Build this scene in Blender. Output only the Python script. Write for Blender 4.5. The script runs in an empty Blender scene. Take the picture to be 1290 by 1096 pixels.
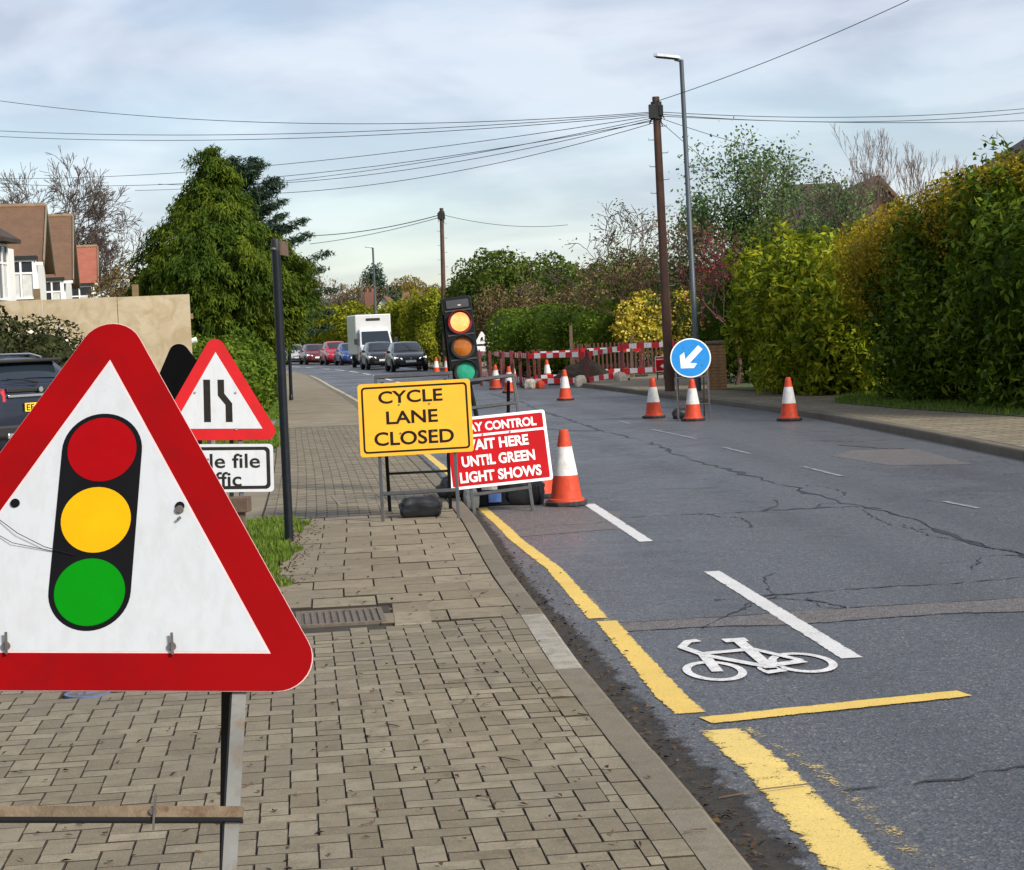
import bpy, bmesh, math, random
import numpy as np
from mathutils import Vector, Matrix, Euler, noise as mnoise

R_ = math.radians
rng = np.random.default_rng(7)
random.seed(7)
SC = bpy.context.scene
COL = SC.collection

# ------------------------------------------------------------------ camera
cd = bpy.data.cameras.new('camera')
cd.sensor_fit = 'HORIZONTAL'; cd.sensor_width = 36.0
cd.lens = 36.0 * 2400.0 / 1290.0
cd.clip_start = 0.1; cd.clip_end = 6000.0
cam = bpy.data.objects.new('camera', cd); COL.objects.link(cam)
pitch = math.atan(130 / 2400.0)
cam.matrix_world = (Matrix.Translation((0, 0, 1.63)) @ Matrix.Rotation(R_(90) - pitch, 4, 'X')
                    @ Matrix.Rotation(R_(-2.4), 4, 'Z'))
SC.camera = cam

# ------------------------------------------------------------------ sky
SUN_AZ, SUN_EL = R_(132), R_(34)       # azimuth clockwise from +Y, elevation
w = bpy.data.worlds.new('World'); SC.world = w; w.use_nodes = True
nt = w.node_tree; nt.nodes.clear()
def wn(t, **k):
    n = nt.nodes.new(t)
    for a, b in k.items(): setattr(n, a, b)
    return n
sky = wn('ShaderNodeTexSky', sky_type='NISHITA', sun_disc=False, sun_elevation=SUN_EL, sun_rotation=SUN_AZ,
         altitude=50, air_density=1.0, dust_density=0.5, ozone_density=1.3)
tc = wn('ShaderNodeTexCoord')
sep = wn('ShaderNodeSeparateXYZ'); nt.links.new(tc.outputs['Generated'], sep.inputs[0])
zm = wn('ShaderNodeMath', operation='MAXIMUM'); nt.links.new(sep.outputs['Z'], zm.inputs[0]); zm.inputs[1].default_value = 0.0
za = wn('ShaderNodeMath', operation='ADD'); nt.links.new(zm.outputs[0], za.inputs[0]); za.inputs[1].default_value = 0.16
dx = wn('ShaderNodeMath', operation='DIVIDE'); nt.links.new(sep.outputs['X'], dx.inputs[0]); nt.links.new(za.outputs[0], dx.inputs[1])
dy = wn('ShaderNodeMath', operation='DIVIDE'); nt.links.new(sep.outputs['Y'], dy.inputs[0]); nt.links.new(za.outputs[0], dy.inputs[1])
cmb = wn('ShaderNodeCombineXYZ'); nt.links.new(dx.outputs[0], cmb.inputs[0]); nt.links.new(dy.outputs[0], cmb.inputs[1])
mp = wn('ShaderNodeMapping'); nt.links.new(cmb.outputs[0], mp.inputs[0])
mp.inputs['Scale'].default_value = (0.95, 0.85, 1); mp.inputs['Rotation'].default_value = (0, 0, R_(14)); mp.inputs['Location'].default_value = (2.3, 0.4, 0)
n1 = wn('ShaderNodeTexNoise'); n1.inputs['Scale'].default_value = 1.5; n1.inputs['Detail'].default_value = 7; n1.inputs['Roughness'].default_value = 0.5; n1.inputs['Distortion'].default_value = 0.35
nt.links.new(mp.outputs[0], n1.inputs['Vector'])
rp = wn('ShaderNodeValToRGB'); nt.links.new(n1.outputs['Fac'], rp.inputs[0])
rp.color_ramp.elements[0].position = 0.38; rp.color_ramp.elements[0].color = (0.5, 0.5, 0.5, 1)
rp.color_ramp.elements[1].position = 0.62; rp.color_ramp.elements[1].color = (0.92, 0.92, 0.92, 1)
# second noise: lighter and greyer parts of the cloud sheet
n2 = wn('ShaderNodeTexNoise'); n2.inputs['Scale'].default_value = 2.3; n2.inputs['Detail'].default_value = 6; n2.inputs['Roughness'].default_value = 0.5; n2.inputs['Distortion'].default_value = 0.3
mp2 = wn('ShaderNodeMapping'); nt.links.new(cmb.outputs[0], mp2.inputs[0]); mp2.inputs['Scale'].default_value = (0.9, 0.8, 1); mp2.inputs['Location'].default_value = (7.1, 3.0, 0); mp2.inputs['Rotation'].default_value = (0, 0, R_(20))
nt.links.new(mp2.outputs[0], n2.inputs['Vector'])
rp2 = wn('ShaderNodeValToRGB'); nt.links.new(n2.outputs['Fac'], rp2.inputs[0])
rp2.color_ramp.elements[0].position = 0.40; rp2.color_ramp.elements[0].color = (4.0, 4.45, 5.4, 1)
rp2.color_ramp.elements[1].position = 0.59; rp2.color_ramp.elements[1].color = (6.1, 6.4, 7.1, 1)
# the sheet thins out toward the horizon, where clear pale blue shows
thin = wn('ShaderNodeMapRange'); nt.links.new(sep.outputs['Z'], thin.inputs['Value'])
thin.inputs['From Min'].default_value = 0.03; thin.inputs['From Max'].default_value = 0.17; thin.inputs['To Min'].default_value = 0.62; thin.inputs['To Max'].default_value = 1.0
fm = wn('ShaderNodeMath', operation='MULTIPLY'); nt.links.new(rp.outputs['Color'], fm.inputs[0]); nt.links.new(thin.outputs[0], fm.inputs[1])
mx = wn('ShaderNodeMixRGB'); nt.links.new(fm.outputs[0], mx.inputs['Fac']); nt.links.new(sky.outputs[0], mx.inputs['Color1']); nt.links.new(rp2.outputs['Color'], mx.inputs['Color2'])
bg = wn('ShaderNodeBackground'); bg.inputs['Strength'].default_value = 0.108
nt.links.new(mx.outputs[0], bg.inputs['Color'])
wo = wn('ShaderNodeOutputWorld'); nt.links.new(bg.outputs[0], wo.inputs['Surface'])

# ------------------------------------------------------------------ sun (thin cloud: soft)
ld = bpy.data.lights.new('sun', 'SUN'); ld.energy = 4.2; ld.angle = R_(14); ld.color = (1.0, 0.93, 0.82)
sun = bpy.data.objects.new('sun', ld); COL.objects.link(sun)
S = Vector((math.cos(SUN_EL) * math.sin(SUN_AZ), math.cos(SUN_EL) * math.cos(SUN_AZ), math.sin(SUN_EL)))
sun.rotation_euler = (-S).to_track_quat('-Z', 'Y').to_euler()
sun.location = S * 60

SC.view_settings.view_transform = 'Standard'
SC.view_settings.look = 'None'
SC.view_settings.exposure = 0.36
SC.view_settings.gamma = 1.0
SC.view_settings.use_curve_mapping = False
SC.render.engine = 'CYCLES'
SC.cycles.max_bounces = 6
SC.cycles.transparent_max_bounces = 8

# ------------------------------------------------------------------ helpers
def tag(o, label=None, cat=None, group=None, kind=None):
    if label: o['label'] = label
    if cat: o['category'] = cat
    if group: o['group'] = group
    if kind: o['kind'] = kind
    return o

def empty(name, loc=(0, 0, 0), rz=0.0, label=None, cat=None, group=None):
    o = bpy.data.objects.new(name, None); COL.objects.link(o)
    o.location = loc; o.rotation_euler = (0, 0, rz); o.empty_display_size = 0.1
    return tag(o, label, cat, group)

def link(name, me, mat=None, parent=None):
    o = bpy.data.objects.new(name, me); COL.objects.link(o)
    if mat is not None and len(me.materials) == 0: me.materials.append(mat)
    if parent is not None: o.parent = parent
    return o

def np_mesh(name, co, quads=None, tris=None, smooth=False, attr=None):
    """fast mesh from numpy arrays"""
    me = bpy.data.meshes.new(name)
    co = np.asarray(co, dtype=np.float32)
    me.vertices.add(len(co)); me.vertices.foreach_set('co', co.ravel())
    parts = []
    if quads is not None and len(quads): parts.append(np.asarray(quads, dtype=np.int32))
    if tris is not None and len(tris): parts.append(np.asarray(tris, dtype=np.int32))
    tot = np.concatenate([np.full(len(p), p.shape[1], dtype=np.int32) for p in parts])
    idx = np.concatenate([p.ravel() for p in parts])
    me.loops.add(len(idx)); me.loops.foreach_set('vertex_index', idx)
    me.polygons.add(len(tot))
    st = np.zeros(len(tot), dtype=np.int32); st[1:] = np.cumsum(tot)[:-1]
    me.polygons.foreach_set('loop_start', st)
    if smooth: me.polygons.foreach_set('use_smooth', np.ones(len(tot), dtype=bool))
    me.update(calc_edges=True); me.validate()
    if attr is not None:
        a = me.attributes.new('var', 'FLOAT', 'FACE'); a.data.foreach_set('value', np.asarray(attr, dtype=np.float32))
    return me

class MB:
    """collects shapes; build() links them as one mesh"""
    def __init__(s, off=(0, 0, 0)): s.v = []; s.f = []; s.off = Vector(off)
    def add(s, vs, fs):
        n = len(s.v); s.v += [Vector(p) - s.off for p in vs]; s.f += [tuple(i + n for i in f) for f in fs]; return s
    def box(s, c, size, R=None):
        hx, hy, hz = [q / 2 for q in size]
        vs = [Vector((x * hx, y * hy, z * hz)) for x in (-1, 1) for y in (-1, 1) for z in (-1, 1)]
        if R is not None: vs = [R @ q for q in vs]
        vs = [q + Vector(c) for q in vs]
        return s.add(vs, [(0, 1, 3, 2), (4, 6, 7, 5), (0, 4, 5, 1), (2, 3, 7, 6), (0, 2, 6, 4), (1, 5, 7, 3)])
    def bar(s, p0, p1, wd, hg, up=(0, 0, 1)):
        p0 = Vector(p0); p1 = Vector(p1); d = (p1 - p0); L = d.length; d.normalize()
        x = d.cross(Vector(up));
        if x.length < 1e-4: x = d.cross(Vector((0, 1, 0)))
        x.normalize(); z = x.cross(d)
        M = Matrix((x, d, z)).transposed()
        return s.box((p0 + p1) / 2, (wd, L, hg), M)
    def tube(s, pts, rad, n=8, caps=True):
        pts = [Vector(p) for p in pts]
        if not hasattr(rad, '__len__'): rad = [rad] * len(pts)
        vs = []; fs = []
        pu = None
        for i, p in enumerate(pts):
            a = pts[max(i - 1, 0)]; b = pts[min(i + 1, len(pts) - 1)]
            d = (b - a).normalized()
            if pu is None:
                u = d.orthogonal().normalized()
            else:
                u = (pu - d * pu.dot(d)).normalized()
            pu = u; v = d.cross(u)
            for k in range(n):
                t = 2 * math.pi * k / n
                vs.append(p + (u * math.cos(t) + v * math.sin(t)) * rad[i])
        for i in range(len(pts) - 1):
            for k in range(n):
                fs.append((i * n + k, i * n + (k + 1) % n, (i + 1) * n + (k + 1) % n, (i + 1) * n + k))
        if caps: fs.append(tuple(range(n - 1, -1, -1))); fs.append(tuple(range((len(pts) - 1) * n, len(pts) * n)))
        return s.add(vs, fs)
    def lathe(s, prof, n=24, c=(0, 0, 0)):
        c = Vector(c); vs = []; fs = []
        for r, z in prof:
            for k in range(n):
                t = 2 * math.pi * k / n
                vs.append(c + Vector((r * math.cos(t), r * math.sin(t), z)))
        m = len(prof)
        for i in range(m - 1):
            for k in range(n):
                fs.append((i * n + k, i * n + (k + 1) % n, (i + 1) * n + (k + 1) % n, (i + 1) * n + k))
        fs.append(tuple(range(n - 1, -1, -1))); fs.append(tuple(range((m - 1) * n, m * n)))
        return s.add(vs, fs)
    def plate(s, poly, P, t0, t1):
        """polygon in a plane: P(a,b,c) maps to world; c runs along the viewer-facing normal"""
        n = len(poly)
        vs = [P(a, b, t0) for a, b in poly] + [P(a, b, t1) for a, b in poly]
        fs = [tuple(range(n, 2 * n)), tuple(range(n - 1, -1, -1))]
        fs += [(i, (i + 1) % n, n + (i + 1) % n, n + i) for i in range(n)]
        return s.add(vs, fs)
    def build(s, name, mat, parent=None, smooth=False, bevel=0.0, seg=2):
        me = bpy.data.meshes.new(name)
        me.from_pydata([tuple(p) for p in s.v], [], s.f); me.update()
        if smooth:
            me.polygons.foreach_set('use_smooth', [True] * len(me.polygons))
            try: me.set_sharp_from_angle(angle=R_(38))
            except Exception: pass
        o = link(name, me, mat, parent)
        if bevel:
            m = o.modifiers.new('bevel', 'BEVEL'); m.width = bevel; m.segments = seg; m.limit_method = 'ANGLE'; m.angle_limit = R_(40)
        return o

def copy_tree(o, parent=None):
    c = o.copy(); COL.objects.link(c); c.parent = parent
    for ch in list(o.children): copy_tree(ch, c)
    return c

# ------------------------------------------------------------------ materials
MATS = {}
class NT:
    def __init__(s, name):
        s.m = bpy.data.materials.new(name); s.m.use_nodes = True; s.t = s.m.node_tree
        s.b = s.t.nodes['Principled BSDF']; s.out = s.t.nodes['Material Output']
        MATS[name] = s.m
    def n(s, t, ins=None, **k):
        q = s.t.nodes.new(t)
        for a, b in k.items(): setattr(q, a, b)
        if ins:
            for a, b in ins.items():
                if isinstance(b, bpy.types.NodeSocket): s.t.links.new(b, q.inputs[a])
                else: q.inputs[a].default_value = b
        return q
    def l(s, a, b): s.t.links.new(a, b)
    def ramp(s, fac, stops):
        q = s.n('ShaderNodeValToRGB'); s.l(fac, q.inputs[0])
        el = q.color_ramp.elements
        while len(el) < len(stops): el.new(0.5)
        for e, (p, c) in zip(el, stops):
            e.position = p; e.color = (c, c, c, 1) if not hasattr(c, '__len__') else (*c[:3], 1)
        return q.outputs['Color']
    def noise(s, scale, detail=4, rough=0.5, vec=None, dist=0.0):
        q = s.n('ShaderNodeTexNoise', {'Scale': scale, 'Detail': detail, 'Roughness': rough, 'Distortion': dist})
        s.l(vec if vec is not None else s.pos(), q.inputs['Vector'])
        return q.outputs['Fac']
    def pos(s):
        if not hasattr(s, '_p'): s._p = s.n('ShaderNodeNewGeometry').outputs['Position']
        return s._p
    def obj(s):
        if not hasattr(s, '_o'): s._o = s.n('ShaderNodeTexCoord').outputs['Object']
        return s._o
    def mix(s, f, a, b, mode='MIX'):
        q = s.n('ShaderNodeMixRGB', blend_type=mode)
        for i, x in zip((0, 1, 2), (f, a, b)):
            if isinstance(x, bpy.types.NodeSocket): s.l(x, q.inputs[i])
            elif i == 0: q.inputs[0].default_value = x
            else: q.inputs[i].default_value = (*x[:3], 1) if hasattr(x, '__len__') else (x, x, x, 1)
        return q.outputs[0]
    def math(s, op, a, b=0.0):
        q = s.n('ShaderNodeMath', operation=op)
        for i, x in enumerate((a, b)):
            if isinstance(x, bpy.types.NodeSocket): s.l(x, q.inputs[i])
            else: q.inputs[i].default_value = x
        return q.outputs[0]
    def bump(s, h, strength=0.3, dist=0.01):
        q = s.n('ShaderNodeBump', {'Strength': strength, 'Distance': dist, 'Height': h}); s.l(q.outputs[0], s.b.inputs['Normal']); return q
    def col(s, c):
        if isinstance(c, bpy.types.NodeSocket): s.l(c, s.b.inputs['Base Color'])
        else: s.b.inputs['Base Color'].default_value = (*c[:3], 1)
    def set(s, **k):
        for a, b in k.items():
            i = s.b.inputs[a.replace('_', ' ')]
            if isinstance(b, bpy.types.NodeSocket): s.l(b, i)
            else: i.default_value = b
        return s

def plain(name, c, rough=0.5, metal=0.0, var=0.12, scale=9.0, dirt=None, dirt_amt=0.5, bump=0.0, bscale=60, spec=0.5, coat=0.0):
    m = NT(name)
    f = m.noise(scale, 5, 0.6, m.obj())
    c = np.array(c, float)
    cc = m.ramp(f, [(0.25, tuple(c * (1 - var))), (0.75, tuple(np.minimum(c * (1 + var), 1)))])
    if dirt is not None:
        d = m.noise(scale * 2.3, 6, 0.7, m.obj())
        cc = m.mix(m.ramp(d, [(0.5, 0.0), (0.72, dirt_amt)]), cc, dirt)
    m.col(cc); m.set(Roughness=rough, Metallic=metal)
    m.b.inputs['Specular IOR Level'].default_value = spec
    if coat: m.b.inputs['Coat Weight'].default_value = coat; m.b.inputs['Coat Roughness'].default_value = 0.05
    if bump: m.bump(m.noise(bscale, 4, 0.6, m.obj()), bump, 0.01)
    return m.m

def grimy(name, c, dirt, rough=0.5):
    m = NT(name); c = np.array(c)
    a = m.noise(3.0, 4, 0.6); g = m.noise(16, 7, 0.75); h = m.noise(70, 4, 0.7)
    cc = m.mix(m.ramp(a, [(0.3, 0), (0.75, 0.6)]), tuple(c), tuple(c * 0.72))
    cc = m.mix(m.ramp(g, [(0.48, 0.0), (0.70, 0.75)]), cc, dirt); cc = m.mix(m.ramp(h, [(0.60, 0.0), (0.72, 0.5)]), cc, tuple(np.array(dirt) * 0.6))
    m.col(cc); m.set(Roughness=m.ramp(g, [(0.4, rough), (0.7, 0.85)])); m.b.inputs['Specular IOR Level'].default_value = 0.3; m.bump(g, 0.2, 0.01)
    return m.m

def leafmat(name, cols, trans=0.2, rough=0.5, nscale=0.9, spec=0.06):
    """cols: list of (pos, rgb) run through by per-leaf random + clump noise"""
    m = NT(name)
    a = m.n('ShaderNodeAttribute', attribute_name='var').outputs['Fac']
    f = m.noise(nscale, 3, 0.6)
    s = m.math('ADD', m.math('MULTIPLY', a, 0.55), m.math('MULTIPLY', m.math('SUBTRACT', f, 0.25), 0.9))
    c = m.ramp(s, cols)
    m.col(c); m.set(Roughness=rough); m.b.inputs['Specular IOR Level'].default_value = spec
    if trans:
        t = m.n('ShaderNodeBsdfTranslucent'); m.l(c, t.inputs['Color'])
        mx = m.n('ShaderNodeMixShader', {0: trans}); m.l(m.b.outputs[0], mx.inputs[1]); m.l(t.outputs[0], mx.inputs[2])
        m.l(mx.outputs[0], m.out.inputs['Surface'])
    return m.m

def asphalt(name, base=(0.045, 0.047, 0.053), rough=0.46):
    m = NT(name)
    big = m.noise(0.35, 5, 0.6, dist=0.4)
    mid = m.noise(4.0, 6, 0.65)
    fine = m.mix(0.5, m.noise(62, 4, 0.75), m.noise(24, 5, 0.8))
    spk = m.n('ShaderNodeTexVoronoi', {'Scale': 70.0}); m.l(m.pos(), spk.inputs['Vector'])
    b = np.array(base)
    c = m.ramp(big, [(0.3, tuple(b * 0.62)), (0.7, tuple(b * 1.3))])
    c = m.mix(0.5, c, m.ramp(mid, [(0.3, tuple(b * 0.6)), (0.75, tuple(b * 1.35))]))
    c = m.mix(m.ramp(fine, [(0.40, 0.0), (0.66, 0.95)]), c, tuple(b * 2.5))
    c = m.mix(m.ramp(fine, [(0.34, 0.95), (0.47, 0.0)]), c, tuple(b * 0.22))
    c = m.mix(m.ramp(spk.outputs['Color'], [(0.70, 0.0), (0.92, 0.85)]), c, (0.19, 0.18, 0.165))
    acr = m.n('ShaderNodeAttribute', attribute_name='across').outputs['Fac']; wob = m.math('ADD', acr, m.math('MULTIPLY', m.math('SUBTRACT', m.noise(0.25, 3, 0.5), 0.5), 0.06))
    trk = m.ramp(wob, [(0.0, 0.0), (0.14, 0.0), (0.20, 1.0), (0.26, 0.1), (0.36, 0.1), (0.42, 1.0), (0.48, 0.0), (0.56, 0.0), (0.62, 1.0), (0.68, 0.1), (0.78, 0.1), (0.84, 1.0), (0.90, 0.0)])
    c = m.mix(m.math('MULTIPLY', trk, m.ramp(mid, [(0.3, 0.15), (0.7, 0.5)])), c, tuple(b * 0.62))
    drip = m.noise(1.3, 7, 0.75, dist=0.8); c = m.mix(m.ramp(drip, [(0.60, 0.0), (0.70, 0.75)]), c, tuple(b * 0.35))
    tan_ = m.noise(0.9, 6, 0.7, dist=1.2); c = m.mix(m.ramp(tan_, [(0.58, 0.0), (0.75, 0.4)]), c, (0.105, 0.095, 0.08))
    m.col(c)
    m.set(Roughness=m.ramp(m.mix(0.45, big, mid), [(0.38, rough - 0.20), (0.64, rough + 0.20)]))
    m.b.inputs['Specular IOR Level'].default_value = 0.5
    h = m.mix(0.5, fine, spk.outputs['Distance'])
    m.bump(h, 1.0, 0.016)
    return m.m

def paint(name, c, wear=0.52, wscale=7, sparse=0.0, under=None):
    """road paint worn through in flecks and crumbled along its edges (attribute edge: 0 middle, 1 rim)"""
    m = NT(name)
    a = m.noise(wscale, 8, 0.72, dist=0.5); g = m.noise(70, 5, 0.75); c = np.array(c)
    cc = m.mix(m.ramp(m.noise(2.5, 6, 0.65), [(0.3, 0.0), (0.8, 0.6)]), tuple(c), tuple(c * 0.66))
    cc = m.mix(m.ramp(g, [(0.32, 0.55), (0.5, 0.0)]), cc, tuple(c * 0.40))
    m.col(cc); m.set(Roughness=0.6); m.bump(g, 0.5, 0.008)
    e = m.n('ShaderNodeAttribute', attribute_name='edge').outputs['Fac']; e = m.math('POWER', e, 6.0 if not sparse else 1.5)
    f = m.math('ADD', m.math('ADD', m.math('MULTIPLY', a, 0.5), m.math('MULTIPLY', g, 0.5)), m.math('MULTIPLY', e, 0.13 if not sparse else 0.22))
    t = m.n('ShaderNodeBsdfTransparent'); mx = m.n('ShaderNodeMixShader'); m.l(m.ramp(f, [(wear - sparse, 0.0), (wear - sparse + 0.05, 1.0)]), mx.inputs[0]); m.l(m.b.outputs[0], mx.inputs[1]); m.l(t.outputs[0], mx.inputs[2]); m.l(mx.outputs[0], m.out.inputs['Surface'])
    return m.m

def paver_mat(name, cols):
    m = NT(name)
    r = m.math('ADD', m.n('ShaderNodeObjectInfo').outputs['Random'], m.n('ShaderNodeNewGeometry').outputs['Random Per Island'])
    r = m.math('FRACT', r)
    c = m.ramp(r, cols)
    big = m.noise(0.7, 5, 0.65, dist=0.6); mid = m.noise(9, 6, 0.7); fine = m.noise(120, 4, 0.7)
    c = m.mix(m.ramp(big, [(0.40, 0.0), (0.72, 0.55)]), c, (0.135, 0.115, 0.085))
    c = m.mix(m.ramp(mid, [(0.44, 0.0), (0.70, 0.7)]), c, (0.12, 0.10, 0.065))
    blot = m.noise(2.6, 7, 0.72, dist=1.0); c = m.mix(m.ramp(blot, [(0.56, 0.0), (0.72, 0.6)]), c, (0.06, 0.048, 0.034))
    c = m.mix(m.ramp(fine, [(0.30, 0.6), (0.48, 0.0)]), c, (0.09, 0.08, 0.062))
    c = m.mix(m.ramp(fine, [(0.56, 0.0), (0.74, 0.6)]), c, (0.38, 0.335, 0.25))
    m.col(c); m.set(Roughness=m.ramp(big, [(0.35, 0.8), (0.7, 0.6)])); m.b.inputs['Specular IOR Level'].default_value = 0.22
    m.bump(m.mix(0.4, fine, mid), 0.55, 0.006)
    return m.m

M = {}
M['asphalt'] = asphalt('asphalt')
M['asphalt_patch'] = asphalt('asphalt_patch', (0.074, 0.064, 0.061), 0.62)
def gutter_mat():
    m = NT('gutter')
    d = m.mix(m.ramp(m.noise(9, 8, 0.75), [(0.35, 0), (0.65, 1)]), (0.020, 0.016, 0.013), m.mix(m.ramp(m.noise(40, 5, 0.7), [(0.5, 0), (0.7, 1)]), (0.050, 0.038, 0.029), (0.085, 0.07, 0.03)))
    m.col(d); m.set(Roughness=0.75); m.bump(m.noise(45, 6, 0.8), 1.0, 0.03)
    e = m.n('ShaderNodeAttribute', attribute_name='edge').outputs['Fac']
    f = m.math('ADD', e, m.math('MULTIPLY', m.math('SUBTRACT', m.mix(0.45, m.noise(6, 6, 0.7), m.noise(38, 5, 0.7)), 0.5), 1.6))
    t = m.n('ShaderNodeBsdfTransparent'); mx = m.n('ShaderNodeMixShader'); m.l(m.ramp(f, [(0.55, 0.0), (0.75, 1.0)]), mx.inputs[0]); m.l(m.b.outputs[0], mx.inputs[1]); m.l(t.outputs[0], mx.inputs[2]); m.l(mx.outputs[0], m.out.inputs['Surface'])
    return m.m
M['gutter'] = gutter_mat()
M['yellow_paint'] = paint('yellow_paint', (0.72, 0.49, 0.10), wear=0.595)
M['yellow_worn'] = paint('yellow_worn', (0.74, 0.54, 0.15), wear=0.555, wscale=8)
M['white_paint'] = paint('white_paint', (0.62, 0.61, 0.60), wear=0.59)
M['yellow_residue'] = paint('yellow_residue', (0.62, 0.47, 0.17), wear=0.56, wscale=9, sparse=0.125)
M['cream_worn'] = paint('cream_worn', (0.46, 0.40, 0.24), wear=0.60)
M['bike_paint'] = plain('bike_paint', (0.60, 0.59, 0.58), 0.65, var=0.2, scale=14, dirt=(0.20, 0.20, 0.21), dirt_amt=0.85, bump=0.5, bscale=70)
M['white_faint'] = paint('white_faint', (0.26, 0.26, 0.27), wear=0.53)
M['crack'] = plain('crack_tar', (0.012, 0.012, 0.013), 0.55, var=0.3, scale=20, bump=0.4)
M['joint_sand'] = plain('joint_sand', (0.030, 0.024, 0.015), 0.95, var=0.4, scale=5, bump=0.5)
M['paver'] = paver_mat('paver', [(0.0, (0.165, 0.135, 0.088)), (0.3, (0.20, 0.167, 0.112)), (0.55, (0.23, 0.193, 0.132)), (0.8, (0.275, 0.235, 0.165)), (1.0, (0.18, 0.148, 0.096))])
M['slab'] = paver_mat('slab', [(0.0, (0.185, 0.15, 0.098)), (0.4, (0.23, 0.19, 0.128)), (1.0, (0.265, 0.222, 0.152))])
M['kerb'] = paver_mat('kerb', [(0.0, (0.145, 0.125, 0.09)), (1.0, (0.20, 0.175, 0.13))])
M['kerb_new'] = paver_mat('kerb_new', [(0.0, (0.36, 0.34, 0.29)), (1.0, (0.38, 0.36, 0.31))])
M['kerb_dark'] = paver_mat('kerb_dark', [(0.0, (0.10, 0.088, 0.07)), (1.0, (0.14, 0.12, 0.095))])
M['pave_far'] = plain('pave_far', (0.20, 0.165, 0.108), 0.8, var=0.3, scale=1.2, dirt=(0.1, 0.09, 0.07), dirt_amt=0.6, bump=0.3, bscale=30)
M['soil'] = plain('soil', (0.040, 0.026, 0.015), 0.95, var=0.4, scale=3, bump=1.0, bscale=8)
M['grass'] = leafmat('grass', [(0.1, (0.06, 0.11, 0.015)), (0.5, (0.12, 0.19, 0.025)), (0.9, (0.20, 0.25, 0.05))], 0.3, 0.6, 2.0)
M['turf'] = plain('turf', (0.065, 0.095, 0.022), 0.95, var=0.5, scale=1.5, dirt=(0.07, 0.055, 0.035), dirt_amt=0.7, bump=1.0, bscale=20)
M['field'] = plain('field', (0.06, 0.085, 0.03), 0.95, var=0.35, scale=0.05)
M['sign_red'] = plain('sign_red', (0.235, 0.0004, 0.0015), 0.5, var=0.16, scale=2.2, dirt=(0.15, 0.002, 0.003), dirt_amt=0.6, spec=0.07)
M['sign_red2'] = plain('sign_red_bright', (0.44, 0.006, 0.010), 0.5, var=0.14, scale=4, dirt=(0.27, 0.012, 0.014), dirt_amt=0.6, spec=0.1)
def sheet_white():
    m = NT('sign_white'); mp_ = m.n('ShaderNodeMapping', {'Vector': m.obj(), 'Scale': (26, 26, 2.2)}).outputs[0]
    a = m.noise(1.0, 6, 0.65, mp_); b_ = m.noise(5, 6, 0.7, m.obj()); g = m.noise(90, 4, 0.7, m.obj())
    c = m.mix(m.ramp(a, [(0.45, 0.0), (0.8, 0.45)]), (0.45, 0.47, 0.495), (0.34, 0.34, 0.33)); c = m.mix(m.ramp(b_, [(0.55, 0.0), (0.8, 0.4)]), c, (0.36, 0.35, 0.33)); c = m.mix(m.ramp(g, [(0.66, 0.0), (0.75, 0.6)]), c, (0.30, 0.28, 0.25))
    m.col(c); m.set(Roughness=m.ramp(b_, [(0.3, 0.34), (0.7, 0.5)])); m.b.inputs['Specular IOR Level'].default_value = 0.3; m.bump(m.noise(2.5, 3, 0.5, m.obj()), 0.08, 0.05); return m.m
M['sign_white'] = sheet_white()
M['sign_edge'] = plain('sign_edge', (0.72, 0.45, 0.45), 0.5, var=0.15, scale=14, dirt=(0.4, 0.3, 0.28))
M['sign_black'] = plain('sign_black', (0.004, 0.004, 0.005), 0.6, var=0.2, spec=0.08)
M['sign_letter'] = plain('sign_letter', (0.012, 0.010, 0.008), 0.6, var=0.4, scale=12, spec=0.1)
M['sign_yellow'] = plain('sign_yellow', (0.78, 0.375, 0.008), 0.42, var=0.07, scale=4, dirt=(0.60, 0.34, 0.03), dirt_amt=0.4)
M['disc_red'] = plain('disc_red', (0.27, 0.001, 0.003), 0.4, var=0.08, spec=0.07)
M['disc_amber'] = plain('disc_amber', (0.60, 0.325, 0.003), 0.4, var=0.08, spec=0.07)
M['disc_green'] = plain('disc_green', (0.001, 0.19, 0.003), 0.4, var=0.08, spec=0.07)
M['sign_blue'] = plain('sign_blue', (0.010, 0.23, 0.62), 0.35, var=0.08, dirt=(0.02, 0.13, 0.36), dirt_amt=0.4)
M['white_clean'] = plain('white_clean', (0.80, 0.80, 0.80), 0.45, var=0.06, scale=12, dirt=(0.5, 0.48, 0.44), dirt_amt=0.4)
M['galv'] = plain('galvanised', (0.20, 0.20, 0.185), 0.55, 0.3, var=0.3, scale=7, dirt=(0.17, 0.095, 0.035), dirt_amt=0.9)
M['rust'] = plain('rusty_steel', (0.165, 0.12, 0.075), 0.75, 0.15, var=0.35, scale=11, dirt=(0.10, 0.034, 0.013), dirt_amt=1.0, bump=0.4)
M['frame_grey'] = plain('frame_grey', (0.062, 0.066, 0.072), 0.5, 0.5, var=0.25, scale=10, dirt=(0.14, 0.08, 0.05), dirt_amt=0.5)
M['frame_black'] = plain('frame_black', (0.008, 0.009, 0.011), 0.5, var=0.3, spec=0.2)
M['bolt'] = plain('bolt_steel', (0.17, 0.14, 0.12), 0.4, 0.8, var=0.3, scale=40)
M['bag_black'] = plain('bag_black', (0.010, 0.011, 0.014), 0.5, var=0.4, scale=12, bump=0.6, bscale=14)
M['bag_tan'] = plain('bag_tan', (0.46, 0.42, 0.35), 0.85, var=0.25, scale=8, dirt=(0.2, 0.15, 0.1), bump=0.6, bscale=12)
M['cone_orange'] = grimy('cone_orange', (0.60, 0.060, 0.020), (0.25, 0.05, 0.03))
M['cone_white'] = grimy('cone_white', (0.72, 0.71, 0.69), (0.36, 0.33, 0.30))
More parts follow.
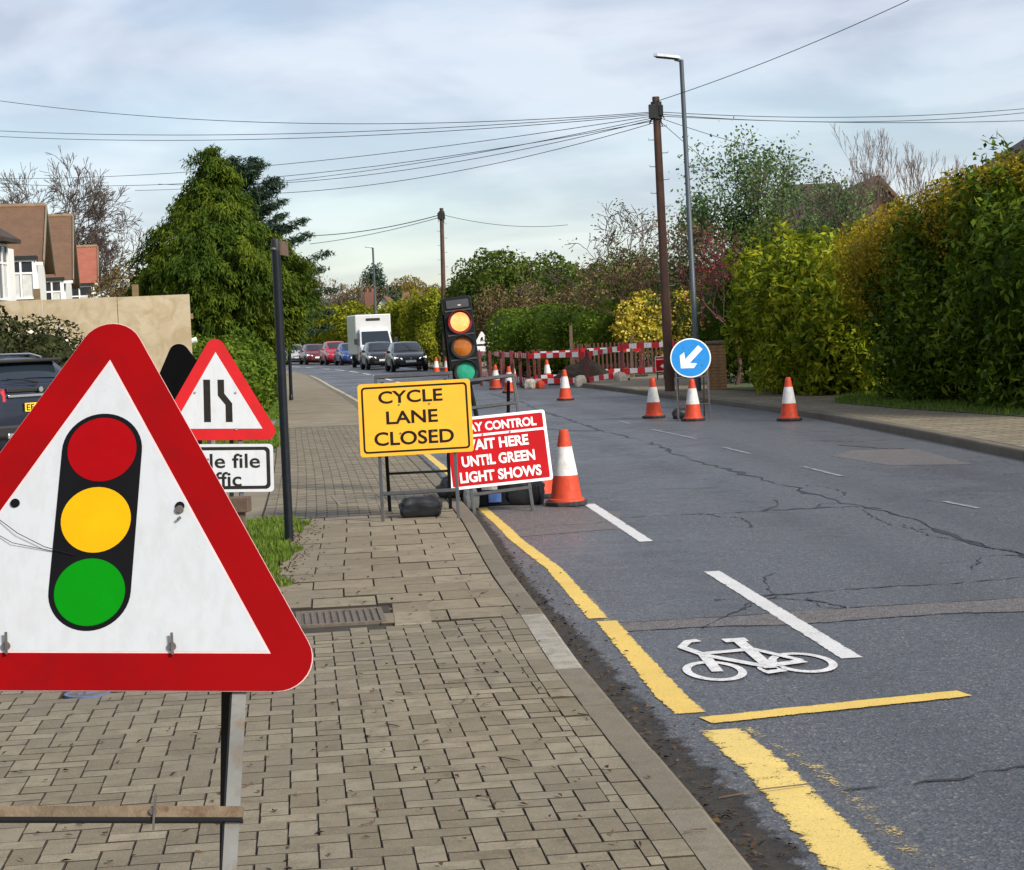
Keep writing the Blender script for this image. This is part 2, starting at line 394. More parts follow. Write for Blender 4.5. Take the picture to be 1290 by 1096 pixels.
M['cone_base'] = plain('cone_base', (0.020, 0.019, 0.019), 0.75, var=0.3, dirt=(0.10, 0.09, 0.08))
M['post_navy'] = plain('post_navy', (0.006, 0.009, 0.014), 0.42, var=0.3, scale=5, dirt=(0.02, 0.02, 0.02), spec=0.3)
M['wood_tan'] = plain('wood_tan', (0.19, 0.13, 0.062), 0.75, var=0.3, scale=9)
M['wood_old'] = plain('wood_old', (0.105, 0.068, 0.045), 0.85, var=0.35, scale=8, bump=0.5, bscale=25)
M['pole_wood'] = plain('pole_wood', (0.085, 0.042, 0.028), 0.85, var=0.35, scale=2.5, dirt=(0.05, 0.03, 0.022), bump=0.4, bscale=18)
M['pole_pale'] = plain('pole_pale', (0.22, 0.14, 0.085), 0.85, var=0.3, scale=3)
M['lamp_steel'] = plain('lamp_steel', (0.065, 0.08, 0.095), 0.5, 0.2, var=0.12, scale=3)
M['lamp_head'] = plain('lamp_head', (0.55, 0.57, 0.6), 0.4, 0.3, var=0.08)
M['cable'] = plain('cable', (0.02, 0.02, 0.022), 0.6, var=0.1)
M['barrier_red'] = plain('barrier_red', (0.62, 0.015, 0.022), 0.45, var=0.15, scale=5)
M['post_maroon'] = plain('post_maroon', (0.15, 0.028, 0.028), 0.6, var=0.25, scale=8, dirt=(0.3, 0.2, 0.18), dirt_amt=0.4)
M['fence_wood'] = plain('fence_wood', (0.082, 0.030, 0.024), 0.8, var=0.3, scale=5)
M['plywood'] = (lambda m: (m.col(m.mix(m.ramp(m.noise(3.2, 6, 0.65, m.obj(), 1.2), [(0.42, 0), (0.62, 0.7)]), m.ramp(m.noise(1.1, 5, 0.6, m.obj()), [(0.3, (0.46, 0.37, 0.24)), (0.75, (0.54, 0.45, 0.31))]), (0.36, 0.27, 0.15))), m.set(Roughness=0.75), m.m)[-1])(NT('plywood'))
M['iron'] = plain('cast_iron', (0.13, 0.105, 0.082), 0.65, 0.3, var=0.4, scale=25, dirt=(0.15, 0.11, 0.07), dirt_amt=0.7, bump=0.3)
M['blue_mark'] = plain('blue_mark', (0.10, 0.13, 0.24), 0.7, var=0.3, scale=20)
M['bark'] = plain('bark', (0.075, 0.058, 0.044), 0.9, var=0.35, scale=3, bump=0.5, bscale=12)
M['twig'] = plain('twig', (0.085, 0.062, 0.048), 0.9, var=0.3, scale=2)
M['twig_pale'] = plain('twig_pale', (0.17, 0.125, 0.10), 0.9, var=0.3, scale=2)
M['twig_red'] = plain('twig_red', (0.075, 0.035, 0.03), 0.9, var=0.3, scale=2)
# leaves
M['lf_conifer'] = leafmat('leaf_conifer', [(0.05, (0.014, 0.030, 0.005)), (0.4, (0.048, 0.086, 0.010)), (0.85, (0.155, 0.195, 0.016))], 0.22, 0.6, 0.7, 0.06)
M['lf_cedar'] = leafmat('leaf_cedar', [(0.1, (0.018, 0.036, 0.026)), (0.5, (0.035, 0.065, 0.040)), (0.9, (0.07, 0.10, 0.05))], 0.15, 0.6)
M['lf_laurel'] = leafmat('leaf_laurel', [(0.05, (0.035, 0.065, 0.006)), (0.32, (0.10, 0.15, 0.009)), (0.60, (0.26, 0.29, 0.016)), (0.95, (0.46, 0.42, 0.035))], 0.3, 0.35, 0.6, 0.06)
M['lf_laurel_dark'] = leafmat('leaf_laurel_dark', [(0.08, (0.018, 0.036, 0.004)), (0.5, (0.06, 0.105, 0.008)), (0.88, (0.19, 0.24, 0.016))], 0.2, 0.32, 0.6, 0.06)
M['lf_privet'] = leafmat('leaf_privet', [(0.1, (0.09, 0.09, 0.008)), (0.45, (0.28, 0.22, 0.015)), (0.85, (0.48, 0.32, 0.03))], 0.3, 0.5)
M['lf_green'] = leafmat('leaf_green', [(0.1, (0.03, 0.055, 0.010)), (0.5, (0.075, 0.115, 0.016)), (0.9, (0.15, 0.185, 0.03))], 0.25, 0.5)
M['lf_hedge'] = leafmat('leaf_hedge', [(0.1, (0.04, 0.075, 0.008)), (0.5, (0.085, 0.14, 0.014)), (0.9, (0.17, 0.22, 0.025))], 0.25, 0.5)
M['lf_bright'] = leafmat('leaf_bright', [(0.1, (0.10, 0.13, 0.012)), (0.5, (0.22, 0.24, 0.018)), (0.9, (0.38, 0.36, 0.03))], 0.3, 0.5)
M['lf_yellow'] = leafmat('leaf_yellow', [(0.22, (0.07, 0.10, 0.015)), (0.36, (0.42, 0.34, 0.03)), (0.8, (0.80, 0.64, 0.13))], 0.3, 0.5, 2.0)
M['lf_pale'] = leafmat('leaf_pale', [(0.1, (0.045, 0.09, 0.035)), (0.5, (0.10, 0.17, 0.06)), (0.9, (0.21, 0.28, 0.10))], 0.3, 0.45)
M['lf_red'] = leafmat('leaf_red', [(0.1, (0.07, 0.02, 0.02)), (0.5, (0.19, 0.038, 0.05)), (0.9, (0.32, 0.075, 0.09))], 0.25, 0.5)
M['lf_brown'] = leafmat('leaf_brown', [(0.1, (0.055, 0.042, 0.02)), (0.5, (0.14, 0.105, 0.045)), (0.9, (0.30, 0.23, 0.12))], 0.2, 0.7)
M['lf_rose'] = leafmat('leaf_rose', [(0.1, (0.018, 0.024, 0.010)), (0.5, (0.042, 0.050, 0.018)), (0.9, (0.085, 0.085, 0.035))], 0.2, 0.45)
M['lf_olive'] = leafmat('leaf_olive', [(0.1, (0.13, 0.10, 0.025)), (0.6, (0.23, 0.18, 0.04)), (0.9, (0.30, 0.24, 0.07))], 0.2, 0.7, 0.2)
M['lf_haze'] = leafmat('leaf_haze', [(0.1, (0.05, 0.075, 0.06)), (0.6, (0.085, 0.11, 0.095)), (0.9, (0.12, 0.14, 0.125))], 0.0, 0.8, 0.02)  # distance haze mixed into the far ridge's leaf colours
M['litter'] = leafmat('litter', [(0.1, (0.035, 0.025, 0.018)), (0.6, (0.09, 0.055, 0.03)), (0.95, (0.16, 0.11, 0.05))], 0.0, 0.8, 5)
M['petal'] = plain('petal', (0.75, 0.70, 0.62), 0.6)
# buildings
M['brick'] = plain('brick_wall', (0.19, 0.085, 0.06), 0.9, var=0.35, scale=14, dirt=(0.1, 0.06, 0.05))
M['brick_pale'] = plain('brick_pale', (0.40, 0.22, 0.10), 0.9, var=0.4, scale=12, dirt=(0.12, 0.08, 0.05), bump=0.4)
M['mortar'] = plain('mortar', (0.20, 0.17, 0.14), 0.95, var=0.2)
M['render'] = plain('render_white', (0.72, 0.71, 0.68), 0.8, var=0.06, scale=2)
M['upvc'] = plain('window_white', (0.80, 0.80, 0.80), 0.4, var=0.04)
def roofmat(name, c1, c2, course=0.28):
    m = NT(name)
    z = m.n('ShaderNodeSeparateXYZ', {0: m.pos()}).outputs['Z']
    wv = m.math('FRACT', m.math('DIVIDE', z, course * 0.62))
    f = m.noise(1.2, 6, 0.7); g = m.noise(9, 3, 0.6)
    c = m.mix(m.ramp(f, [(0.3, 0), (0.7, 1)]), c1, c2)
    c = m.mix(m.ramp(g, [(0.5, 0.0), (0.75, 0.45)]), c, tuple(np.array(c1) * 0.5))
    m.col(c); m.set(Roughness=0.85); m.bump(wv, 0.8, 0.03)
    return m.m
M['roof_brown'] = roofmat('roof_brown', (0.115, 0.063, 0.036), (0.165, 0.09, 0.05))
M['roof_red'] = roofmat('roof_red', (0.26, 0.075, 0.045), (0.34, 0.11, 0.065), 0.6)
M['roof_dark'] = roofmat('roof_dark', (0.035, 0.026, 0.021), (0.06, 0.040, 0.030))
M['glass'] = (lambda m: (m.col((0.03, 0.035, 0.04)), m.set(Roughness=0.08), m.m)[-1])(NT('window_glass'))
M['curtain'] = plain('curtain', (0.55, 0.56, 0.53), 0.8, var=0.15, scale=6)
# cars
def carpaint(name, c):
    m = NT(name); m.col(m.mix(m.ramp(m.noise(5, 4, 0.6, m.obj()), [(0.4, 0), (0.8, 0.25)]), c, tuple(np.array(c) * 0.7 + 0.02))); m.set(Roughness=0.28, Metallic=0.25)
    m.b.inputs['Coat Weight'].default_value = 0.45; m.b.inputs['Coat Roughness'].default_value = 0.06
    return m.m
M['car_black'] = carpaint('car_black', (0.008, 0.010, 0.014))
M['car_navy'] = carpaint('car_navy', (0.010, 0.016, 0.034))
M['car_silver'] = carpaint('car_silver', (0.42, 0.45, 0.46))
M['car_red'] = carpaint('car_red', (0.50, 0.008, 0.03))
M['car_maroon'] = carpaint('car_maroon', (0.13, 0.006, 0.012))
M['car_blue'] = carpaint('car_blue', (0.015, 0.05, 0.20))
M['van_white'] = carpaint('van_white', (0.68, 0.69, 0.69))
M['car_glass'] = (lambda m: (m.col((0.015, 0.022, 0.03)), m.set(Roughness=0.06), m.m)[-1])(NT('car_glass'))
M['tyre'] = plain('tyre', (0.014, 0.014, 0.014), 0.8)
M['rim'] = plain('rim', (0.35, 0.36, 0.37), 0.35, 0.8)
M['trim_black'] = plain('trim_black', (0.012, 0.012, 0.013), 0.5)
M['chrome'] = plain('chrome', (0.62, 0.63, 0.64), 0.2, 0.9, var=0.05)
M['plate_white'] = plain('plate_white', (0.78, 0.78, 0.76), 0.5)
M['plate_yellow'] = plain('plate_yellow', (0.80, 0.52, 0.03), 0.5)
M['tail_red'] = plain('tail_red', (0.48, 0.010, 0.02), 0.18, coat=0.6)
def emit(name, c, base, strength):
    m = NT(name); m.col(base); m.set(Roughness=0.15); m.b.inputs['Emission Color'].default_value = (*c, 1); m.b.inputs['Emission Strength'].default_value = strength
    return m.m
M['headlight_on'] = emit('headlight_on', (1, 0.95, 0.85), (0.7, 0.7, 0.7), 1.1)
M['headlight'] = plain('headlight', (0.5, 0.52, 0.54), 0.12, 0.3)
def lens(name, c, base, strength, rings=True):
    m = NT(name)
    n = m.noise(9, 5, 0.6, m.obj(), 0.8)
    m.col(m.mix(m.ramp(n, [(0.35, 0), (0.7, 1)]), base, tuple(min(1, x * 1.5 + 0.02) for x in base)))
    m.set(Roughness=0.14)
    if strength:
        g = m.ramp(n, [(0.3, tuple(np.array(c[0]))), (0.7, tuple(np.array(c[1])))])
        m.l(g, m.b.inputs['Emission Color']); m.b.inputs['Emission Strength'].default_value = strength
    return m.m
M['lens_lit'] = lens('lens_lit', ((1.0, 0.33, 0.05), (1.0, 0.60, 0.24)), (0.5, 0.1, 0.03), 1.1)
M['lens_amber'] = lens('lens_amber', None, (0.30, 0.085, 0.006), 0)
M['lens_green'] = lens('lens_green', None, (0.012, 0.24, 0.14), 0)
M['lens_rim_glow'] = plain('lens_rim_glow', (0.20, 0.008, 0.008), 0.4)  # glow of the lit top lamp painted into its ring and hood
M['panel_grey'] = plain('panel_grey', (0.05, 0.05, 0.055), 0.45, var=0.3)
M['label_white'] = plain('label_white', (0.65, 0.65, 0.62), 0.5, var=0.3, scale=30, dirt=(0.3, 0.25, 0.15), dirt_amt=0.8)
M['label_blue'] = plain('label_blue', (0.08, 0.16, 0.42), 0.5, var=0.4, scale=20)
M['cream_box'] = plain('cream_box', (0.50, 0.44, 0.28), 0.5, var=0.3, scale=18, dirt=(0.1, 0.08, 0.06), dirt_amt=0.7)

# ================================================================== ground, road, pavements
KL = np.array([(1.15, -6), (1.02, 0), (0.85, 3), (0.68, 5.59), (0.49, 7.4), (0.3, 9.2), (0.16, 10.85), (-0.01, 12.69), (-0.35, 16.97), (-0.85, 21.9),
               (-1.95, 31.6), (-3.85, 47.8), (-6.6, 68.5), (-11.4, 101.5), (-15.6, 121), (-21, 142), (-29, 167), (-42, 200), (-62, 240)])
KR = np.array([(6.6, -6), (6.5, 5), (6.3, 14), (5.98, 22), (5.72, 27.8), (5.42, 32.6), (4.85, 38.0), (4.35, 41.5), (3.8, 45.2), (3.05, 51), (2.2, 57), (0.9, 66),
               (-1.2, 80), (-4.1, 98), (-8.6, 121), (-13.6, 142), (-21, 167), (-33, 200), (-52, 240)])
def curve(P):
    t = P[:, 1]; x = P[:, 0]
    m = np.gradient(x, t)
    def f(y):
        y = np.asarray(y, float); i = np.clip(np.searchsorted(t, y) - 1, 0, len(t) - 2)
        h = t[i + 1] - t[i]; s = (y - t[i]) / h
        return ((2 * s**3 - 3 * s**2 + 1) * x[i] + (s**3 - 2 * s**2 + s) * h * m[i] + (-2 * s**3 + 3 * s**2) * x[i + 1] + (s**3 - s**2) * h * m[i + 1])
    return f
kl, kr = curve(KL), curve(KR)
def slope(f, y): return float((f(y + 0.2) - f(y - 0.2)) / 0.4)
def offp(f, y, d):
    """point d metres to the right of the curve at y"""
    s = slope(f, y); n = math.hypot(1, s)
    return Vector((float(f(y)) + d / n, y - d * s / n, 0))

def sheet(name, pts, z, mat, parent=None, kind=None):
    me = bpy.data.meshes.new(name)
    me.from_pydata([(x, y, z) for x, y in pts], [], [tuple(range(len(pts)))]); me.update()
    if me.polygons[0].normal.z < 0: me.flip_normals()
    o = link(name, me, mat, parent)
    if kind: o['kind'] = kind
    return o

def strip(name, fl, fr, ys, z, mat, parent=None, kind=None, nx=1):
    vs = []; fs = []
    for y in ys:
        a, b = fl(y), fr(y)
        for k in range(nx + 1): vs.append((a[0] + (b[0] - a[0]) * k / nx, a[1] + (b[1] - a[1]) * k / nx, z))
    w_ = nx + 1
    for i in range(len(ys) - 1):
        for k in range(nx): fs.append((i * w_ + k, i * w_ + k + 1, (i + 1) * w_ + k + 1, (i + 1) * w_ + k))
    me = bpy.data.meshes.new(name); me.from_pydata(vs, [], fs); me.update()
    o = link(name, me, mat, parent)
    if kind: o['kind'] = kind
    return o

ground = sheet('ground', [(-3000, -300), (3000, -300), (3000, 4000), (-3000, 4000)], -0.22, M['field'], kind='structure')
YS = list(np.arange(-6, 60, 2.0)) + list(np.arange(60, 240, 5.0))
road = strip('road', lambda y: offp(kl, y, -0.02), lambda y: offp(kr, y, 0.02), YS, -0.12, M['asphalt'], kind='structure', nx=6)
RZ = -0.12
ra_ = road.data.attributes.new('across', 'FLOAT', 'POINT'); ra_.data.foreach_set('value', np.tile(np.linspace(0, 1, 7), len(YS)).astype(np.float32))

# ---- markings and cracks lie on the road
def ribbon(name, pts, wd, mat, z=0.004, jag=0.0, step=0.05, seed=0, parent=road, taper=False):
    """flat strip along a polyline of (x,y); jag roughens its edges"""
    r = random.Random(seed)
    P = [Vector((x, y)) for x, y in pts]; L = [0]
    for a, b in zip(P[:-1], P[1:]): L.append(L[-1] + (b - a).length)
    n = max(2, int(L[-1] / step)); vs = []; fs = []
    for i in range(n + 1):
        s = L[-1] * i / n; j = max(k for k in range(len(L)) if L[k] <= s + 1e-9); j = min(j, len(P) - 2)
        t = (s - L[j]) / max(L[j + 1] - L[j], 1e-6); p = P[j].lerp(P[j + 1], t)
        d = (P[min(j + 1, len(P) - 1)] - P[j]).normalized()
        nn = Vector((d.y, -d.x))
        ww = wd if not hasattr(wd, '__len__') else wd[0] + (wd[1] - wd[0]) * i / n
        if taper: ww *= 0.35 + 0.65 * r.random()
        wob = (r.random() - 0.5) * jag
        sh = nn * (wob if taper else 0)
        a = p - nn * (ww / 2 + (r.random() - 0.5) * jag) + sh; b = p + nn * (ww / 2 + (r.random() - 0.5) * jag) + sh; c = (a + b) / 2
        vs += [(a.x, a.y, RZ + z), (c.x, c.y, RZ + z), (b.x, b.y, RZ + z)]
        if i: fs += [(3 * i - 3, 3 * i - 2, 3 * i + 1, 3 * i), (3 * i - 2, 3 * i - 1, 3 * i + 2, 3 * i + 1)]
    me = bpy.data.meshes.new(name); me.from_pydata(vs, [], fs); me.update()
    if me.polygons[0].normal.z < 0: me.flip_normals()
    at_ = me.attributes.new('edge', 'FLOAT', 'POINT'); at_.data.foreach_set('value', np.tile([1.0, 0.0, 1.0], n + 1).astype(np.float32))
    return link(name, me, mat, parent)

# dirty gutter beside the left kerb
def gut_r(y): return offp(kl, y, 0.20 + 0.15 * max(0, min(1, (13 - y) / 6)))
go = strip('gutter_dirt', lambda y: offp(kl, y, 0.0), gut_r, list(np.arange(2, 34, 0.4)), RZ + 0.003, M['gutter'], road, nx=2)
ea_ = go.data.attributes.new('edge', 'FLOAT', 'POINT'); ea_.data.foreach_set('value', np.tile([0.0, 0.5, 1.0], len(go.data.vertices) // 3).astype(np.float32))
ribbon('yellow_line', [(1.10, 4.6), (1.045, 5.96), (0.945, 7.36), (0.84, 8.12)], (0.235, 0.19), M['yellow_worn'], 0.004, 0.014, 0.03, 1)
ribbon('yellow_line', [(0.755, 8.50), (0.70, 8.9), (0.515, 11.30)], (0.145, 0.125), M['yellow_paint'], 0.004, 0.012, 0.03, 2)
ribbon('yellow_line', [(0.475, 11.42), (0.40, 12.3), (0.26, 14.0), (0.215, 14.3), (-0.02, 16.1), (-0.06, 16.6), (-0.33, 19.0)], (0.12, 0.10), M['yellow_paint'], 0.004, 0.012, 0.03, 3)
ribbon('yellow_line', [offp(kl, y, 0.26)[:2] for y in np.arange(20, 36, 2.0)], 0.11, M['yellow_paint'], 0.004, 0.01, 0.1, 7)
ribbon('yellow_line', [offp(kl, y, 0.26)[:2] for y in np.arange(34.4, 62, 2.0)], 0.11, M['cream_worn'], 0.006, 0.01, 0.2, 4)
ribbon('yellow_line', [offp(kl, y, 0.26)[:2] for y in np.arange(60, 130, 4.0)], 0.12, M['cream_worn'], 0.006, 0.01, 0.6, 5)
ribbon('yellow_line_residue', [(1.32, 4.6), (1.27, 5.96), (1.13, 7.36), (0.96, 8.15)], (0.34, 0.16), M['yellow_residue'], 0.003, 0.02, 0.05, 8)
ribbon('yellow_line_residue', [(0.62, 10.2), (0.52, 11.5), (0.40, 12.8)], (0.2, 0.2), M['yellow_residue'], 0.003, 0.02, 0.05, 9)
ribbon('yellow_cross_line', [(0.80, 8.32), (1.40, 8.50), (2.03, 8.68)], 0.15, M['yellow_paint'], 0.0055, 0.010, 0.03, 6)
# cycle lane dashes
for k, (a, b) in enumerate([((1.37, 13.38), (1.70, 9.72)), ((0.74, 18.95), (1.055, 15.42)), ((0.20, 24.8), (0.52, 21.2)), ((-0.45, 31.0), (-0.02, 27.2)), ((-1.25, 38), (-0.8, 34)), ((-2.2, 45.5), (-1.7, 41.5))]):
    ribbon('cycle_lane_dash', [a, b], 0.115, M['white_paint'], 0.004, 0.006, 0.04, 20 + k)
# centre dashes, worn
for k, (a, b) in enumerate([((2.36, 32.22), (2.80, 29.01)), ((2.97, 26.71), (3.14, 25.2)), ((4.0, 17.7), (4.13, 16.92)), ((2.02, 35.39), (2.13, 34.37)), ((3.45, 22.6), (3.62, 21.0))]):
    ribbon('centre_dash', [a, b], 0.07, M['white_faint'], 0.006, 0.02, 0.05, 40 + k)
for k, y in enumerate(np.arange(62, 130, 7.0)):
    ribbon('centre_dash', [offp(kl, y, 2.9)[:2], offp(kl, y + 4.4, 2.9)[:2]], 0.16, M['white_paint'], 0.004, 0.02, 0.5, 60 + k)
ribbon('junction_line', [offp(kl, 66, 0.5)[:2], offp(kl, 67.5, 2.2)[:2]], 0.2, M['white_faint'], 0.007, 0.02, 0.2, 80)
# trench reinstatement across the road, and cracks
TT = [(0.49, 11.21), (1.06, 11.27), (1.65, 11.36), (2.14, 11.45), (2.63, 11.48), (3.08, 11.55), (4.2, 11.65), (5.6, 11.7)]
TB = [(0.52, 10.87), (1.03, 10.94), (1.57, 10.88), (2.05, 10.97), (2.53, 11.05), (2.93, 11.0), (4.2, 11.1), (5.6, 11.2)]
sheet('trench_patch', TB + TT[::-1], RZ + 0.0022, M['asphalt_patch'], road)
sheet('asphalt_repair', [(4.4, 22.3), (5.3, 21.9), (5.25, 24.8), (4.5, 25.1), (4.05, 24.2)], RZ + 0.0022, M['asphalt_patch'], road)
sheet('asphalt_repair', [(-0.25, 16.1), (0.9, 16.5), (1.0, 18.0), (-0.1, 19.6), (-0.45, 18.6)], RZ + 0.0022, M['asphalt_patch'], road)
CR = [([(1.1, 37.2), (1.55, 32.35), (2.08, 28.5), (2.35, 24.14), (2.62, 22.21), (2.78, 20.93), (2.95, 19.48), (3.11, 18.12), (3.28, 17.39), (3.37, 16.45), (3.39, 15.14), (3.46, 14.26), (3.62, 13.54), (3.8, 12.6)], 0.05, 0.10),
      ([(1.69, 17.47), (2.13, 17.51), (2.65, 17.59), (3.17, 17.59), (3.33, 17.28)], 0.035, 0.08), (TT, 0.022, 0.03), (TB, 0.018, 0.03),
      ([(1.02, 6.96), (1.23, 6.99), (1.44, 7.04), (1.6, 7.07), (1.92, 7.25), (2.6, 7.4), (3.3, 7.3)], 0.016, 0.035),
      ([(1.24, 11.99), (1.76, 12.13), (2.29, 12.23), (2.82, 12.29), (3.31, 12.41), (4.4, 12.5)], 0.016, 0.04),
      ([(-0.07, 16.64), (0.36, 17.01), (0.71, 17.01), (1.03, 17.46), (1.7, 17.5)], 0.02, 0.05), ([(-0.63, 33.57), (0.08, 35.84), (0.9, 33.0), (1.5, 32.4)], 0.04, 0.08),
      ([(1.1, 37.2), (0.6, 42), (0.3, 47), (-0.6, 55)], 0.06, 0.08), ([(4.5, 26.3), (4.9, 25.2), (5.2, 24.9)], 0.04, 0.06), ([(4.3, 27.5), (4.8, 26.8), (5.3, 26.9)], 0.03, 0.06)]
rc_ = random.Random(17)
for src in (CR[0][0][3:], CR[1][0], CR[2][0][1:6], CR[4][0], CR[5][0], CR[0][0][5:], CR[0][0][4:9]):      # fine branches off the main cracks
    for _ in range(2):
        k_ = rc_.randrange(len(src) - 1); f_ = rc_.random(); x_ = src[k_][0] + (src[k_ + 1][0] - src[k_][0]) * f_; y_ = src[k_][1] + (src[k_ + 1][1] - src[k_][1]) * f_; a_ = rc_.random() * 6.28; pl_ = [(x_, y_)]
        for _ in range(rc_.randrange(3, 7)): a_ += rc_.gauss(0, 0.5); x_ += math.cos(a_) * 0.16; y_ += math.sin(a_) * 0.45; pl_.append((x_, y_))
        CR.append((pl_, 0.012, 0.03))
for k, (p, wd, jg) in enumerate(CR): ribbon('crack', p, wd, M['crack'], 0.0032, jg, 0.06 if p[0][1] < 30 else 0.3, 100 + k, taper=True)

# bicycle symbol: bike length runs across the lane, stretched along the road
def bike():
    mb = MB()
    u = Vector((0.985, 0.10, 0)); v = Vector((-0.105, 0.995, 0)); O = Vector((1.175, 9.86, 0))   # centre
    def P(a, b, z=RZ + 0.006): q = O + u * a + v * b; return (q.x, q.y, z)
    SX, SY = 0.39, 0.62
    def ring(cx, cy, rx, ry, t, n=40, tt=None):
        vs = []; fs = []
        for k in range(n):
            th = 2 * math.pi * k / n
            vs += [P(cx + rx * math.cos(th), cy + ry * math.sin(th)), P(cx + (rx - t) * math.cos(th), cy + (ry - (tt or t * 1.6)) * math.sin(th))]
        for k in range(n): j = (k + 1) % n; fs.append((2 * k, 2 * j, 2 * j + 1, 2 * k + 1))
        mb.add(vs, fs)
    zc = [0]
    def seg(a, b, wd=0.042):
        wd *= 1.5
        zc[0] += 1; z = RZ + 0.0066 + 0.0003 * zc[0]
        a = Vector(a); b = Vector(b); d = (b - a).normalized(); n = Vector((d.y * 0.8, -d.x * 1.3)) * wd / 2
        mb.add([P(*(a + n), z), P(*(a - n), z), P(*(b - n), z), P(*(b + n), z)], [(0, 1, 2, 3)])
    ring(-0.245, -0.33, 0.155, 0.285, 0.042); ring(0.235, -0.245, 0.165, 0.30, 0.042)
    seg((-0.235, -0.36), (-0.20, 0.14), 0.05); seg((-0.20, 0.14), (-0.265, 0.42), 0.045)          # fork, stem
    seg((-0.265, 0.41), (-0.19, 0.60), 0.04); seg((-0.20, 0.58), (-0.13, 0.60), 0.045)            # handlebar
    seg((-0.205, 0.17), (0.08, 0.22), 0.042); seg((-0.20, 0.12), (0.04, -0.33), 0.045)            # top and down tube
    seg((0.04, -0.36), (0.075, 0.52), 0.055); seg((-0.005, 0.53), (0.125, 0.53), 0.06)            # seat tube, saddle
    seg((0.08, 0.23), (0.24, -0.20), 0.036); seg((0.04, -0.30), (0.25, -0.22), 0.05)              # stays
    ring(0.035, -0.36, 0.06, 0.11, 0.024); seg((-0.02, -0.48), (0.09, -0.44), 0.04)
    me = bpy.data.meshes.new('bicycle_symbol'); me.from_pydata([tuple(p) for p in mb.v], [], mb.f); me.update()
    bm = bmesh.new(); bm.from_mesh(me); bmesh.ops.recalc_face_normals(bm, faces=bm.faces)
    for f in bm.faces:
        if f.normal.z < 0: f.normal_flip()
    bm.to_mesh(me); bm.free()
    link('bicycle_symbol', me, M['bike_paint'], road)
bike()

# ---- left pavement
def left_edge(y):   # back edge of the paved strip
    wdt = np.interp(y, [-6, 12.2, 12.6, 17.4, 17.9, 60, 240], [5.0, 5.0, 1.66, 1.62, 1.95, 1.85, 1.8])
    return offp(kl, y, -float(wdt))
pav = strip('pavement_left', left_edge, lambda y: offp(kl, y, -0.16), list(np.arange(2.6, 60, 0.4)) + list(np.arange(60, 235, 4.0)), -0.014, M['joint_sand'], kind='structure')

def clip_poly(poly, p, n):
    """keep side where (q-p).n <= 0"""
    out = []
    for i in range(len(poly)):
        a, b = poly[i], poly[(i + 1) % len(poly)]
        da = (a[0] - p[0]) * n[0] + (a[1] - p[1]) * n[1]; db = (b[0] - p[0]) * n[0] + (b[1] - p[1]) * n[1]
        if da <= 0: out.append(a)
        if da * db < 0:
            t = da / (da - db); out.append((a[0] + (b[0] - a[0]) * t, a[1] + (b[1] - a[1]) * t))
    return out
def area(p): return 0.5 * abs(sum(p[i][0] * p[(i + 1) % len(p)][1] - p[(i + 1) % len(p)][0] * p[i][1] for i in range(len(p))))
def block_geo(poly, ztop, zbot=-0.016, g=0.0014, bev=0.0034):
    """one paver: bevelled top on straight sides; returns verts, faces in world coords"""
    n = len(poly); cx = sum(p[0] for p in poly) / n; cy = sum(p[1] for p in poly) / n
    def inset(d):
        o = []
        for x, y in poly:
            dx, dy = x - cx, y - cy; L = max(math.hypot(dx, dy), 1e-6); o.append((x - dx / L * d * 1.4, y - dy / L * d * 1.4))
        return o
    a = inset(g); b = inset(g + bev)
    vs = [(x, y, zbot) for x, y in a] + [(x, y, ztop - bev * 1.3) for x, y in a] + [(x, y, ztop) for x, y in b]
    fs = [tuple(range(2 * n, 3 * n))]
    for i in range(n):
        j = (i + 1) % n
        fs += [(i, j, n + j, n + i), (n + i, n + j, 2 * n + j, 2 * n + i)]
    return vs, fs

def dirty_sides(me):
    me.materials.append(M['joint_sand'])
    me.polygons.foreach_set('material_index', [0 if p.normal.z > 0.97 else 1 for p in me.polygons])
# herringbone bricks, nearest stretch
th = R_(6.0); ea = (math.cos(th), -math.sin(th) * -1); ea = (math.cos(th), math.sin(th)); eb = (-math.sin(th), math.cos(th)); OR = (0.45, 4.9)
def hb(a, b): return (OR[0] + ea[0] * a + eb[0] * b, OR[1] + ea[1] * a + eb[1] * b)
def in_view(x, y):
    f = 2400 / max(y, 0.1); px = 645 + f * x + 0.042 * 1.63 * f ; py = 418 + f * 1.63 - 0.042 * (px - 645)
    return -20 < px < 1310 and py < 1125, px, py
bricks = []
for i in range(-48, 12):
    for j in range(-24, 64):
        k = (i - j) % 4
        if k == 0: quad = [(i, j), (i + 2, j), (i + 2, j + 1), (i, j + 1)]; o = 0
        elif k == 2: quad = [(i, j - 1), (i + 1, j - 1), (i + 1, j + 1), (i, j + 1)]; o = 1
        else: continue
        p = [hb(q[0] * 0.1, q[1] * 0.1) for q in quad]
        cx = sum(q[0] for q in p) / 4; cy = sum(q[1] for q in p) / 4
        if cy < 3.0 or cy > 11.2 or cx < -3.9: continue
        s = slope(kl, cy); nn = (1 / math.hypot(1, s), -s / math.hypot(1, s)); e = offp(kl, cy, -0.258)
        q = clip_poly(p, (e.x, e.y), nn)
        # far end of this stretch: square to the road
        q = clip_poly(q, hb(0, 5.95), eb) if q else q
        if not q or area(q) < 0.0008: continue
        # grating sits in the paving
        if -1.38 < cx < -0.70 and 10.62 < cy < 11.7: continue
        if (cx + 2.07) ** 2 + (cy - 8.99) ** 2 < 0.115 ** 2: continue
        full = abs(area(q) - 0.02) < 1e-6
        bricks.append((q, cx, cy, o, full))
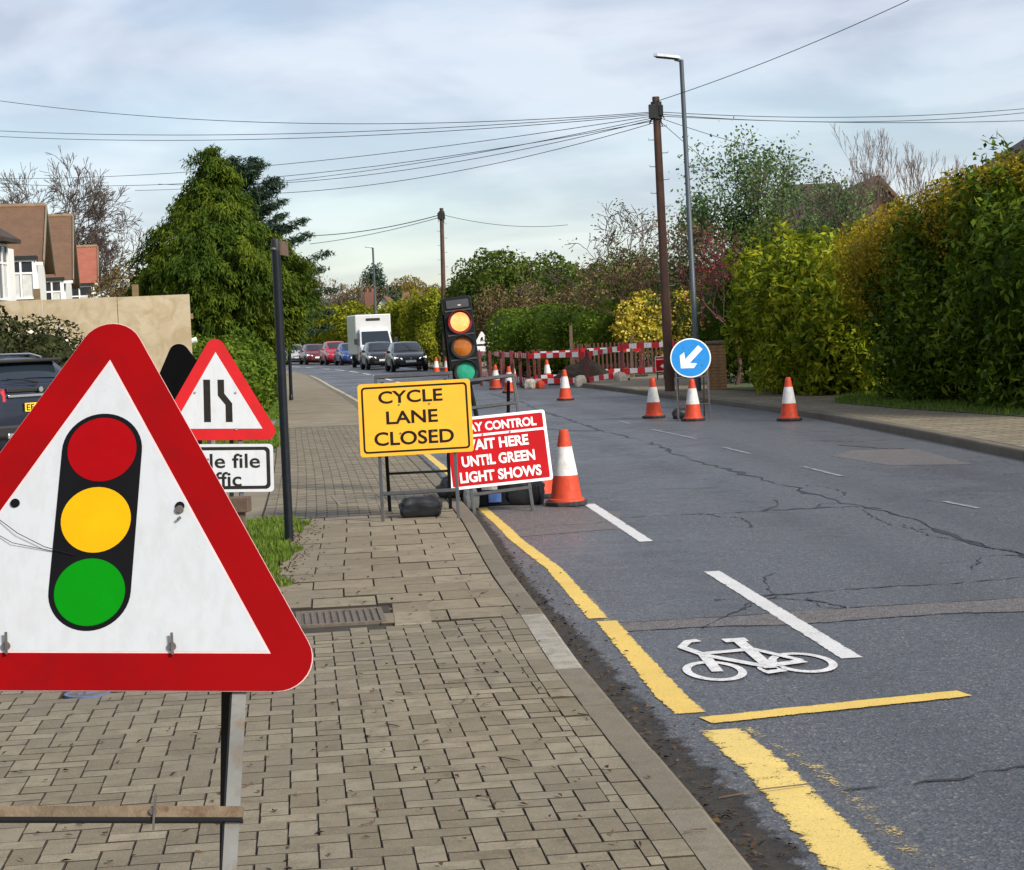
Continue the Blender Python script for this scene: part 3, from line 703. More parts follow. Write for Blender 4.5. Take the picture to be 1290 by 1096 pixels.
vis = sorted([b for b in bricks if in_view(b[1], b[2])[0] and not (in_view(b[1], b[2])[1] < 385 and 400 < in_view(b[1], b[2])[2] < 850)], key=lambda b: b[2])[:292]
visid = {id(b) for b in vis}
ref = block_geo([(-0.1, -0.05), (0.1, -0.05), (0.1, 0.05), (-0.1, 0.05)], 0.0)
refme = bpy.data.meshes.new('paver_brick'); refme.from_pydata(ref[0], [], ref[1]); refme.update(); refme.materials.append(M['paver']); dirty_sides(refme)
rr = random.Random(3)
stuff = MB()
def settle(x, y): return 0.004 * math.sin(x * 1.9 + 0.6) * math.sin(y * 0.8) + 0.0025 * math.sin(x * 5 + y * 3)
for b in bricks:
    q, cx, cy, o, full = b
    dz = settle(cx, cy) + (rr.random() - 0.5) * 0.0018
    if id(b) in visid:
        if full:
            ob = link('brick', refme, None, pav); ob.location = (cx, cy, dz)
            ob.rotation_euler = ((rr.random() - 0.5) * 0.008, (rr.random() - 0.5) * 0.010, th + (math.pi / 2 if o else 0) + (rr.random() - 0.5) * 0.02)
        else:
            v, f = block_geo(q, dz); dirty_sides(MB().add(v, f).build('brick', M['paver'], pav).data)
    else:
        v, f = block_geo(q, dz); stuff.add(v, f)
# far small pavers follow the kerb (running bond)
def bond(mb, f, y0, y1, d0, d1, rowl, wid, z=0.0, jit=0.003):
    nrow = int((y1 - y0) / rowl)
    for r in range(nrow):
        ya, yb = y0 + r * rowl, y0 + (r + 1) * rowl; off = (r % 2) * wid / 2; c = d0 - off
        while c < d1:
            a, b = max(c, d0), min(c + wid, d1)
            if b - a > 0.02:
                q = [tuple(offp(f, ya, a)[:2]), tuple(offp(f, ya, b)[:2]), tuple(offp(f, yb, b)[:2]), tuple(offp(f, yb, a)[:2])]
                v, fc = block_geo(q, z + (rr.random() - 0.5) * jit); mb.add(v, fc)
            c += wid
bond(stuff, kl, 17.6, 36.0, -1.93, -0.155, 0.1, 0.2)
so = stuff.build('paving_bricks', M['paver'], pav); so['kind'] = 'stuff'; dirty_sides(so.data)
strip('far_paving', left_edge, lambda y: offp(kl, y, -0.155), list(np.arange(36.0, 60, 1.0)) + list(np.arange(60, 235, 4.0)), -0.002, M['pave_far'], pav)
# stretch of large slabs in stretcher bond
r_ = 0
y = 10.90
while y < 17.5:
    yb = min(y + 0.4, 17.58); off = (r_ % 2) * 0.2; c = -0.155
    edge = -1.62 if y > 12.3 else -4.3
    c = -0.155 - off if off else -0.155
    cells = ([(-0.155 - 0.2, -0.155)] if off else [])
    while c > edge: cells.append((max(c - 0.4, edge), c)); c -= 0.4
    for a, b in cells:
        if b - a < 0.04: continue
        q = [tuple(offp(kl, y, a)[:2]), tuple(offp(kl, y, b)[:2]), tuple(offp(kl, yb, b)[:2]), tuple(offp(kl, yb, a)[:2])]
        cx = sum(p[0] for p in q) / 4; cy = sum(p[1] for p in q) / 4
        if -1.42 < cx < -0.66 and 10.6 < cy < 11.62: continue
        dz = settle(cx, cy) + (rr.random() - 0.5) * 0.004
        v, f = block_geo(q, dz, g=0.002, bev=0.004); dirty_sides(MB().add(v, f).build('paving_slab', M['slab'], pav).data)
    y = yb; r_ += 1
# slab infill round the grating
for q in ([(-1.52, 10.74), (-1.36, 10.75), (-1.39, 11.55), (-1.56, 11.53)], [(-0.71, 10.74), (-0.50, 10.76), (-0.53, 11.22), (-0.745, 11.20)], [(-0.75, 11.22), (-0.53, 11.24), (-0.56, 11.62), (-0.78, 11.60)]):
    v, f = block_geo(q, 0.001); MB().add(v, f).build('paving_slab', M['slab'], pav)
# edging pavers and kerb stones
y = 3.0
while y < 17.2:
    yb = y + 0.2
    q = [tuple(offp(kl, y, -0.258)[:2]), tuple(offp(kl, y, -0.150)[:2]), tuple(offp(kl, yb, -0.150)[:2]), tuple(offp(kl, yb, -0.258)[:2])]
    if y < 10.8: v, f = block_geo(q, settle(q[0][0], y) + (rr.random() - 0.5) * 0.004); dirty_sides(MB().add(v, f).build('edging_brick', M['paver'], pav).data)
    y = yb
def kerbs(f, y0, y1, side, parent, ln=0.915, kmat=None):
    y = y0
    while y < y1:
        a0 = 0.0 if side < 0 else 0.0; prof = [(0.0, -0.14), (0.0, -0.026), (0.008, -0.008), (0.024, 0.0), (0.147, 0.0), (0.147, -0.14)]
        mb = MB(); vs = []; fs = []; n = len(prof); dz = (rr.random() - 0.5) * 0.008
        for t in (y + 0.006, y + ln - 0.006):
            for d, z in prof: p = offp(f, t, side * d); vs.append((p.x, p.y, z + dz))
        for i in range(n): j = (i + 1) % n; fs.append((i, j, n + j, n + i) if side > 0 else (j, i, n + i, n + j))
        fs += [tuple(range(n)), tuple(range(2 * n - 1, n - 1, -1))]
        mb.add(vs, fs).build('kerb_stone', kmat if kmat else M['kerb_new' if 9.1 < y < 10.1 else 'kerb'], parent); y += ln
kerbs(kl, 2.7, 44, -1, pav)
strip('far_kerb', lambda y: offp(kl, y, -0.15), lambda y: offp(kl, y, 0.0), list(np.arange(44.2, 60, 1)) + list(np.arange(60, 235, 4.0)), 0.0, M['kerb'], pav)

# ---- right pavement
def right_back(y): return offp(kr, y, float(np.interp(y, [-6, 30, 36, 48, 240], [2.6, 2.0, 1.75, 1.6, 1.6])))
pvr = strip('pavement_right', lambda y: offp(kr, y, 0.15), lambda y: offp(kr, y, 4.2), list(np.arange(8, 60, 0.8)) + list(np.arange(60, 235, 4.0)), -0.012, M['pave_far'], kind='structure')
rs = MB(); bond(rs, kr, 16, 52, 0.15, 3.6, 0.2, 0.4); o = rs.build('paving_bricks', M['slab'], pvr); o['kind'] = 'stuff'; dirty_sides(o.data)
kerbs(kr, 14, 55, 1, pvr, kmat=M['kerb_dark'])
strip('far_kerb', lambda y: offp(kr, y, 0.0), lambda y: offp(kr, y, 0.15), list(np.arange(55.2, 60, 1)) + list(np.arange(60, 235, 4.0)), 0.0, M['kerb'], pvr)
fk = MB()
for y in np.arange(55.2, 120, 1.0):
    a, b = offp(kr, y, 0.0), offp(kr, y + 1.0, 0.0); fk.add([(a.x, a.y, -0.13), (b.x, b.y, -0.13), (b.x, b.y, 0), (a.x, a.y, 0)], [(0, 3, 2, 1)])
fk.build('far_kerb_face', M['kerb'], pvr)

# ---- verges and gardens
ver_l = strip('verge_left', lambda y: offp(kl, y, -60), left_edge, [12.35, 12.5, 13, 14, 15, 16, 17, 17.6], -0.010, M['turf'], kind='structure')
sheet('driveway', [(-60, 3), (-3.9, 3), (-3.9, 12.3), (-60, 12.3)], -0.016, M['pave_far'], kind='structure')
strip('driveway_left', lambda y: offp(kl, y, -60), left_edge, list(np.arange(17.65, 28.7, 1.0)), -0.02, M['pave_far'], kind='structure')
strip('garden_left', lambda y: offp(kl, y, -80), left_edge, [28.65] + list(np.arange(29, 60, 1.0)) + list(np.arange(60, 235, 4.0)), -0.008, M['turf'], kind='structure')
sheet('garden_path', [(-9, 37.2), (-4.55, 36.2), (-4.85, 39.3), (-9, 40.3)], -0.003, M['pave_far'], kind='structure')
VR = [(6.25, 36.8), (6.75, 33.6), (7.82, 29.2), (8.7, 24.5), (14, 24.5), (14, 40), (8, 41), (6.9, 39.5)]
sheet('verge_right', VR, 0.012, M['turf'], kind='structure')
strip('garden_right', lambda y: offp(kr, y, 4.2), lambda y: offp(kr, y, 90), [-6] + list(np.arange(8, 60, 4.0)) + list(np.arange(60, 235, 6.0)), -0.03, M['turf'], kind='structure')
sheet('hedge_foot_verge', [(4.95, 47.6), (5.9, 44.0), (6.7, 41.4), (8.5, 42), (8, 49), (5.3, 50)], 0.012, M['turf'], kind='structure')

def grass(name, label, sampler, n, h, seed, lean=0.5, wd=0.006):
    r = np.random.default_rng(seed); p = sampler(r, n); n = len(p)
    ang = r.random(n) * 2 * np.pi; hh = h * (0.45 + 0.8 * r.random(n)); ln = lean * r.random(n) * hh
    d = np.stack([np.cos(ang), np.sin(ang), np.zeros(n)], 1); s = np.stack([-np.sin(ang), np.cos(ang), np.zeros(n)], 1) * wd
    base = np.concatenate([p, np.full((n, 1), -0.012)], 1)
    tip = base + d * ln[:, None] + np.array([0, 0, 1]) * hh[:, None]; mid = base + d * (ln * 0.3)[:, None] + np.array([0, 0, 0.6]) * hh[:, None]
    co = np.stack([base - s, base + s, mid + s * 0.7, tip, mid - s * 0.7], 1).reshape(-1, 3)
    i = np.arange(n)[:, None] * 5
    me = np_mesh(name, co, quads=i + np.array([[0, 1, 2, 4]]), tris=i + np.array([[4, 2, 3]]), attr=np.tile(r.random(n), 2))
    o = link(name, me, M['grass']); tag(o, label, 'grass', kind='stuff'); return o
def samp_left(r, n):
    y = 12.4 + 5.15 * r.random(n); e = np.array([left_edge(t).x for t in y]); x = e + 0.06 * np.sin(y * 3.1) + 0.04 * np.sin(y * 9) + 0.05 - 1.9 * r.random(n) ** 1.4
    return np.stack([x, y], 1)
grass('grass_verge', 'ragged green grass verge behind the road narrows sign by the dark post', samp_left, 14000, 0.048, 11)
def samp_left2(r, n):
    y = np.concatenate([28.7 + 7.0 * r.random(n // 2), 40.3 + 13 * r.random(n - n // 2)]); e = np.array([left_edge(t).x for t in y])
    return np.stack([e + 0.1 * np.sin(y * 1.7) - 2.6 * r.random(n) ** 1.3, y], 1)
grass('grass_lawn', 'bright grass strip below the laurel bush along the back of the pavement', samp_left2, 16000, 0.08, 12, wd=0.011)
def inside(poly, x, y):
    c = np.zeros(len(x), bool); n = len(poly)
    for i in range(n):
        (x1, y1), (x2, y2) = poly[i], poly[(i + 1) % n]
        with np.errstate(divide='ignore', invalid='ignore'): k = ((y1 > y) != (y2 > y)) & (x < (x2 - x1) * (y - y1) / (y2 - y1) + x1)
        c ^= k
    return c
def samp_right(r, n):
    x = 6 + 5 * r.random(n * 3); y = 25 + 16 * r.random(n * 3); k = inside(VR, x + 0.08 * np.sin(y * 4), y); return np.stack([x[k], y[k]], 1)[:n]
grass('grass_verge', 'short green grass verge below the dark hedge beside the far pavement', samp_right, 14000, 0.10, 13, wd=0.012)

# ================================================================== signs and works furniture
def plane(O, yaw, tilt, roll):
    """tilted sign plane: P(a right, b up, c toward the viewer)"""
    yaw, tilt, roll = R_(yaw), R_(tilt), R_(roll); O = Vector(O)
    Rv = Vector((math.cos(yaw), math.sin(yaw), 0)); B = Vector((-math.sin(yaw), math.cos(yaw), 0))
    U = Vector((0, 0, 1)) * math.cos(tilt) + B * math.sin(tilt)
    R2 = Rv * math.cos(roll) + U * math.sin(roll); U2 = U * math.cos(roll) - Rv * math.sin(roll); N = R2.cross(U2)
    f = lambda a, b, c=0.0: O + R2 * a + U2 * b + N * c
    f.R, f.U, f.N, f.O, f.B = R2, U2, N, O, B
    f.down = lambda a, z: (z - (O + R2 * a).z) / U2.z       # b where the leg at a meets height z
    return f
def rounded(pts, r, seg=6):
    """round the corners of a convex polygon"""
    out = []; n = len(pts)
    for i in range(n):
        p0, p, p1 = Vector(pts[i - 1]), Vector(pts[i]), Vector(pts[(i + 1) % n])
        d0 = (p0 - p).normalized(); d1 = (p1 - p).normalized(); half = d0.angle(d1) / 2
        bis = (d0 + d1).normalized(); c = p + bis * (r / math.sin(half)); t = r / math.tan(half)
        a = p + d0 * t; b = p + d1 * t; a0 = math.atan2(a.y - c.y, a.x - c.x); a1 = math.atan2(b.y - c.y, b.x - c.x)
        da = (a1 - a0 + math.pi) % (2 * math.pi) - math.pi
        out += [(c.x + r * math.cos(a0 + da * k / seg), c.y + r * math.sin(a0 + da * k / seg)) for k in range(seg + 1)]
    return out
def circ(cx, cy, r, n=40): return [(cx + r * math.cos(2 * math.pi * k / n), cy + r * math.sin(2 * math.pi * k / n)) for k in range(n)]
def frame_loop(mb, outer, inner, P, t0, t1):
    n = len(outer); vs = [P(*q, t1) for q in outer] + [P(*q, t1) for q in inner] + [P(*q, t0) for q in outer] + [P(*q, t0) for q in inner]; fs = []
    for i in range(n):
        j = (i + 1) % n
        fs += [(i, j, n + j, n + i), (2 * n + j, 2 * n + i, 3 * n + i, 3 * n + j), (i, 2 * n + i, 2 * n + j, j), (n + j, 3 * n + j, 3 * n + i, n + i)]
    mb.add(vs, fs); return mb

def lettering(txt, P, cx, cy, cap, width, c, mat, parent, off, bold=0.0, name='lettering'):
    cu = bpy.data.curves.new('txt', 'FONT'); cu.body = txt; cu.size = 1.0; cu.align_x = 'CENTER'; cu.offset = bold; cu.resolution_u = 4
    ob = bpy.data.objects.new('txt', cu); COL.objects.link(ob)
    me = bpy.data.meshes.new_from_object(ob); bpy.data.objects.remove(ob); bpy.data.curves.remove(cu)
    co = np.zeros(len(me.vertices) * 3); me.vertices.foreach_get('co', co); co = co.reshape(-1, 3)
    x0, x1 = co[:, 0].min(), co[:, 0].max()
    ref_cap = 0.70
    sx = width / (x1 - x0); sy = cap / ref_cap; xm = (x0 + x1) / 2
    for v in me.vertices: v.co = P(cx + (v.co.x - xm) * sx, cy + v.co.y * sy - cap / 2, c) - Vector(off)
    me.name = name; me.materials.clear()
    return link(name, me, mat, parent)

def stand(parent, P, hs, zl, zr, top, bars, mat, off, wd=0.032, back=-0.03, rear=0.55, rear_mat=None, rear_bar=0.25, top_bar=True):
    """A-frame: two front legs, crossbars, two rear legs"""
    for a, zg in ((-hs, zl), (hs, zr)):
        MB(off).bar(P(a, P.down(a, zg), back), P(a, top, back), wd, wd, P.N).build('leg', mat, parent, bevel=0.003)
    for b in bars: MB(off).bar(P(-hs - wd / 2 - 0.002, b, back + 0.004), P(hs + wd / 2 + 0.002, b, back + 0.004), wd * 0.8, wd, P.U).build('crossbar', mat, parent, bevel=0.003)
    if top_bar:
        MB(off).bar(P(-hs - wd / 2, top + wd / 2, back), P(hs + wd / 2, top + wd / 2, back), wd, wd, P.N).build('crossbar', mat, parent, bevel=0.003)
    ft = {}
    for a, zg in ((-hs + wd * 1.6, zl), (hs - wd * 1.6, zr)):
        t = P(a, top - 0.03, back - 0.03); ffoot = Vector((t.x, t.y, zg)) + P.B * rear; ft[a] = (t, ffoot)
        MB(off).bar(t, ffoot, wd, wd * 0.8, P.B).build('rear_leg', rear_mat or mat, parent, bevel=0.003)
    (t0, f0), (t1, f1) = list(ft.values())
    MB(off).bar(f0.lerp(t0, rear_bar), f1.lerp(t1, rear_bar), wd * 0.7, wd * 0.7).build('rear_crossbar', rear_mat or mat, parent)

# ---------------------------------------------------------------- near sign: traffic signals ahead
P = plane((-1.060, 4.598, 0.898), 1.9, 25.4, -3.0)
base = Vector((-1.06, 4.3, 0))
t = empty('traffic_signal_warning_sign', base, 0, 'large red bordered triangle warning sign showing a traffic light, nearest on the pavement', 'road sign')
Li = 0.89; hi = Li * 0.8660; bw = 0.098
def tri(L, h0=0.0): return [(-L / 2, h0), (L / 2, h0), (0, h0 + L * 0.8660)]
Ls = Li + 2 * math.sqrt(3) * bw
outer = rounded(tri(Ls, -bw), 0.082, 10)
MB(base).plate(outer, P, -0.006, -0.0015).build('backing_plate', M['sign_edge'], t)
MB(base).plate([(x * 0.9965, (y - 0.25) * 0.9965 + 0.25) for x, y in outer], P, -0.0015, 0.0005).build('red_border', M['sign_red'], t)
MB(base).plate(tri(Li + 0.014, -0.004), P, 0.0004, 0.0012).build('inner_edge', M['sign_edge'], t)
MB(base).plate(tri(Li), P, 0.0006, 0.0018).build('white_face', M['sign_white'], t)
# signal symbol
yb, yt, rw = 0.152, 0.526, 0.101
st = [(rw * math.cos(a), yt + rw * math.sin(a)) for a in np.linspace(0, math.pi, 24)] + [(rw * math.cos(a), yb + rw * math.sin(a)) for a in np.linspace(math.pi, 2 * math.pi, 24)]
sy = MB(base).plate(st, P, 0.0018, 0.0028).build('signal_symbol', M['sign_black'], t)
for cy_, nm, mt in ((0.528, 'red_disc', 'disc_red'), (0.339, 'amber_disc', 'disc_amber'), (0.150, 'green_disc', 'disc_green')):
    MB(base).plate(circ(0, cy_, 0.087), P, 0.0028, 0.0038).build(nm, M[mt], sy)
# fixings
for a, b in ((-0.205, 0.382), (0.207, 0.376)):
    k = MB(base).plate(circ(a, b, 0.0115, 16), P, 0.0018, 0.006).build('bolt_cap', M['sign_black'], t)
for a, b in ((-0.190, 0.012), (0.212, 0.012), (0.2075, 0.366)):
    c_ = MB(base).plate(circ(a, b, 0.010, 12), P, 0.0018, 0.010)
    c_.bar(P(a + 0.004, b - 0.022, 0.010), P(a - 0.002, b + 0.032 * (1 if b < 0.2 else -0.9), 0.014), 0.006, 0.005, P.N).build('clip', M['bolt'], t)
MB(base).tube([P(-0.27, 0.36, 0.004), P(-0.19, 0.30, 0.012), P(-0.12, 0.265, 0.010), P(-0.045, 0.245, 0.006)], 0.0010, 5).tube([P(-0.27, 0.315, 0.004), P(-0.20, 0.275, 0.010), P(-0.10, 0.255, 0.005)], 0.0009, 5).build('stray_wire', M['frame_black'], t)
# frame: angle-iron legs, rusty crossbar
hs = 0.365; bk = -0.012
for s in (-1, 1):
    a = s * hs
    m = MB(base); bot = P.down(a, 0.0)
    m.bar(P(a + 0.014, bot, bk - 0.003), P(a + 0.014, 0.06, bk - 0.003), 0.034, 0.005, P.N)
    m.build('leg', M['galv'], t)
    MB(base).bar(P(a - 0.006, bot, bk - 0.024), P(a - 0.006, 0.06, bk - 0.024), 0.004, 0.046, P.N).build('leg_flange', M['frame_black'], t)
MB(base).bar(P(-hs - 0.01, -0.388, bk + 0.006), P(hs + 0.04, -0.388, bk + 0.006), 0.026, 0.007, P.N).build('crossbar', M['rust'], t)
MB(base).bar(P(-hs - 0.01, -0.406, bk - 0.004), P(hs + 0.038, -0.406, bk - 0.004), 0.009, 0.030, P.N).build('crossbar_flange_shade', M['frame_black'], t)  # lower flange coloured black for the shade under the bar
for s in (-0.53, 0.53):
    MB(base).plate(circ(s * hs, -0.388, 0.009, 10), P, bk + 0.008, bk + 0.016).bar(P(s * hs + 0.004, -0.433, bk + 0.016), P(s * hs + 0.004, -0.348, bk + 0.018), 0.005, 0.004, P.N).build('wing_bolt', M['bolt'], t)
for s in (-1, 1):
    a = s * hs - 0.02; tp = P(a, 0.02, bk - 0.04); ft = Vector((tp.x - 0.135, tp.y + 0.55, 0))
    MB(base).bar(tp, ft, 0.034, 0.034, (0, 1, 0)).build('rear_leg', M['frame_black'], t)

# ---------------------------------------------------------------- road narrows sign with plate
P = plane((-2.18, 14.10, 1.004), 15.4, 12, -2.9); base = Vector((-2.18, 14.0, 0))
t = empty('road_narrows_sign', base, 0, 'red triangle road narrows sign standing on the grass verge', 'road sign')
Li = 0.67; bw = 0.085; Ls = Li + 2 * math.sqrt(3) * bw
outer = rounded(tri(Ls, -bw), 0.07, 8)
MB(base).plate(outer, P, -0.006, 0.0).build('red_border', M['sign_red2'], t)
MB(base).plate(tri(Li), P, 0.0, 0.003).build('white_face', M['sign_white'], t)
MB(base).plate([(-0.095, 0.05), (-0.045, 0.05), (-0.045, 0.37), (-0.095, 0.37)], P, 0.003, 0.005).build('straight_edge_mark', M['sign_letter'], t)
MB(base).plate([(0.065, 0.05), (0.115, 0.05), (0.115, 0.19), (0.058, 0.265), (0.058, 0.37), (0.010, 0.37), (0.010, 0.25), (0.065, 0.18)], P, 0.003, 0.005).build('stepped_edge_mark', M['sign_letter'], t)
for a, b in ((-0.16, 0.27), (0.14, 0.27), (0.14, -0.005)): MB(base).plate(circ(a, b, 0.009, 10), P, 0.003, 0.008).build('bolt', M['bolt'], t)
pw, ph, pb = 0.41, 0.36, -0.115
pl = MB(base).plate(rounded([(-pw, pb - ph), (pw, pb - ph), (pw, pb), (-pw, pb)], 0.03), P, -0.006, 0.0).build('supplementary_plate', M['sign_white'], t)
frame_loop(MB(base), rounded([(-pw + 0.025, pb - ph + 0.022), (pw - 0.025, pb - ph + 0.022), (pw - 0.025, pb - 0.022), (-pw + 0.025, pb - 0.022)], 0.035), rounded([(-pw + 0.052, pb - ph + 0.046), (pw - 0.052, pb - ph + 0.046), (pw - 0.052, pb - 0.046), (-pw + 0.052, pb - 0.046)], 0.022), P, 0.0, 0.002).build('black_border', M['sign_letter'], pl)
lettering('Single file', P, -0.02, pb - 0.125, 0.105, 0.66, 0.003, M['sign_letter'], pl, base, 0.012)
lettering('traffic', P, -0.03, pb - 0.262, 0.105, 0.40, 0.003, M['sign_letter'], pl, base, 0.012)
stand(t, P, 0.17, 0, 0, 0.40, [pb - ph - 0.12], M['frame_grey'], base, rear=0.5, top_bar=False)
# back of another warning sign facing the other way
P = plane((-2.70, 15.9, 1.03), 0, -10, 3); base = Vector((-2.70, 15.9, 0))
t = empty('reversed_warning_sign', base, 0, 'black triangular sign seen from behind, left of the road narrows sign', 'road sign')
MB(base).plate(rounded(tri(0.82, 0.0), 0.085, 8), P, -0.004, 0.004).build('sign_back', M['sign_black'], t)
stand(t, plane((-2.70, 15.9, 1.03), 0, 10, 3), 0.2, 0, 0, 0.25, [0.20, -0.7], M['galv'], base, rear=0.5, back=0.012)
# low timber rail
base = Vector((-1.95, 13.35, 0))
t = empty('timber_rail', base, 0, 'low brown timber post and rail below the single file plate', 'wooden rail')
MB(base).box((-1.955, 13.35, 0.22), (0.11, 0.10, 0.46)).build('post', M['wood_old'], t, bevel=0.006)
MB(base).box((-3.35, 13.45, 0.22), (0.11, 0.10, 0.46)).build('post', M['wood_old'], t, bevel=0.006)
MB(base).bar((-3.5, 13.455, 0.50), (-1.86, 13.335, 0.50), 0.13, 0.105).build('rail', M['wood_old'], t, bevel=0.006)

# ---------------------------------------------------------------- yellow cycle lane sign
P = plane((-0.849, 16.94, 0.575), 2.1, 14, 0.7); base = Vector((-0.85, 16.8, 0))
t = empty('cycle_lane_closed_sign', base, 0, 'yellow cycle lane closed sign on a grey frame at the kerb', 'road sign')
W2, H = 0.505, 0.665
bd = MB(base).plate(rounded([(-W2, 0), (W2, 0), (W2, H), (-W2, H)], 0.028), P, -0.008, 0.0).build('sign_board', M['sign_yellow'], t)
frame_loop(MB(base), rounded([(-W2 + .03, .03), (W2 - .03, .03), (W2 - .03, H - .03), (-W2 + .03, H - .03)], 0.035), rounded([(-W2 + .047, .047), (W2 - .047, .047), (W2 - .047, H - .047), (-W2 + .047, H - .047)], 0.022), P, 0.0, 0.002).build('black_border', M['sign_letter'], bd)
lettering('CYCLE', P, -0.035, 0.535, 0.110, 0.575, 0.003, M['sign_letter'], bd, base, 0.018)
lettering('LANE', P, -0.03, 0.347, 0.115, 0.46, 0.003, M['sign_letter'], bd, base, 0.018)
lettering('CLOSED', P, -0.02, 0.158, 0.120, 0.71, 0.003, M['sign_letter'], bd, base, 0.018)
for a, b in ((-0.14, 0.46), (0.13, 0.455), (-0.14, 0.20), (0.15, 0.20)): MB(base).plate(circ(a, b, 0.008, 10), P, 0.002, 0.008).build('bolt', M['bolt'], bd)
stand(t, P, 0.335, 0, 0, 0.715, [-0.335], M['frame_grey'], base, rear=0.62, rear_mat=M['frame_black'], rear_bar=0.30)
def sandbag(name, c, size, rz, mat, label, cat='sandbag', group=None, seed=1):
    me = bpy.data.meshes.new(name); bm = bmesh.new(); bmesh.ops.create_cube(bm, size=1.0); bmesh.ops.subdivide_edges(bm, edges=bm.edges, cuts=9, use_grid_fill=True)
    for v in bm.verts:
        x, y, z = v.co; e = 0.5
        f = (1 - (2 * x) ** 6 * 0.35) * (1 - (2 * y) ** 6 * 0.35)
        zz = z * f if z > 0 else z
        n = mnoise.noise(Vector((x * 3 + seed * 7.3, y * 3, z * 2))) * 0.13 + mnoise.noise(Vector((x * 9 + seed, y * 7, z * 8))) * 0.05
        k = 1 - 0.12 * (2 * abs(z)) ** 3
        v.co = Vector((x * k * size[0], y * k * size[1], (zz + 0.5) * size[2])) * (1 + n)
        if z > -0.45: v.co.z += 0.035 * size[2] * mnoise.noise(Vector((x * 6, y * 6, seed)))
    bm.to_mesh(me); bm.free(); me.polygons.foreach_set('use_smooth', [True] * len(me.polygons))
    o = link(name, me, mat); o.location = c; o.rotation_euler = (0, 0, rz); tag(o, label, cat, group); return o
bag = sandbag('sandbag', (-0.855, 17.15, 0.004), (0.37, 0.24, 0.175), R_(4), M['bag_black'], 'black rubber sandbag under the yellow cycle lane sign', seed=2)
# ---------------------------------------------------------------- red wait-here sign
P = plane((-0.116, 18.49, 0.145), 5.3, 14, 3.4); base = Vector((-0.116, 18.3, RZ))
t = empty('wait_here_sign', base, 0, 'red wait here until green light shows sign, leaning in the gutter', 'road sign')
W2, H = 0.505, 0.705
bd = MB(base).plate(rounded([(-W2, 0), (W2, 0), (W2, H), (-W2, H)], 0.03), P, -0.008, 0.0).build('sign_board', M['white_clean'], t)
MB(base).plate(rounded([(-W2 + .028, .028), (W2 - .028, .028), (W2 - .028, 0.505), (-W2 + .028, 0.505)], 0.015), P, 0.0, 0.0025).build('red_panel', M['sign_red2'], bd)
MB(base).plate(rounded([(-W2 + .028, .53), (W2 - .028, .53), (W2 - .028, H - .028), (-W2 + .028, H - .028)], 0.015), P, 0.0, 0.0025).build('red_panel', M['sign_red2'], bd)
lettering('2 WAY CONTROL', P, -0.02, 0.60, 0.082, 0.86, 0.004, M['white_clean'], bd, base, 0.034)
lettering('WAIT HERE', P, -0.02, 0.425, 0.098, 0.66, 0.004, M['white_clean'], bd, base, 0.034)
lettering('UNTIL GREEN', P, -0.005, 0.268, 0.098, 0.72, 0.004, M['white_clean'], bd, base, 0.034)
lettering('LIGHT SHOWS', P, 0.0, 0.112, 0.098, 0.80, 0.004, M['white_clean'], bd, base, 0.034)
for a, b in ((-0.13, 0.517), (0.14, 0.517), (-0.10, 0.255), (0.14, 0.26)): MB(base).plate(circ(a, b, 0.009, 10), P, 0.003, 0.009).build('bolt', M['bolt'], bd)
P2 = plane((-0.135, 18.49, 0.145), 5.3, 14, 4.6)
stand(t, P2, 0.285, RZ, RZ, 1.06, [-0.055, 0.80], M['frame_grey'], base, rear=0.62, rear_mat=M['frame_black'])

# ---------------------------------------------------------------- portable traffic light
P = plane((-0.435, 19.55, 1.10), 4, 2, 4.6); base = Vector((-0.30, 19.5, RZ))
t = empty('portable_traffic_light', base, 0, 'portable black traffic light showing an orange top lamp behind the signs', 'traffic light')
hw, hh = 0.148, 0.915
h = MB(base).plate(rounded([(-hw, 0), (hw, 0), (hw, hh), (-hw, hh)], 0.03), P, -0.16, 0.0).build('signal_head', M['frame_black'], t, bevel=0.008)
MB(base).plate(rounded([(-0.115, 0.80), (0.115, 0.80), (0.115, 0.885), (-0.115, 0.885)], 0.012), P, 0.0, 0.012).build('control_panel', M['panel_grey'], h)
MB(base).plate(rounded([(0.0, 0.822), (0.035, 0.822), (0.035, 0.832), (0.0, 0.832)], 0.003), P, 0.012, 0.015).build('panel_switch', M['label_white'], h)
for b in (0.775, 0.525, 0.27): MB(base).bar(P(-hw + 0.012, b, 0.004), P(hw - 0.012, b, 0.004), 0.012, 0.014, P.U).build('housing_rib', M['panel_grey'], h)
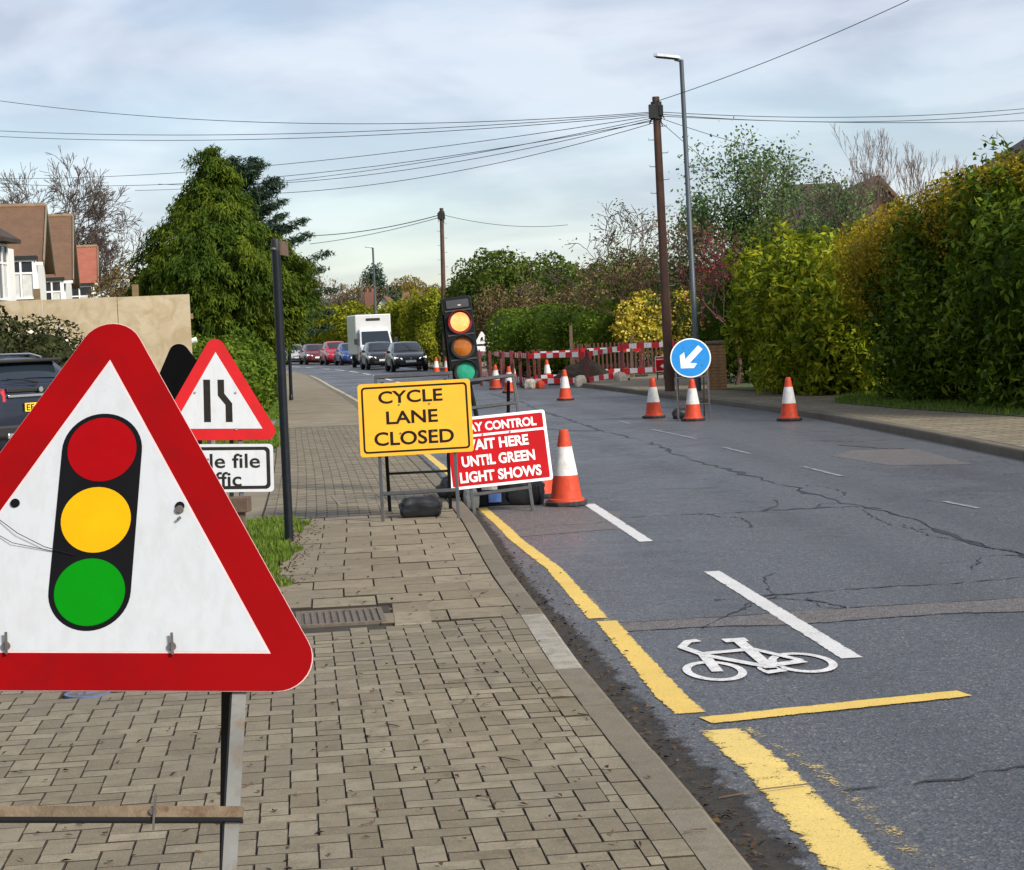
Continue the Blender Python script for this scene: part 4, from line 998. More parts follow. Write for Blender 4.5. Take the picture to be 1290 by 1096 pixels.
for b, mt, rim in ((0.655, 'lens_lit', 'lens_rim_glow'), (0.40, 'lens_amber', 'trim_black'), (0.142, 'lens_green', 'trim_black')):
    # dished lens with a hood ring
    n = 28; vs = [P(0.004, b, 0.034)]; fs = []
    for q, (r_i, c_i) in enumerate(((0.035, 0.033), (0.07, 0.027), (0.099, 0.016))):
        for k in range(n): a = 2 * math.pi * k / n; vs.append(P(0.004 + r_i * math.cos(a), b + r_i * math.sin(a), c_i))
        for k in range(n):
            j = (k + 1) % n
            if q == 0: fs.append((0, 1 + k, 1 + j))
            else: fs.append((1 + (q - 1) * n + k, 1 + q * n + k, 1 + q * n + j, 1 + (q - 1) * n + j))
    MB(base).add(vs, fs).build('lens', M[mt], h, smooth=True)
    o_ = circ(0.004, b, 0.125, 28); i_ = circ(0.004, b, 0.098, 28)
    frame_loop(MB(base), o_, i_, P, 0.0, 0.030).build('lens_ring', M[rim], h)
    hd = MB(base); vs = []; fs = []                                    # short hood over the upper half
    for k in range(15):
        a = math.pi * (k / 14); ex = 0.012 + 0.04 * math.sin(a)
        vs += [P(0.004 + 0.122 * math.cos(a), b + 0.122 * math.sin(a), 0.026), P(0.004 + 0.122 * math.cos(a), b + 0.122 * math.sin(a), 0.026 + ex), P(0.004 + 0.117 * math.cos(a), b + 0.117 * math.sin(a), 0.026 + ex), P(0.004 + 0.117 * math.cos(a), b + 0.117 * math.sin(a), 0.026)]
        if k: i = 4 * k; fs += [(i - 4, i, i + 1, i - 3), (i - 3, i + 1, i + 2, i - 2), (i - 2, i + 2, i + 3, i - 1)]
    hd.add(vs, fs).build('hood', M[rim], h)
MB(base).tube([P(0.02, 0.05, -0.08), (-0.27, 19.66, 0.30), (-0.24, 19.68, RZ + 0.1)], 0.024, 10).build('pole', M['frame_black'], t)
MB(base).tube([P(-hw - 0.012, 0.75, -0.08), P(-hw - 0.018, 0.4, -0.08), P(-hw - 0.02, -0.1, -0.08), (-0.46, 19.6, 0.5), (-0.40, 19.6, 0.1)], 0.013, 8).build('cable', M['frame_black'], t)
# battery case and loose kit at its foot
bx = MB(base).box((-0.22, 19.30, RZ + 0.15), (0.36, 0.30, 0.30)).build('battery_case', M['frame_black'], t, bevel=0.02)
MB(base).box((-0.25, 19.146, RZ + 0.20), (0.16, 0.006, 0.06)).build('case_label', M['label_white'], bx)
MB(base).box((-0.43, 19.28, RZ + 0.15), (0.08, 0.24, 0.24)).build('end_panel', M['cream_box'], bx, bevel=0.015)
MB(base).box((-0.20, 19.14, RZ + 0.085), (0.13, 0.02, 0.09)).build('lead_pouch', M['label_blue'], bx, bevel=0.006)
for (x0, x1, y_) in ((-0.55, 0.15, 19.45), (-0.55, 0.15, 19.85)): MB(base).bar((x0, y_, RZ + 0.03), (x1, y_, RZ + 0.03), 0.05, 0.05).build('base_foot', M['frame_black'], t)
sandbag('sandbag', (0.12, 19.25, RZ), (0.34, 0.28, 0.26), R_(-12), M['bag_black'], 'black sandbag heaped behind the red wait here sign', seed=5)
sandbag('sandbag', (-0.62, 19.05, 0.0), (0.22, 0.24, 0.20), R_(30), M['bag_black'], 'small dark sandbag on the kerb behind the yellow sign frame', seed=6)
pbag = sandbag('plastic_bag', (-0.44, 18.98, RZ), (0.13, 0.12, 0.22), R_(20), M['label_white'], 'crumpled pale plastic bag in the gutter under the red sign', 'plastic bag', seed=9)

# ---------------------------------------------------------------- cones
def make_cone():
    t = empty('traffic_cone', (0, 0, 0), 0, '-', 'traffic cone', 'red and white traffic cones on the road')
    b = MB(); vs = [(0.225 * math.cos(a), 0.225 * math.sin(a)) for a in [math.pi / 8 + k * math.pi / 4 for k in range(8)]]
    PP = lambda x, y, z: Vector((x, y, z))
    b.plate(vs, PP, 0.0, 0.042); b.build('base', M['cone_base'], t, bevel=0.008)
    MB().lathe([(0.185, 0.043), (0.178, 0.065), (0.158, 0.072), (0.152, 0.09), (0.1225, 0.30)], 28).build('body', M['cone_orange'], t, smooth=True)
    MB().lathe([(0.1235, 0.30), (0.0755, 0.585)], 28).build('reflective_sleeve', M['cone_white'], t, smooth=True)
    MB().lathe([(0.0745, 0.585), (0.052, 0.70), (0.045, 0.742), (0.036, 0.755), (0.022, 0.757)], 24).build('tip', M['cone_orange'], t, smooth=True)
    return t
cone0 = make_cone(); used = [False]
def cone(x, y, label, tilt=(0, 0), s=1.0, z=RZ):
    c = cone0 if not used[0] else copy_tree(cone0); used[0] = True
    c.location = (x, y, z + 0.004); c.rotation_euler = (R_(tilt[0]), R_(tilt[1]), x * 3); c.scale = (s, s, s); c['label'] = label; return c
cone(0.515, 18.95, 'nearest traffic cone, right of the red wait here sign', (0, -0.6))
cone(0.27, 20.0, 'traffic cone half hidden behind the right edge of the red sign')
cone(4.84, 33.15, 'traffic cone standing alone by the right-hand kerb', (0.8, 1.2))
cone(3.30, 34.55, 'traffic cone in front of the blue arrow sign')
cone(2.71, 36.2, 'traffic cone just left of the blue arrow sign')
cone(1.36, 47.2, 'traffic cone alone in the road before the striped barrier')
cone(-0.02, 54.8, 'second cone from the left before the maroon posts, nearer of the pair')
cone(-0.43, 58.6, 'leftmost cone before the maroon posts, just right of the traffic light')
cone(-3.25, 85.0, 'far cone beside the black car, left of a pair')
cone(-2.75, 84.0, 'far cone beside the black car, right of a pair')
cone(0.1, 66.0, 'cone inside the roadworks, behind the maroon posts')
cone(1.30, 64.5, 'cone behind the left end of the striped barrier', (0, 3))

# ---------------------------------------------------------------- blue arrow sign
P = plane((3.36, 35.25, 1.01), -4, 15, 1.0); base = Vector((3.4, 35.1, RZ))
t = empty('keep_left_sign', base, 0, 'round blue sign with white arrow pointing down left', 'road sign')
MB(base).plate(circ(0, 0, 0.375, 48), P, -0.008, 0.0).build('white_rim', M['white_clean'], t)
fc = MB(base).plate(circ(0, 0, 0.352, 48), P, 0.0, 0.003).build('blue_face', M['sign_blue'], t)
ca, sa = math.cos(R_(225)), math.sin(R_(225))
def ar(u_, v_): return (u_ * ca - v_ * sa, u_ * sa + v_ * ca)
MB(base).plate([ar(*q) for q in ((-0.27, -0.055), (0.085, -0.055), (0.0, -0.16), (0.105, -0.175), (0.27, 0.0), (0.105, 0.175), (0.0, 0.16), (0.085, 0.055), (-0.27, 0.055))], P, 0.003, 0.005).build('arrow', M['white_clean'], fc)
for a, b in ((-0.13, 0.2), (0.2, -0.16), (0.05, -0.05)): MB(base).plate(circ(a, b, 0.012, 10), P, 0.003, 0.008).build('bolt', M['bolt'], fc)
stand(t, P, 0.29, RZ, RZ, 0.15, [-0.36, -0.88], M['frame_grey'], base, rear=0.75, rear_mat=M['wood_old'], wd=0.03, top_bar=False)
sandbag('sandbag', (3.18, 35.55, RZ), (0.3, 0.22, 0.2), R_(10), M['bag_black'], 'dark sandbag at the foot of the blue arrow sign', seed=8)

# ---------------------------------------------------------------- striped barriers round the dig
def barrier(name, pts, label, up=0.98, lo=0.20, lower=True, seed=0):
    a, b = Vector(pts[0]), Vector(pts[1]); base = Vector(((a.x + b.x) / 2, (a.y + b.y) / 2, min(a.z, b.z)))
    t = empty(name, base, 0, label, 'barrier', 'red and white barriers round the roadworks')
    d = (b - a); L = d.length; dn = d.normalized(); rv = random.Random(seed)
    up_ = Vector((0, 0, 1)); nrm = dn.cross(up_)
    for e in (a, b):
        lean = Vector(((rv.random() - 0.5) * 0.1, 0.03, 0))
        p = MB(base).bar(e, e + up_ * 1.12 + lean, 0.085, 0.05, nrm).build('post', M['post_maroon'], t, bevel=0.006)
        MB(base).box(e + Vector((0, 0, 0.03)), (0.42, 0.26, 0.06)).build('foot', M['cone_base'], p, bevel=0.01)
    for hgt in ([up, lo] if lower else [up]):
        pk = MB(base).bar(a + up_ * hgt + nrm * 0.04, b + up_ * hgt + nrm * 0.04, 0.028, 0.155).build('plank', M['white_clean'], t, bevel=0.004)
        n = max(3, int(round(L / 0.26))); n += (n + 1) % 2
        for k in range(0, n, 2):
            p0 = a + d * (k / n); p1 = a + d * ((k + 1) / n)
            MB(base).bar(p0 + up_ * hgt + nrm * 0.04, p1 + up_ * hgt + nrm * 0.04, 0.034, 0.161).build('red_stripe', M['barrier_red'], pk)
    return t
barrier('striped_barrier', [(0.62, 58.6, RZ), (2.32, 57.6, RZ)], 'striped barrier facing the road in front of the spoil heap', seed=1)
barrier('striped_barrier', [(2.36, 57.65, RZ), (3.45, 58.8, 0.0)], 'short striped barrier right of the spoil heap', seed=2)
barrier('striped_barrier', [(3.50, 58.85, 0.0), (5.1, 58.6, 0.02)], 'striped barrier running up to the telegraph pole', up=1.03, lo=0.27, seed=3)
barrier('striped_barrier', [(0.85, 63.2, RZ), (2.3, 62.8, RZ)], 'striped barrier behind the left of the spoil heap', seed=4)
barrier('striped_barrier', [(2.4, 62.9, 0.0), (4.3, 62.2, 0.0)], 'striped barrier behind the right of the spoil heap', up=0.90, seed=5)
prev = Vector((0.58, 58.9, RZ))
nm_ = ['nearest', 'second', 'third', 'fourth', 'farthest']
for k in range(5):
    nx_ = Vector((0.58 - 0.43 * (k + 1), 58.9 + 3.6 * (k + 1), RZ)); a_ = prev + Vector((-0.02, 0.12, 0)); b_ = nx_
    barrier('striped_barrier', [a_, b_], nm_[k] + ' of the barriers running away along the left of the roadworks', seed=10 + k); prev = nx_
# maroon stakes of the closing row
ml = ['leftmost', 'second from left', 'third from left', 'fourth from left', 'fifth from left', 'rightmost']
for k, (x, y) in enumerate(((-0.95, 63.5), (-0.62, 62.6), (-0.20, 61.5), (0.10, 60.8), (0.35, 60.2), (0.95, 61.2))):
    s = MB((x, y, RZ)).bar((x, y, RZ), (x + 0.02 * (k % 3 - 1), y, 1.0 + 0.03 * (k % 2)), 0.10, 0.06, (0, 1, 0)).build('barrier_post', M['post_maroon'], None, bevel=0.006)
    s.location = (x, y, RZ); tag(s, ml[k] + ' of the loose maroon barrier posts beside the dig', 'barrier post', 'loose maroon posts')
for k, (x, y, hgt, m_) in enumerate(((2.0, 61.0, 1.75, 'pole_pale'), (3.95, 61.5, 1.35, 'wood_old'))):
    s = MB((x, y, 0)).bar((x, y, -0.1), (x + 0.02, y, hgt), 0.10, 0.09, (0, 1, 0)).build('timber_stake', M[m_], None, bevel=0.006)
    s.location = (x, y, 0); tag(s, ('tall pale timber stake rising behind the striped barrier', 'shorter brown timber stake right of the spoil heap')[k], 'stake')
# spoil heap
me = bpy.data.meshes.new('spoil_heap'); bm = bmesh.new(); bmesh.ops.create_grid(bm, x_segments=40, y_segments=28, size=1.0)
for v in bm.verts:
    x, y = v.co.x, v.co.y; r2 = x * x + y * y; hgt = max(0, 1 - r2) ** 0.8 * 0.80
    hgt *= 0.85 + 0.5 * mnoise.noise(Vector((x * 2, y * 2, 3))) ; hgt += 0.05 * mnoise.noise(Vector((x * 8, y * 8, 1))) * (1 if hgt > 0.05 else 0)
    v.co = Vector((x * 1.15, y * 0.9, hgt - 0.02))
bm.to_mesh(me); bm.free()
o = link('spoil_heap', me, M['soil']); o.location = (2.35, 60.8, RZ); tag(o, 'dark heap of dug earth behind the striped barrier', 'soil heap')
for k, (x, y, sx, sy_, sz, rz, lb) in enumerate(((0.62, 57.7, 0.34, 0.26, 0.30, 1.2, 'pale tan sandbag at the left foot of the striped barrier'), (2.12, 57.2, 0.32, 0.24, 0.34, 0.2, 'pale tan sandbag at the middle barrier post'), (3.40, 58.4, 0.34, 0.28, 0.36, 0.7, 'white sandbag right of the spoil heap'))):
    sandbag('sandbag', (x, y, RZ), (sx, sy_, sz), rz, M['bag_tan'], lb, seed=20 + k)
sandbag('orange_bag', (0.92, 57.75, RZ), (0.2, 0.2, 0.24), 0.5, M['cone_orange'], 'small orange bag beside the tan sandbag at the barrier', 'bag', seed=31)
# white works sign far left, small red arrow sign
P = plane((-1.02, 75.0, 1.20), 0, 5, 0); base = Vector((-1.02, 75, RZ))
t = empty('roadworks_sign', base, 0, 'small white triangle sign beside the traffic light, far behind', 'road sign')
MB(base).plate(rounded(tri(0.62, 0.0), 0.05), P, -0.01, 0.0).build('sign_face', M['white_clean'], t)
MB(base).plate([(-0.06, 0.10), (-0.03, 0.10), (0.0, 0.17), (0.04, 0.10), (0.07, 0.10), (0.03, 0.20), (0.04, 0.26), (-0.01, 0.28), (-0.06, 0.20)], P, 0.0, 0.01).build('symbol', M['sign_black'], t)
MB(base).plate([(-0.30, -0.38), (0.30, -0.38), (0.30, -0.08), (-0.30, -0.08)], P, -0.01, 0.0).build('supplementary_plate', M['white_clean'], t)
stand(t, P, 0.2, RZ, RZ, 0.2, [-0.7], M['frame_grey'], base, top_bar=False)
P = plane((4.62, 57.7, 0.24), 0, 3, 2); base = Vector((4.62, 57.7, -0.02))
t = empty('pedestrian_arrow_sign', base, 0, 'small red sign with white arrow below the striped barrier by the pole', 'road sign')
MB(base).plate(rounded([(-0.19, 0), (0.19, 0), (0.19, 0.46), (-0.19, 0.46)], 0.02), P, -0.008, 0.0).build('sign_board', M['white_clean'], t)
MB(base).plate([(-0.17, 0.02), (0.17, 0.02), (0.17, 0.36), (-0.17, 0.36)], P, 0.0, 0.003).build('red_panel', M['sign_red2'], t)
MB(base).plate([(-0.17, 0.385), (0.17, 0.385), (0.17, 0.44), (-0.17, 0.44)], P, 0.0, 0.003).build('red_panel', M['sign_red2'], t)
MB(base).plate([(-0.05, 0.16), (0.04, 0.09), (0.04, 0.13), (0.14, 0.13), (0.14, 0.19), (0.04, 0.19), (0.04, 0.23)], P, 0.003, 0.006).build('arrow', M['white_clean'], t)
stand(t, P, 0.15, 0, 0, 0.4, [0.01], M['frame_grey'], base, top_bar=False, rear=0.3)

# ---------------------------------------------------------------- posts, poles, lamps, covers
base = Vector((-1.85, 15.47, 0))
t = empty('nameplate_post', base, 0, 'tall dark navy post with an edge-on brown plate, at the back of the pavement', 'post')
MB(base).tube([(-1.85, 15.47, -0.02), (-1.845, 15.47, 2.43)], 0.036, 20).build('pole', M['post_navy'], t, smooth=True)
MB(base).lathe([(0.039, 2.36), (0.040, 2.40), (0.034, 2.455), (0.0, 2.462)], 16, (-1.845, 15.47, 0)).build('cap', M['trim_black'], t, smooth=True)
MB(base).box((-1.797, 15.62, 2.385), (0.016, 0.34, 0.115), Matrix.Rotation(R_(-3), 3, 'Z')).build('plate_edge', M['wood_old'], t)
MB(base).tube([(-1.884, 15.455, 2.375), (-1.862, 15.427, 2.38), (-1.84, 15.43, 2.375)], 0.008, 6).build('clamp', M['galv'], t)
base = Vector((-6.05, 52.6, 0))
o = MB(base).tube([(-6.05, 52.6, -0.02), (-6.03, 52.6, 1.82)], [0.05, 0.045], 12).lathe([(0.06, 0), (0.06, 0.12), (0.05, 0.14)], 12, base).build('slim_post', M['post_navy'], None, smooth=True)
o.location = base; tag(o, 'thin dark post farther along behind the tall navy post', 'post')

def telegraph_pole(name, b, top, r0, r1, label, box=True, mat='pole_wood', steps=True):
    b = Vector(b); top = Vector(top); t = empty(name, b, 0, label, 'telegraph pole')
    MB(b).tube([b - Vector((0, 0, 0.1)), b.lerp(top, 0.5), top], [r0, (r0 + r1) / 2, r1], 14).build('pole', M[mat], t, smooth=True)
    if box:
        x = top.lerp(b, 0.045)
        MB(b).tube([x + Vector((0, 0, 0.20)), x - Vector((0, 0, 0.22))], r1 * 1.55, 12).build('cable_collar', M['trim_black'], t)
        MB(b).box(x + Vector((-r1 * 1.3, -r1, -0.04)), (0.16, 0.14, 0.34)).build('junction_box', M['trim_black'], t, bevel=0.01)
        MB(b).box(x + Vector((r1 * 1.2, -r1, -0.02)), (0.10, 0.12, 0.26)).build('junction_box', M['trim_black'], t, bevel=0.01)
        k = MB(b)
        for i in range(7):
            a = i * 0.9; q = x + Vector((math.cos(a) * 0.2, math.sin(a) * 0.12, -0.22 - 0.03 * i))
            k.tube([x + Vector((math.cos(a) * 0.1, math.sin(a) * 0.1, -0.1)), q, q + Vector((-0.06 * math.cos(a), 0, 0.12))], 0.012, 5)
        k.build('drip_loops', M['cable'], t)
    if steps:
        for i in range(14):
            f = 0.10 + i * 0.045; q = top.lerp(b, f); s = -1 if i % 2 else 1
            MB(b).tube([q, q + Vector((s * (r1 + 0.14), -0.03, 0)), q + Vector((s * (r1 + 0.14), -0.03, 0.04))], 0.010, 5).build('step_iron', M['galv'], t)
    return t
telegraph_pole('telegraph_pole', (3.95, 47.1, 0), (3.86, 47.0, 7.22), 0.125, 0.088, 'tall brown telegraph pole by the lamp post with cables fanning out')
telegraph_pole('telegraph_pole', (-3.25, 97.3, 0), (-3.09, 97.0, 8.03), 0.135, 0.10, 'distant telegraph pole above the traffic light head')
telegraph_pole('telegraph_pole', (-19.3, 156, 0), (-19.3, 156, 7.0), 0.16, 0.13, 'far pale wooden pole behind the silver car', box=False, mat='pole_pale', steps=False)

def lamp_post(b, top, arm, label, r=0.062):
    b = Vector(b); top = Vector(top); t = empty('lamp_post', b, 0, label, 'lamp post')
    MB(b).tube([b, b + Vector((0, 0, 1.3)), b + Vector((0, 0, 1.35)), top], [0.095, 0.095, r * 1.1, r * 0.85], 14).build('column', M['lamp_steel'], t, smooth=True)
    e = top + Vector(arm)
    MB(b).tube([top - Vector((0, 0, 0.03)), top + Vector(arm) * 0.25], 0.035, 8).build('bracket', M['lamp_steel'], t)
    dv = Vector(arm); n = dv.length; dv.normalize(); sd = Vector((-dv.y, dv.x, 0))
    hd = MB(b); pts = [(0.05, 0.05), (0.2, 0.11), (0.55, 0.14), (0.9, 0.12), (1.0, 0.06)]
    vs = []; fs = []
    for u_, w_ in pts:
        c = top + Vector(arm) * u_
        vs += [c + sd * w_ + Vector((0, 0, 0.02)), c - sd * w_ + Vector((0, 0, 0.02)), c - sd * w_ * 0.6 + Vector((0, 0, 0.09)), c + sd * w_ * 0.6 + Vector((0, 0, 0.09))]
    for i in range(len(pts) - 1):
        for k in range(4): fs.append((4 * i + k, 4 * i + (k + 1) % 4, 4 * i + 4 + (k + 1) % 4, 4 * i + 4 + k))
    fs += [(3, 2, 1, 0), tuple(range(4 * len(pts) - 4, 4 * len(pts)))]
    q = hd.add(vs, fs).build('lamp_head', M['lamp_head'], t)
    c = top + Vector(arm) * 0.55
    MB(b).bar(top + Vector(arm) * 0.25 + Vector((0, 0, 0.008)), top + Vector(arm) * 0.92 + Vector((0, 0, 0.008)), 0.17, 0.018).build('lens', M['frame_grey'], q)
    return t
lamp_post((4.56, 46.4, 0), (4.47, 46.5, 8.02), (-0.66, -0.06, 0.08), 'tall grey street lamp post beside the telegraph pole')
lamp_post((-9.35, 136, 0), (-9.33, 136, 8.0), (-0.55, -0.1, 0.03), 'distant street lamp post above the white box van', 0.08)

# service covers
def rect_cover(cx, cy, sx, sy_, rz, label, bars=True, mat='iron'):
    t = empty('service_cover', (cx, cy, 0), rz, label, 'drain cover')
    fr = MB()
    for q in ((-sx / 2, 0, 0.03, sy_ + 0.03), (sx / 2, 0, 0.03, sy_ + 0.03)): fr.box((q[0], q[1], -0.004), (q[2], q[3], 0.02))
    fr.box((0, -sy_ / 2, -0.0045), (sx - 0.03, 0.03, 0.02)); fr.box((0, sy_ / 2, -0.0045), (sx - 0.03, 0.03, 0.02))
    fr.build('surround', M['slab' if not bars else 'iron'], t, bevel=0.002)
    MB().box((0, 0, -0.010), (sx - 0.034, sy_ - 0.034, 0.012)).build('lid', M[mat], t)
    if bars:
        n = 11
        for k in range(n):
            MB().box((-sx / 2 + 0.045 + (sx - 0.09) * k / (n - 1), 0, 0.0), (0.020, sy_ - 0.07, 0.012)).build('rib', M[mat], t, bevel=0.003)
    else:
        for k in range(2): MB().box(((k - 0.5) * sx * 0.6, 0, -0.003), (0.05, 0.10, 0.006)).build('lifting_slot', M['trim_black'], t)
    return t
rect_cover(-1.055, 11.13, 0.485, 0.54, R_(7), 'ribbed iron drain cover set in the pavement right of the big sign')
rect_cover(-1.57, 19.2, 0.46, 1.2, R_(9), 'pale rectangular cover in the pavement left of the yellow sign frame', bars=False, mat='pave_far')
t = empty('round_cover', (-2.07, 8.99, 0), 0, 'small round cover ringed with blue just below the big sign', 'manhole cover')
MB().lathe([(0.108, -0.012), (0.108, 0.001), (0.094, 0.001), (0.094, -0.012)], 28).build('ring', M['blue_mark'], t)
MB().lathe([(0.092, -0.012), (0.092, -0.002), (0.03, -0.001)], 28).build('lid', M['iron'], t)
MB().box((0, 0, 0.0005), (0.10, 0.02, 0.004), Matrix.Rotation(0.5, 3, 'Z')).build('keyhole_bar', M['blue_mark'], t)

# overhead cables
def cable(a, b, sag, label, r=0.009, n=22):
    a, b = Vector(a), Vector(b); pts = []
    for i in range(n + 1):
        f = i / n; p = a.lerp(b, f); p.z -= sag * 4 * f * (1 - f); pts.append(p - a)
    o = MB().tube(pts, r, 5).build('overhead_cable', M['cable']); o.location = a
    tag(o, label, 'cable', 'overhead telephone cables'); return o
T = Vector((3.86, 46.95, 6.85))
cable(T, (-15.54, 60, 9.49), 0.48, 'highest cable sweeping left from the near telegraph pole across the sky')
cable(T - Vector((0, 0, .03)), (-16.11, 62, 8.79), 0.30, 'second highest cable running left from the near pole')
cable(T - Vector((0, 0, .06)), (-16.12, 62, 8.61), 0.33, 'third cable left of the near pole, just below the second')
cable(T - Vector((0, 0, .09)), (-19.59, 75, 8.44), 0.40, 'cable reaching from the near pole to above the left bare tree')
cable(T - Vector((0, 0, .13)), (-14.34, 75, 7.76), 0.40, 'cable from the near pole passing just left of the conifer top')
cable(T - Vector((0, 0, .17)), (-12.51, 70, 7.55), 0.55, 'lower cable from the near pole behind the conifer tip')
cable(T - Vector((0, 0, .21)), (-19.6, 75, 8.25), 0.62, 'lowest of the cables reaching the left edge from the near pole')
cable(T - Vector((0, 0, .25)), (-9.0, 62, 6.45), 0.45, 'short low cable from the near pole to behind the conifer')
cable(T, (14.23, 52, 7.08), 0.18, 'highest cable running right from the near pole to the frame edge')
cable(T - Vector((0, 0, .05)), (14.23, 52, 6.97), 0.22, 'second cable running right from the near pole')
cable(T - Vector((0, 0, .10)), (13.68, 50, 6.56), 0.10, 'lowest long cable running right from the near pole')
cable(T - Vector((0, 0, .12)), (9.03, 56, 6.31), 0.10, 'cable sloping right from the near pole into the pale leafy tree', 0.008)
cable(T - Vector((0, 0, .16)), (7.2, 55, 5.2), 0.05, 'steep short cable right of the near pole down into the trees', 0.008)
cable(T + Vector((0, 0, .25)), (8.62, 40, 8.16), 0.10, 'cable rising from the near pole to the upper right')
F_ = Vector((-3.1, 96.9, 7.7))
cable(F_, (-11.15, 110, 7.62), 0.22, 'cable running left from the distant pole', 0.022)
cable(F_ - Vector((0, 0, .12)), (-11.15, 110, 7.15), 0.15, 'lower cable running left from the distant pole', 0.016)
cable(F_, (3.5, 104, 7.3), 0.3, 'faint cable running right from the distant pole', 0.014)

# ================================================================== vegetation
def lump(d, seed, freq=3.0):
    """cheap smooth noise on directions/points, about -1..1"""
    r = np.random.default_rng(seed); out = np.zeros(len(d))
    for o in range(3):
        K = r.normal(size=(4, 3)) * freq * (1.8 ** o); ph = r.random(4) * 6.28
        out += np.sin(d @ K.T + ph).mean(1) * (0.9 / 1.5 ** o)
    return out

def leaves(c, n, t, ln, wd, fold, r):
    """leaf quads: centres c, normals n, directions t"""
    N = len(c)
    t = t - n * (t * n).sum(1, keepdims=True); t /= np.linalg.norm(t, axis=1, keepdims=True) + 1e-9
    s = np.cross(n, t); L = ln * (0.6 + 0.8 * r.random(N))[:, None]; W = wd * (0.6 + 0.8 * r.random(N))[:, None]
    up = n * fold * W
    co = np.stack([c - t * L / 2, c + s * W / 2 + up - t * L * 0.05, c + t * L / 2, c - s * W / 2 + up - t * L * 0.05], 1).reshape(-1, 3)
    return co, np.arange(N * 4).reshape(-1, 4)

def foliage(blobs, n, ln, wd, seed, shell=0.3, p=2.0, lumpy=0.16, freq=3.0, droop=0.0, upb=0.2, align=0.5, core=0.86, fold=0.25, cone=False, off=(0, 0, 0), zmin=None):
    """leaf cloud in the shell of (lumpy) superellipsoids: blobs = (cx,cy,cz,rx,ry,rz)"""
    r = np.random.default_rng(seed); B = np.array(blobs, float)
    ar = (B[:, 3] * B[:, 5] + B[:, 4] * B[:, 5] + B[:, 3] * B[:, 4]); cnt = np.maximum((n * ar / ar.sum()).astype(int), 4)
    CO = []; Q = []; TR = []; A = []; base = 0
    for b, m in zip(B, cnt):
        sd = int(abs(b[0] * 13 + b[1] * 7 + b[2] * 3) * 10) + seed
        d = r.normal(size=(m, 3)); d /= np.linalg.norm(d, axis=1, keepdims=True)
        def shape(d):
            k = 1 / (np.abs(d) ** p).sum(1) ** (1 / p)
            q = d * k[:, None] * (1 + lumpy * lump(d, sd, freq))[:, None]
            if cone:
                z = q[:, 2:3]; tp = np.clip((1 - z) / 2, 0.0, 1) ** 0.72 * 1.25; q = np.concatenate([q[:, :2] * 0 + d[:, :2] / (np.linalg.norm(d[:, :2], axis=1, keepdims=True) + 1e-6) * tp * np.minimum(1, np.linalg.norm(q[:, :2], axis=1, keepdims=True) * 3 + 0.3) * (1 + lumpy * lump(d, sd, freq))[:, None], z], 1)
            return q
        q = shape(d); f = 1 - shell * r.random(m) ** 1.7
        pos = q * f[:, None] * b[3:6] + b[:3]
        nrm = d / b[3:6]; nrm /= np.linalg.norm(nrm, axis=1, keepdims=True)
        nn = nrm * align + r.normal(size=(m, 3)) * 0.55 + np.array([0, 0, upb]); nn /= np.linalg.norm(nn, axis=1, keepdims=True)
        t = r.normal(size=(m, 3)) * 0.7 + nrm * 0.35 + np.array([0, 0, -droop])
        if zmin is not None:
            k = pos[:, 2] > zmin; pos, nn, t = pos[k], nn[k], t[k]
        co, qd = leaves(pos, nn, t, ln, wd, fold, r); CO.append(co); Q.append(qd + base); A.append(r.random(len(qd))); base += len(co)
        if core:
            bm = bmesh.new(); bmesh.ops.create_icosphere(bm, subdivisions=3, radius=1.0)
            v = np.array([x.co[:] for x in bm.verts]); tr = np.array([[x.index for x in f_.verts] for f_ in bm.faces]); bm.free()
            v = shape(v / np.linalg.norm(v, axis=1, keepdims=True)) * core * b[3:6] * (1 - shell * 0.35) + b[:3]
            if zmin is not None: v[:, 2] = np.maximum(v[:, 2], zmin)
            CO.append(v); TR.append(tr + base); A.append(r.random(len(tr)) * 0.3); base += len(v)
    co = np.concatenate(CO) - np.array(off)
    at = np.concatenate([x for x, y_ in zip(A, range(len(A))) if True])
    # face order in np_mesh: quads first, then tris
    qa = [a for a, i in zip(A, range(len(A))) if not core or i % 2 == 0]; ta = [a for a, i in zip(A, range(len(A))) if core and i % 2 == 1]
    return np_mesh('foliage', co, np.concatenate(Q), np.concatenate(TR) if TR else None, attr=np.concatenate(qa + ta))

def branches(base, dirv, length, r0, depth, seed, spread=0.6, up=0.15, ratio=0.72, kids=(2, 3), wig=0.18, minr=0.004, curl=0.0):
    """list of (p0,p1,ra,rb) and the twig ends"""
    rnd = random.Random(seed); segs = []; ends = []
    def grow(p, d, L, r, k):
        n = 3; q = p; rr0 = r
        for i in range(n):
            d = (d + Vector((rnd.gauss(0, wig), rnd.gauss(0, wig), rnd.gauss(0, wig) + up * 0.3))).normalized()
            e = q + d * L / n; r1 = max(rr0 * (1 - 0.28 / n), minr); segs.append((q.copy(), e.copy(), rr0, r1)); q = e; rr0 = r1
            if k > 0 and i == 1 and rnd.random() < 0.55:
                s = side(d); grow(q, s, L * ratio * 0.8, rr0 * 0.55, k - 1)
        if k == 0: ends.append((q, d)); return
        for j in range(rnd.choice(kids)): grow(q, side(d), L * ratio * (0.8 + 0.4 * rnd.random()), rr0 * (0.72 if j == 0 else 0.58), k - 1)
    def side(d):
        o = Vector((rnd.gauss(0, 1), rnd.gauss(0, 1), rnd.gauss(0, 1))); o = (o - d * o.dot(d)).normalized()
        s = (d + o * spread * (0.6 + 0.8 * rnd.random())); s.z += up; return s.normalized()
    grow(Vector(base), Vector(dirv).normalized(), length, r0, depth); return segs, ends
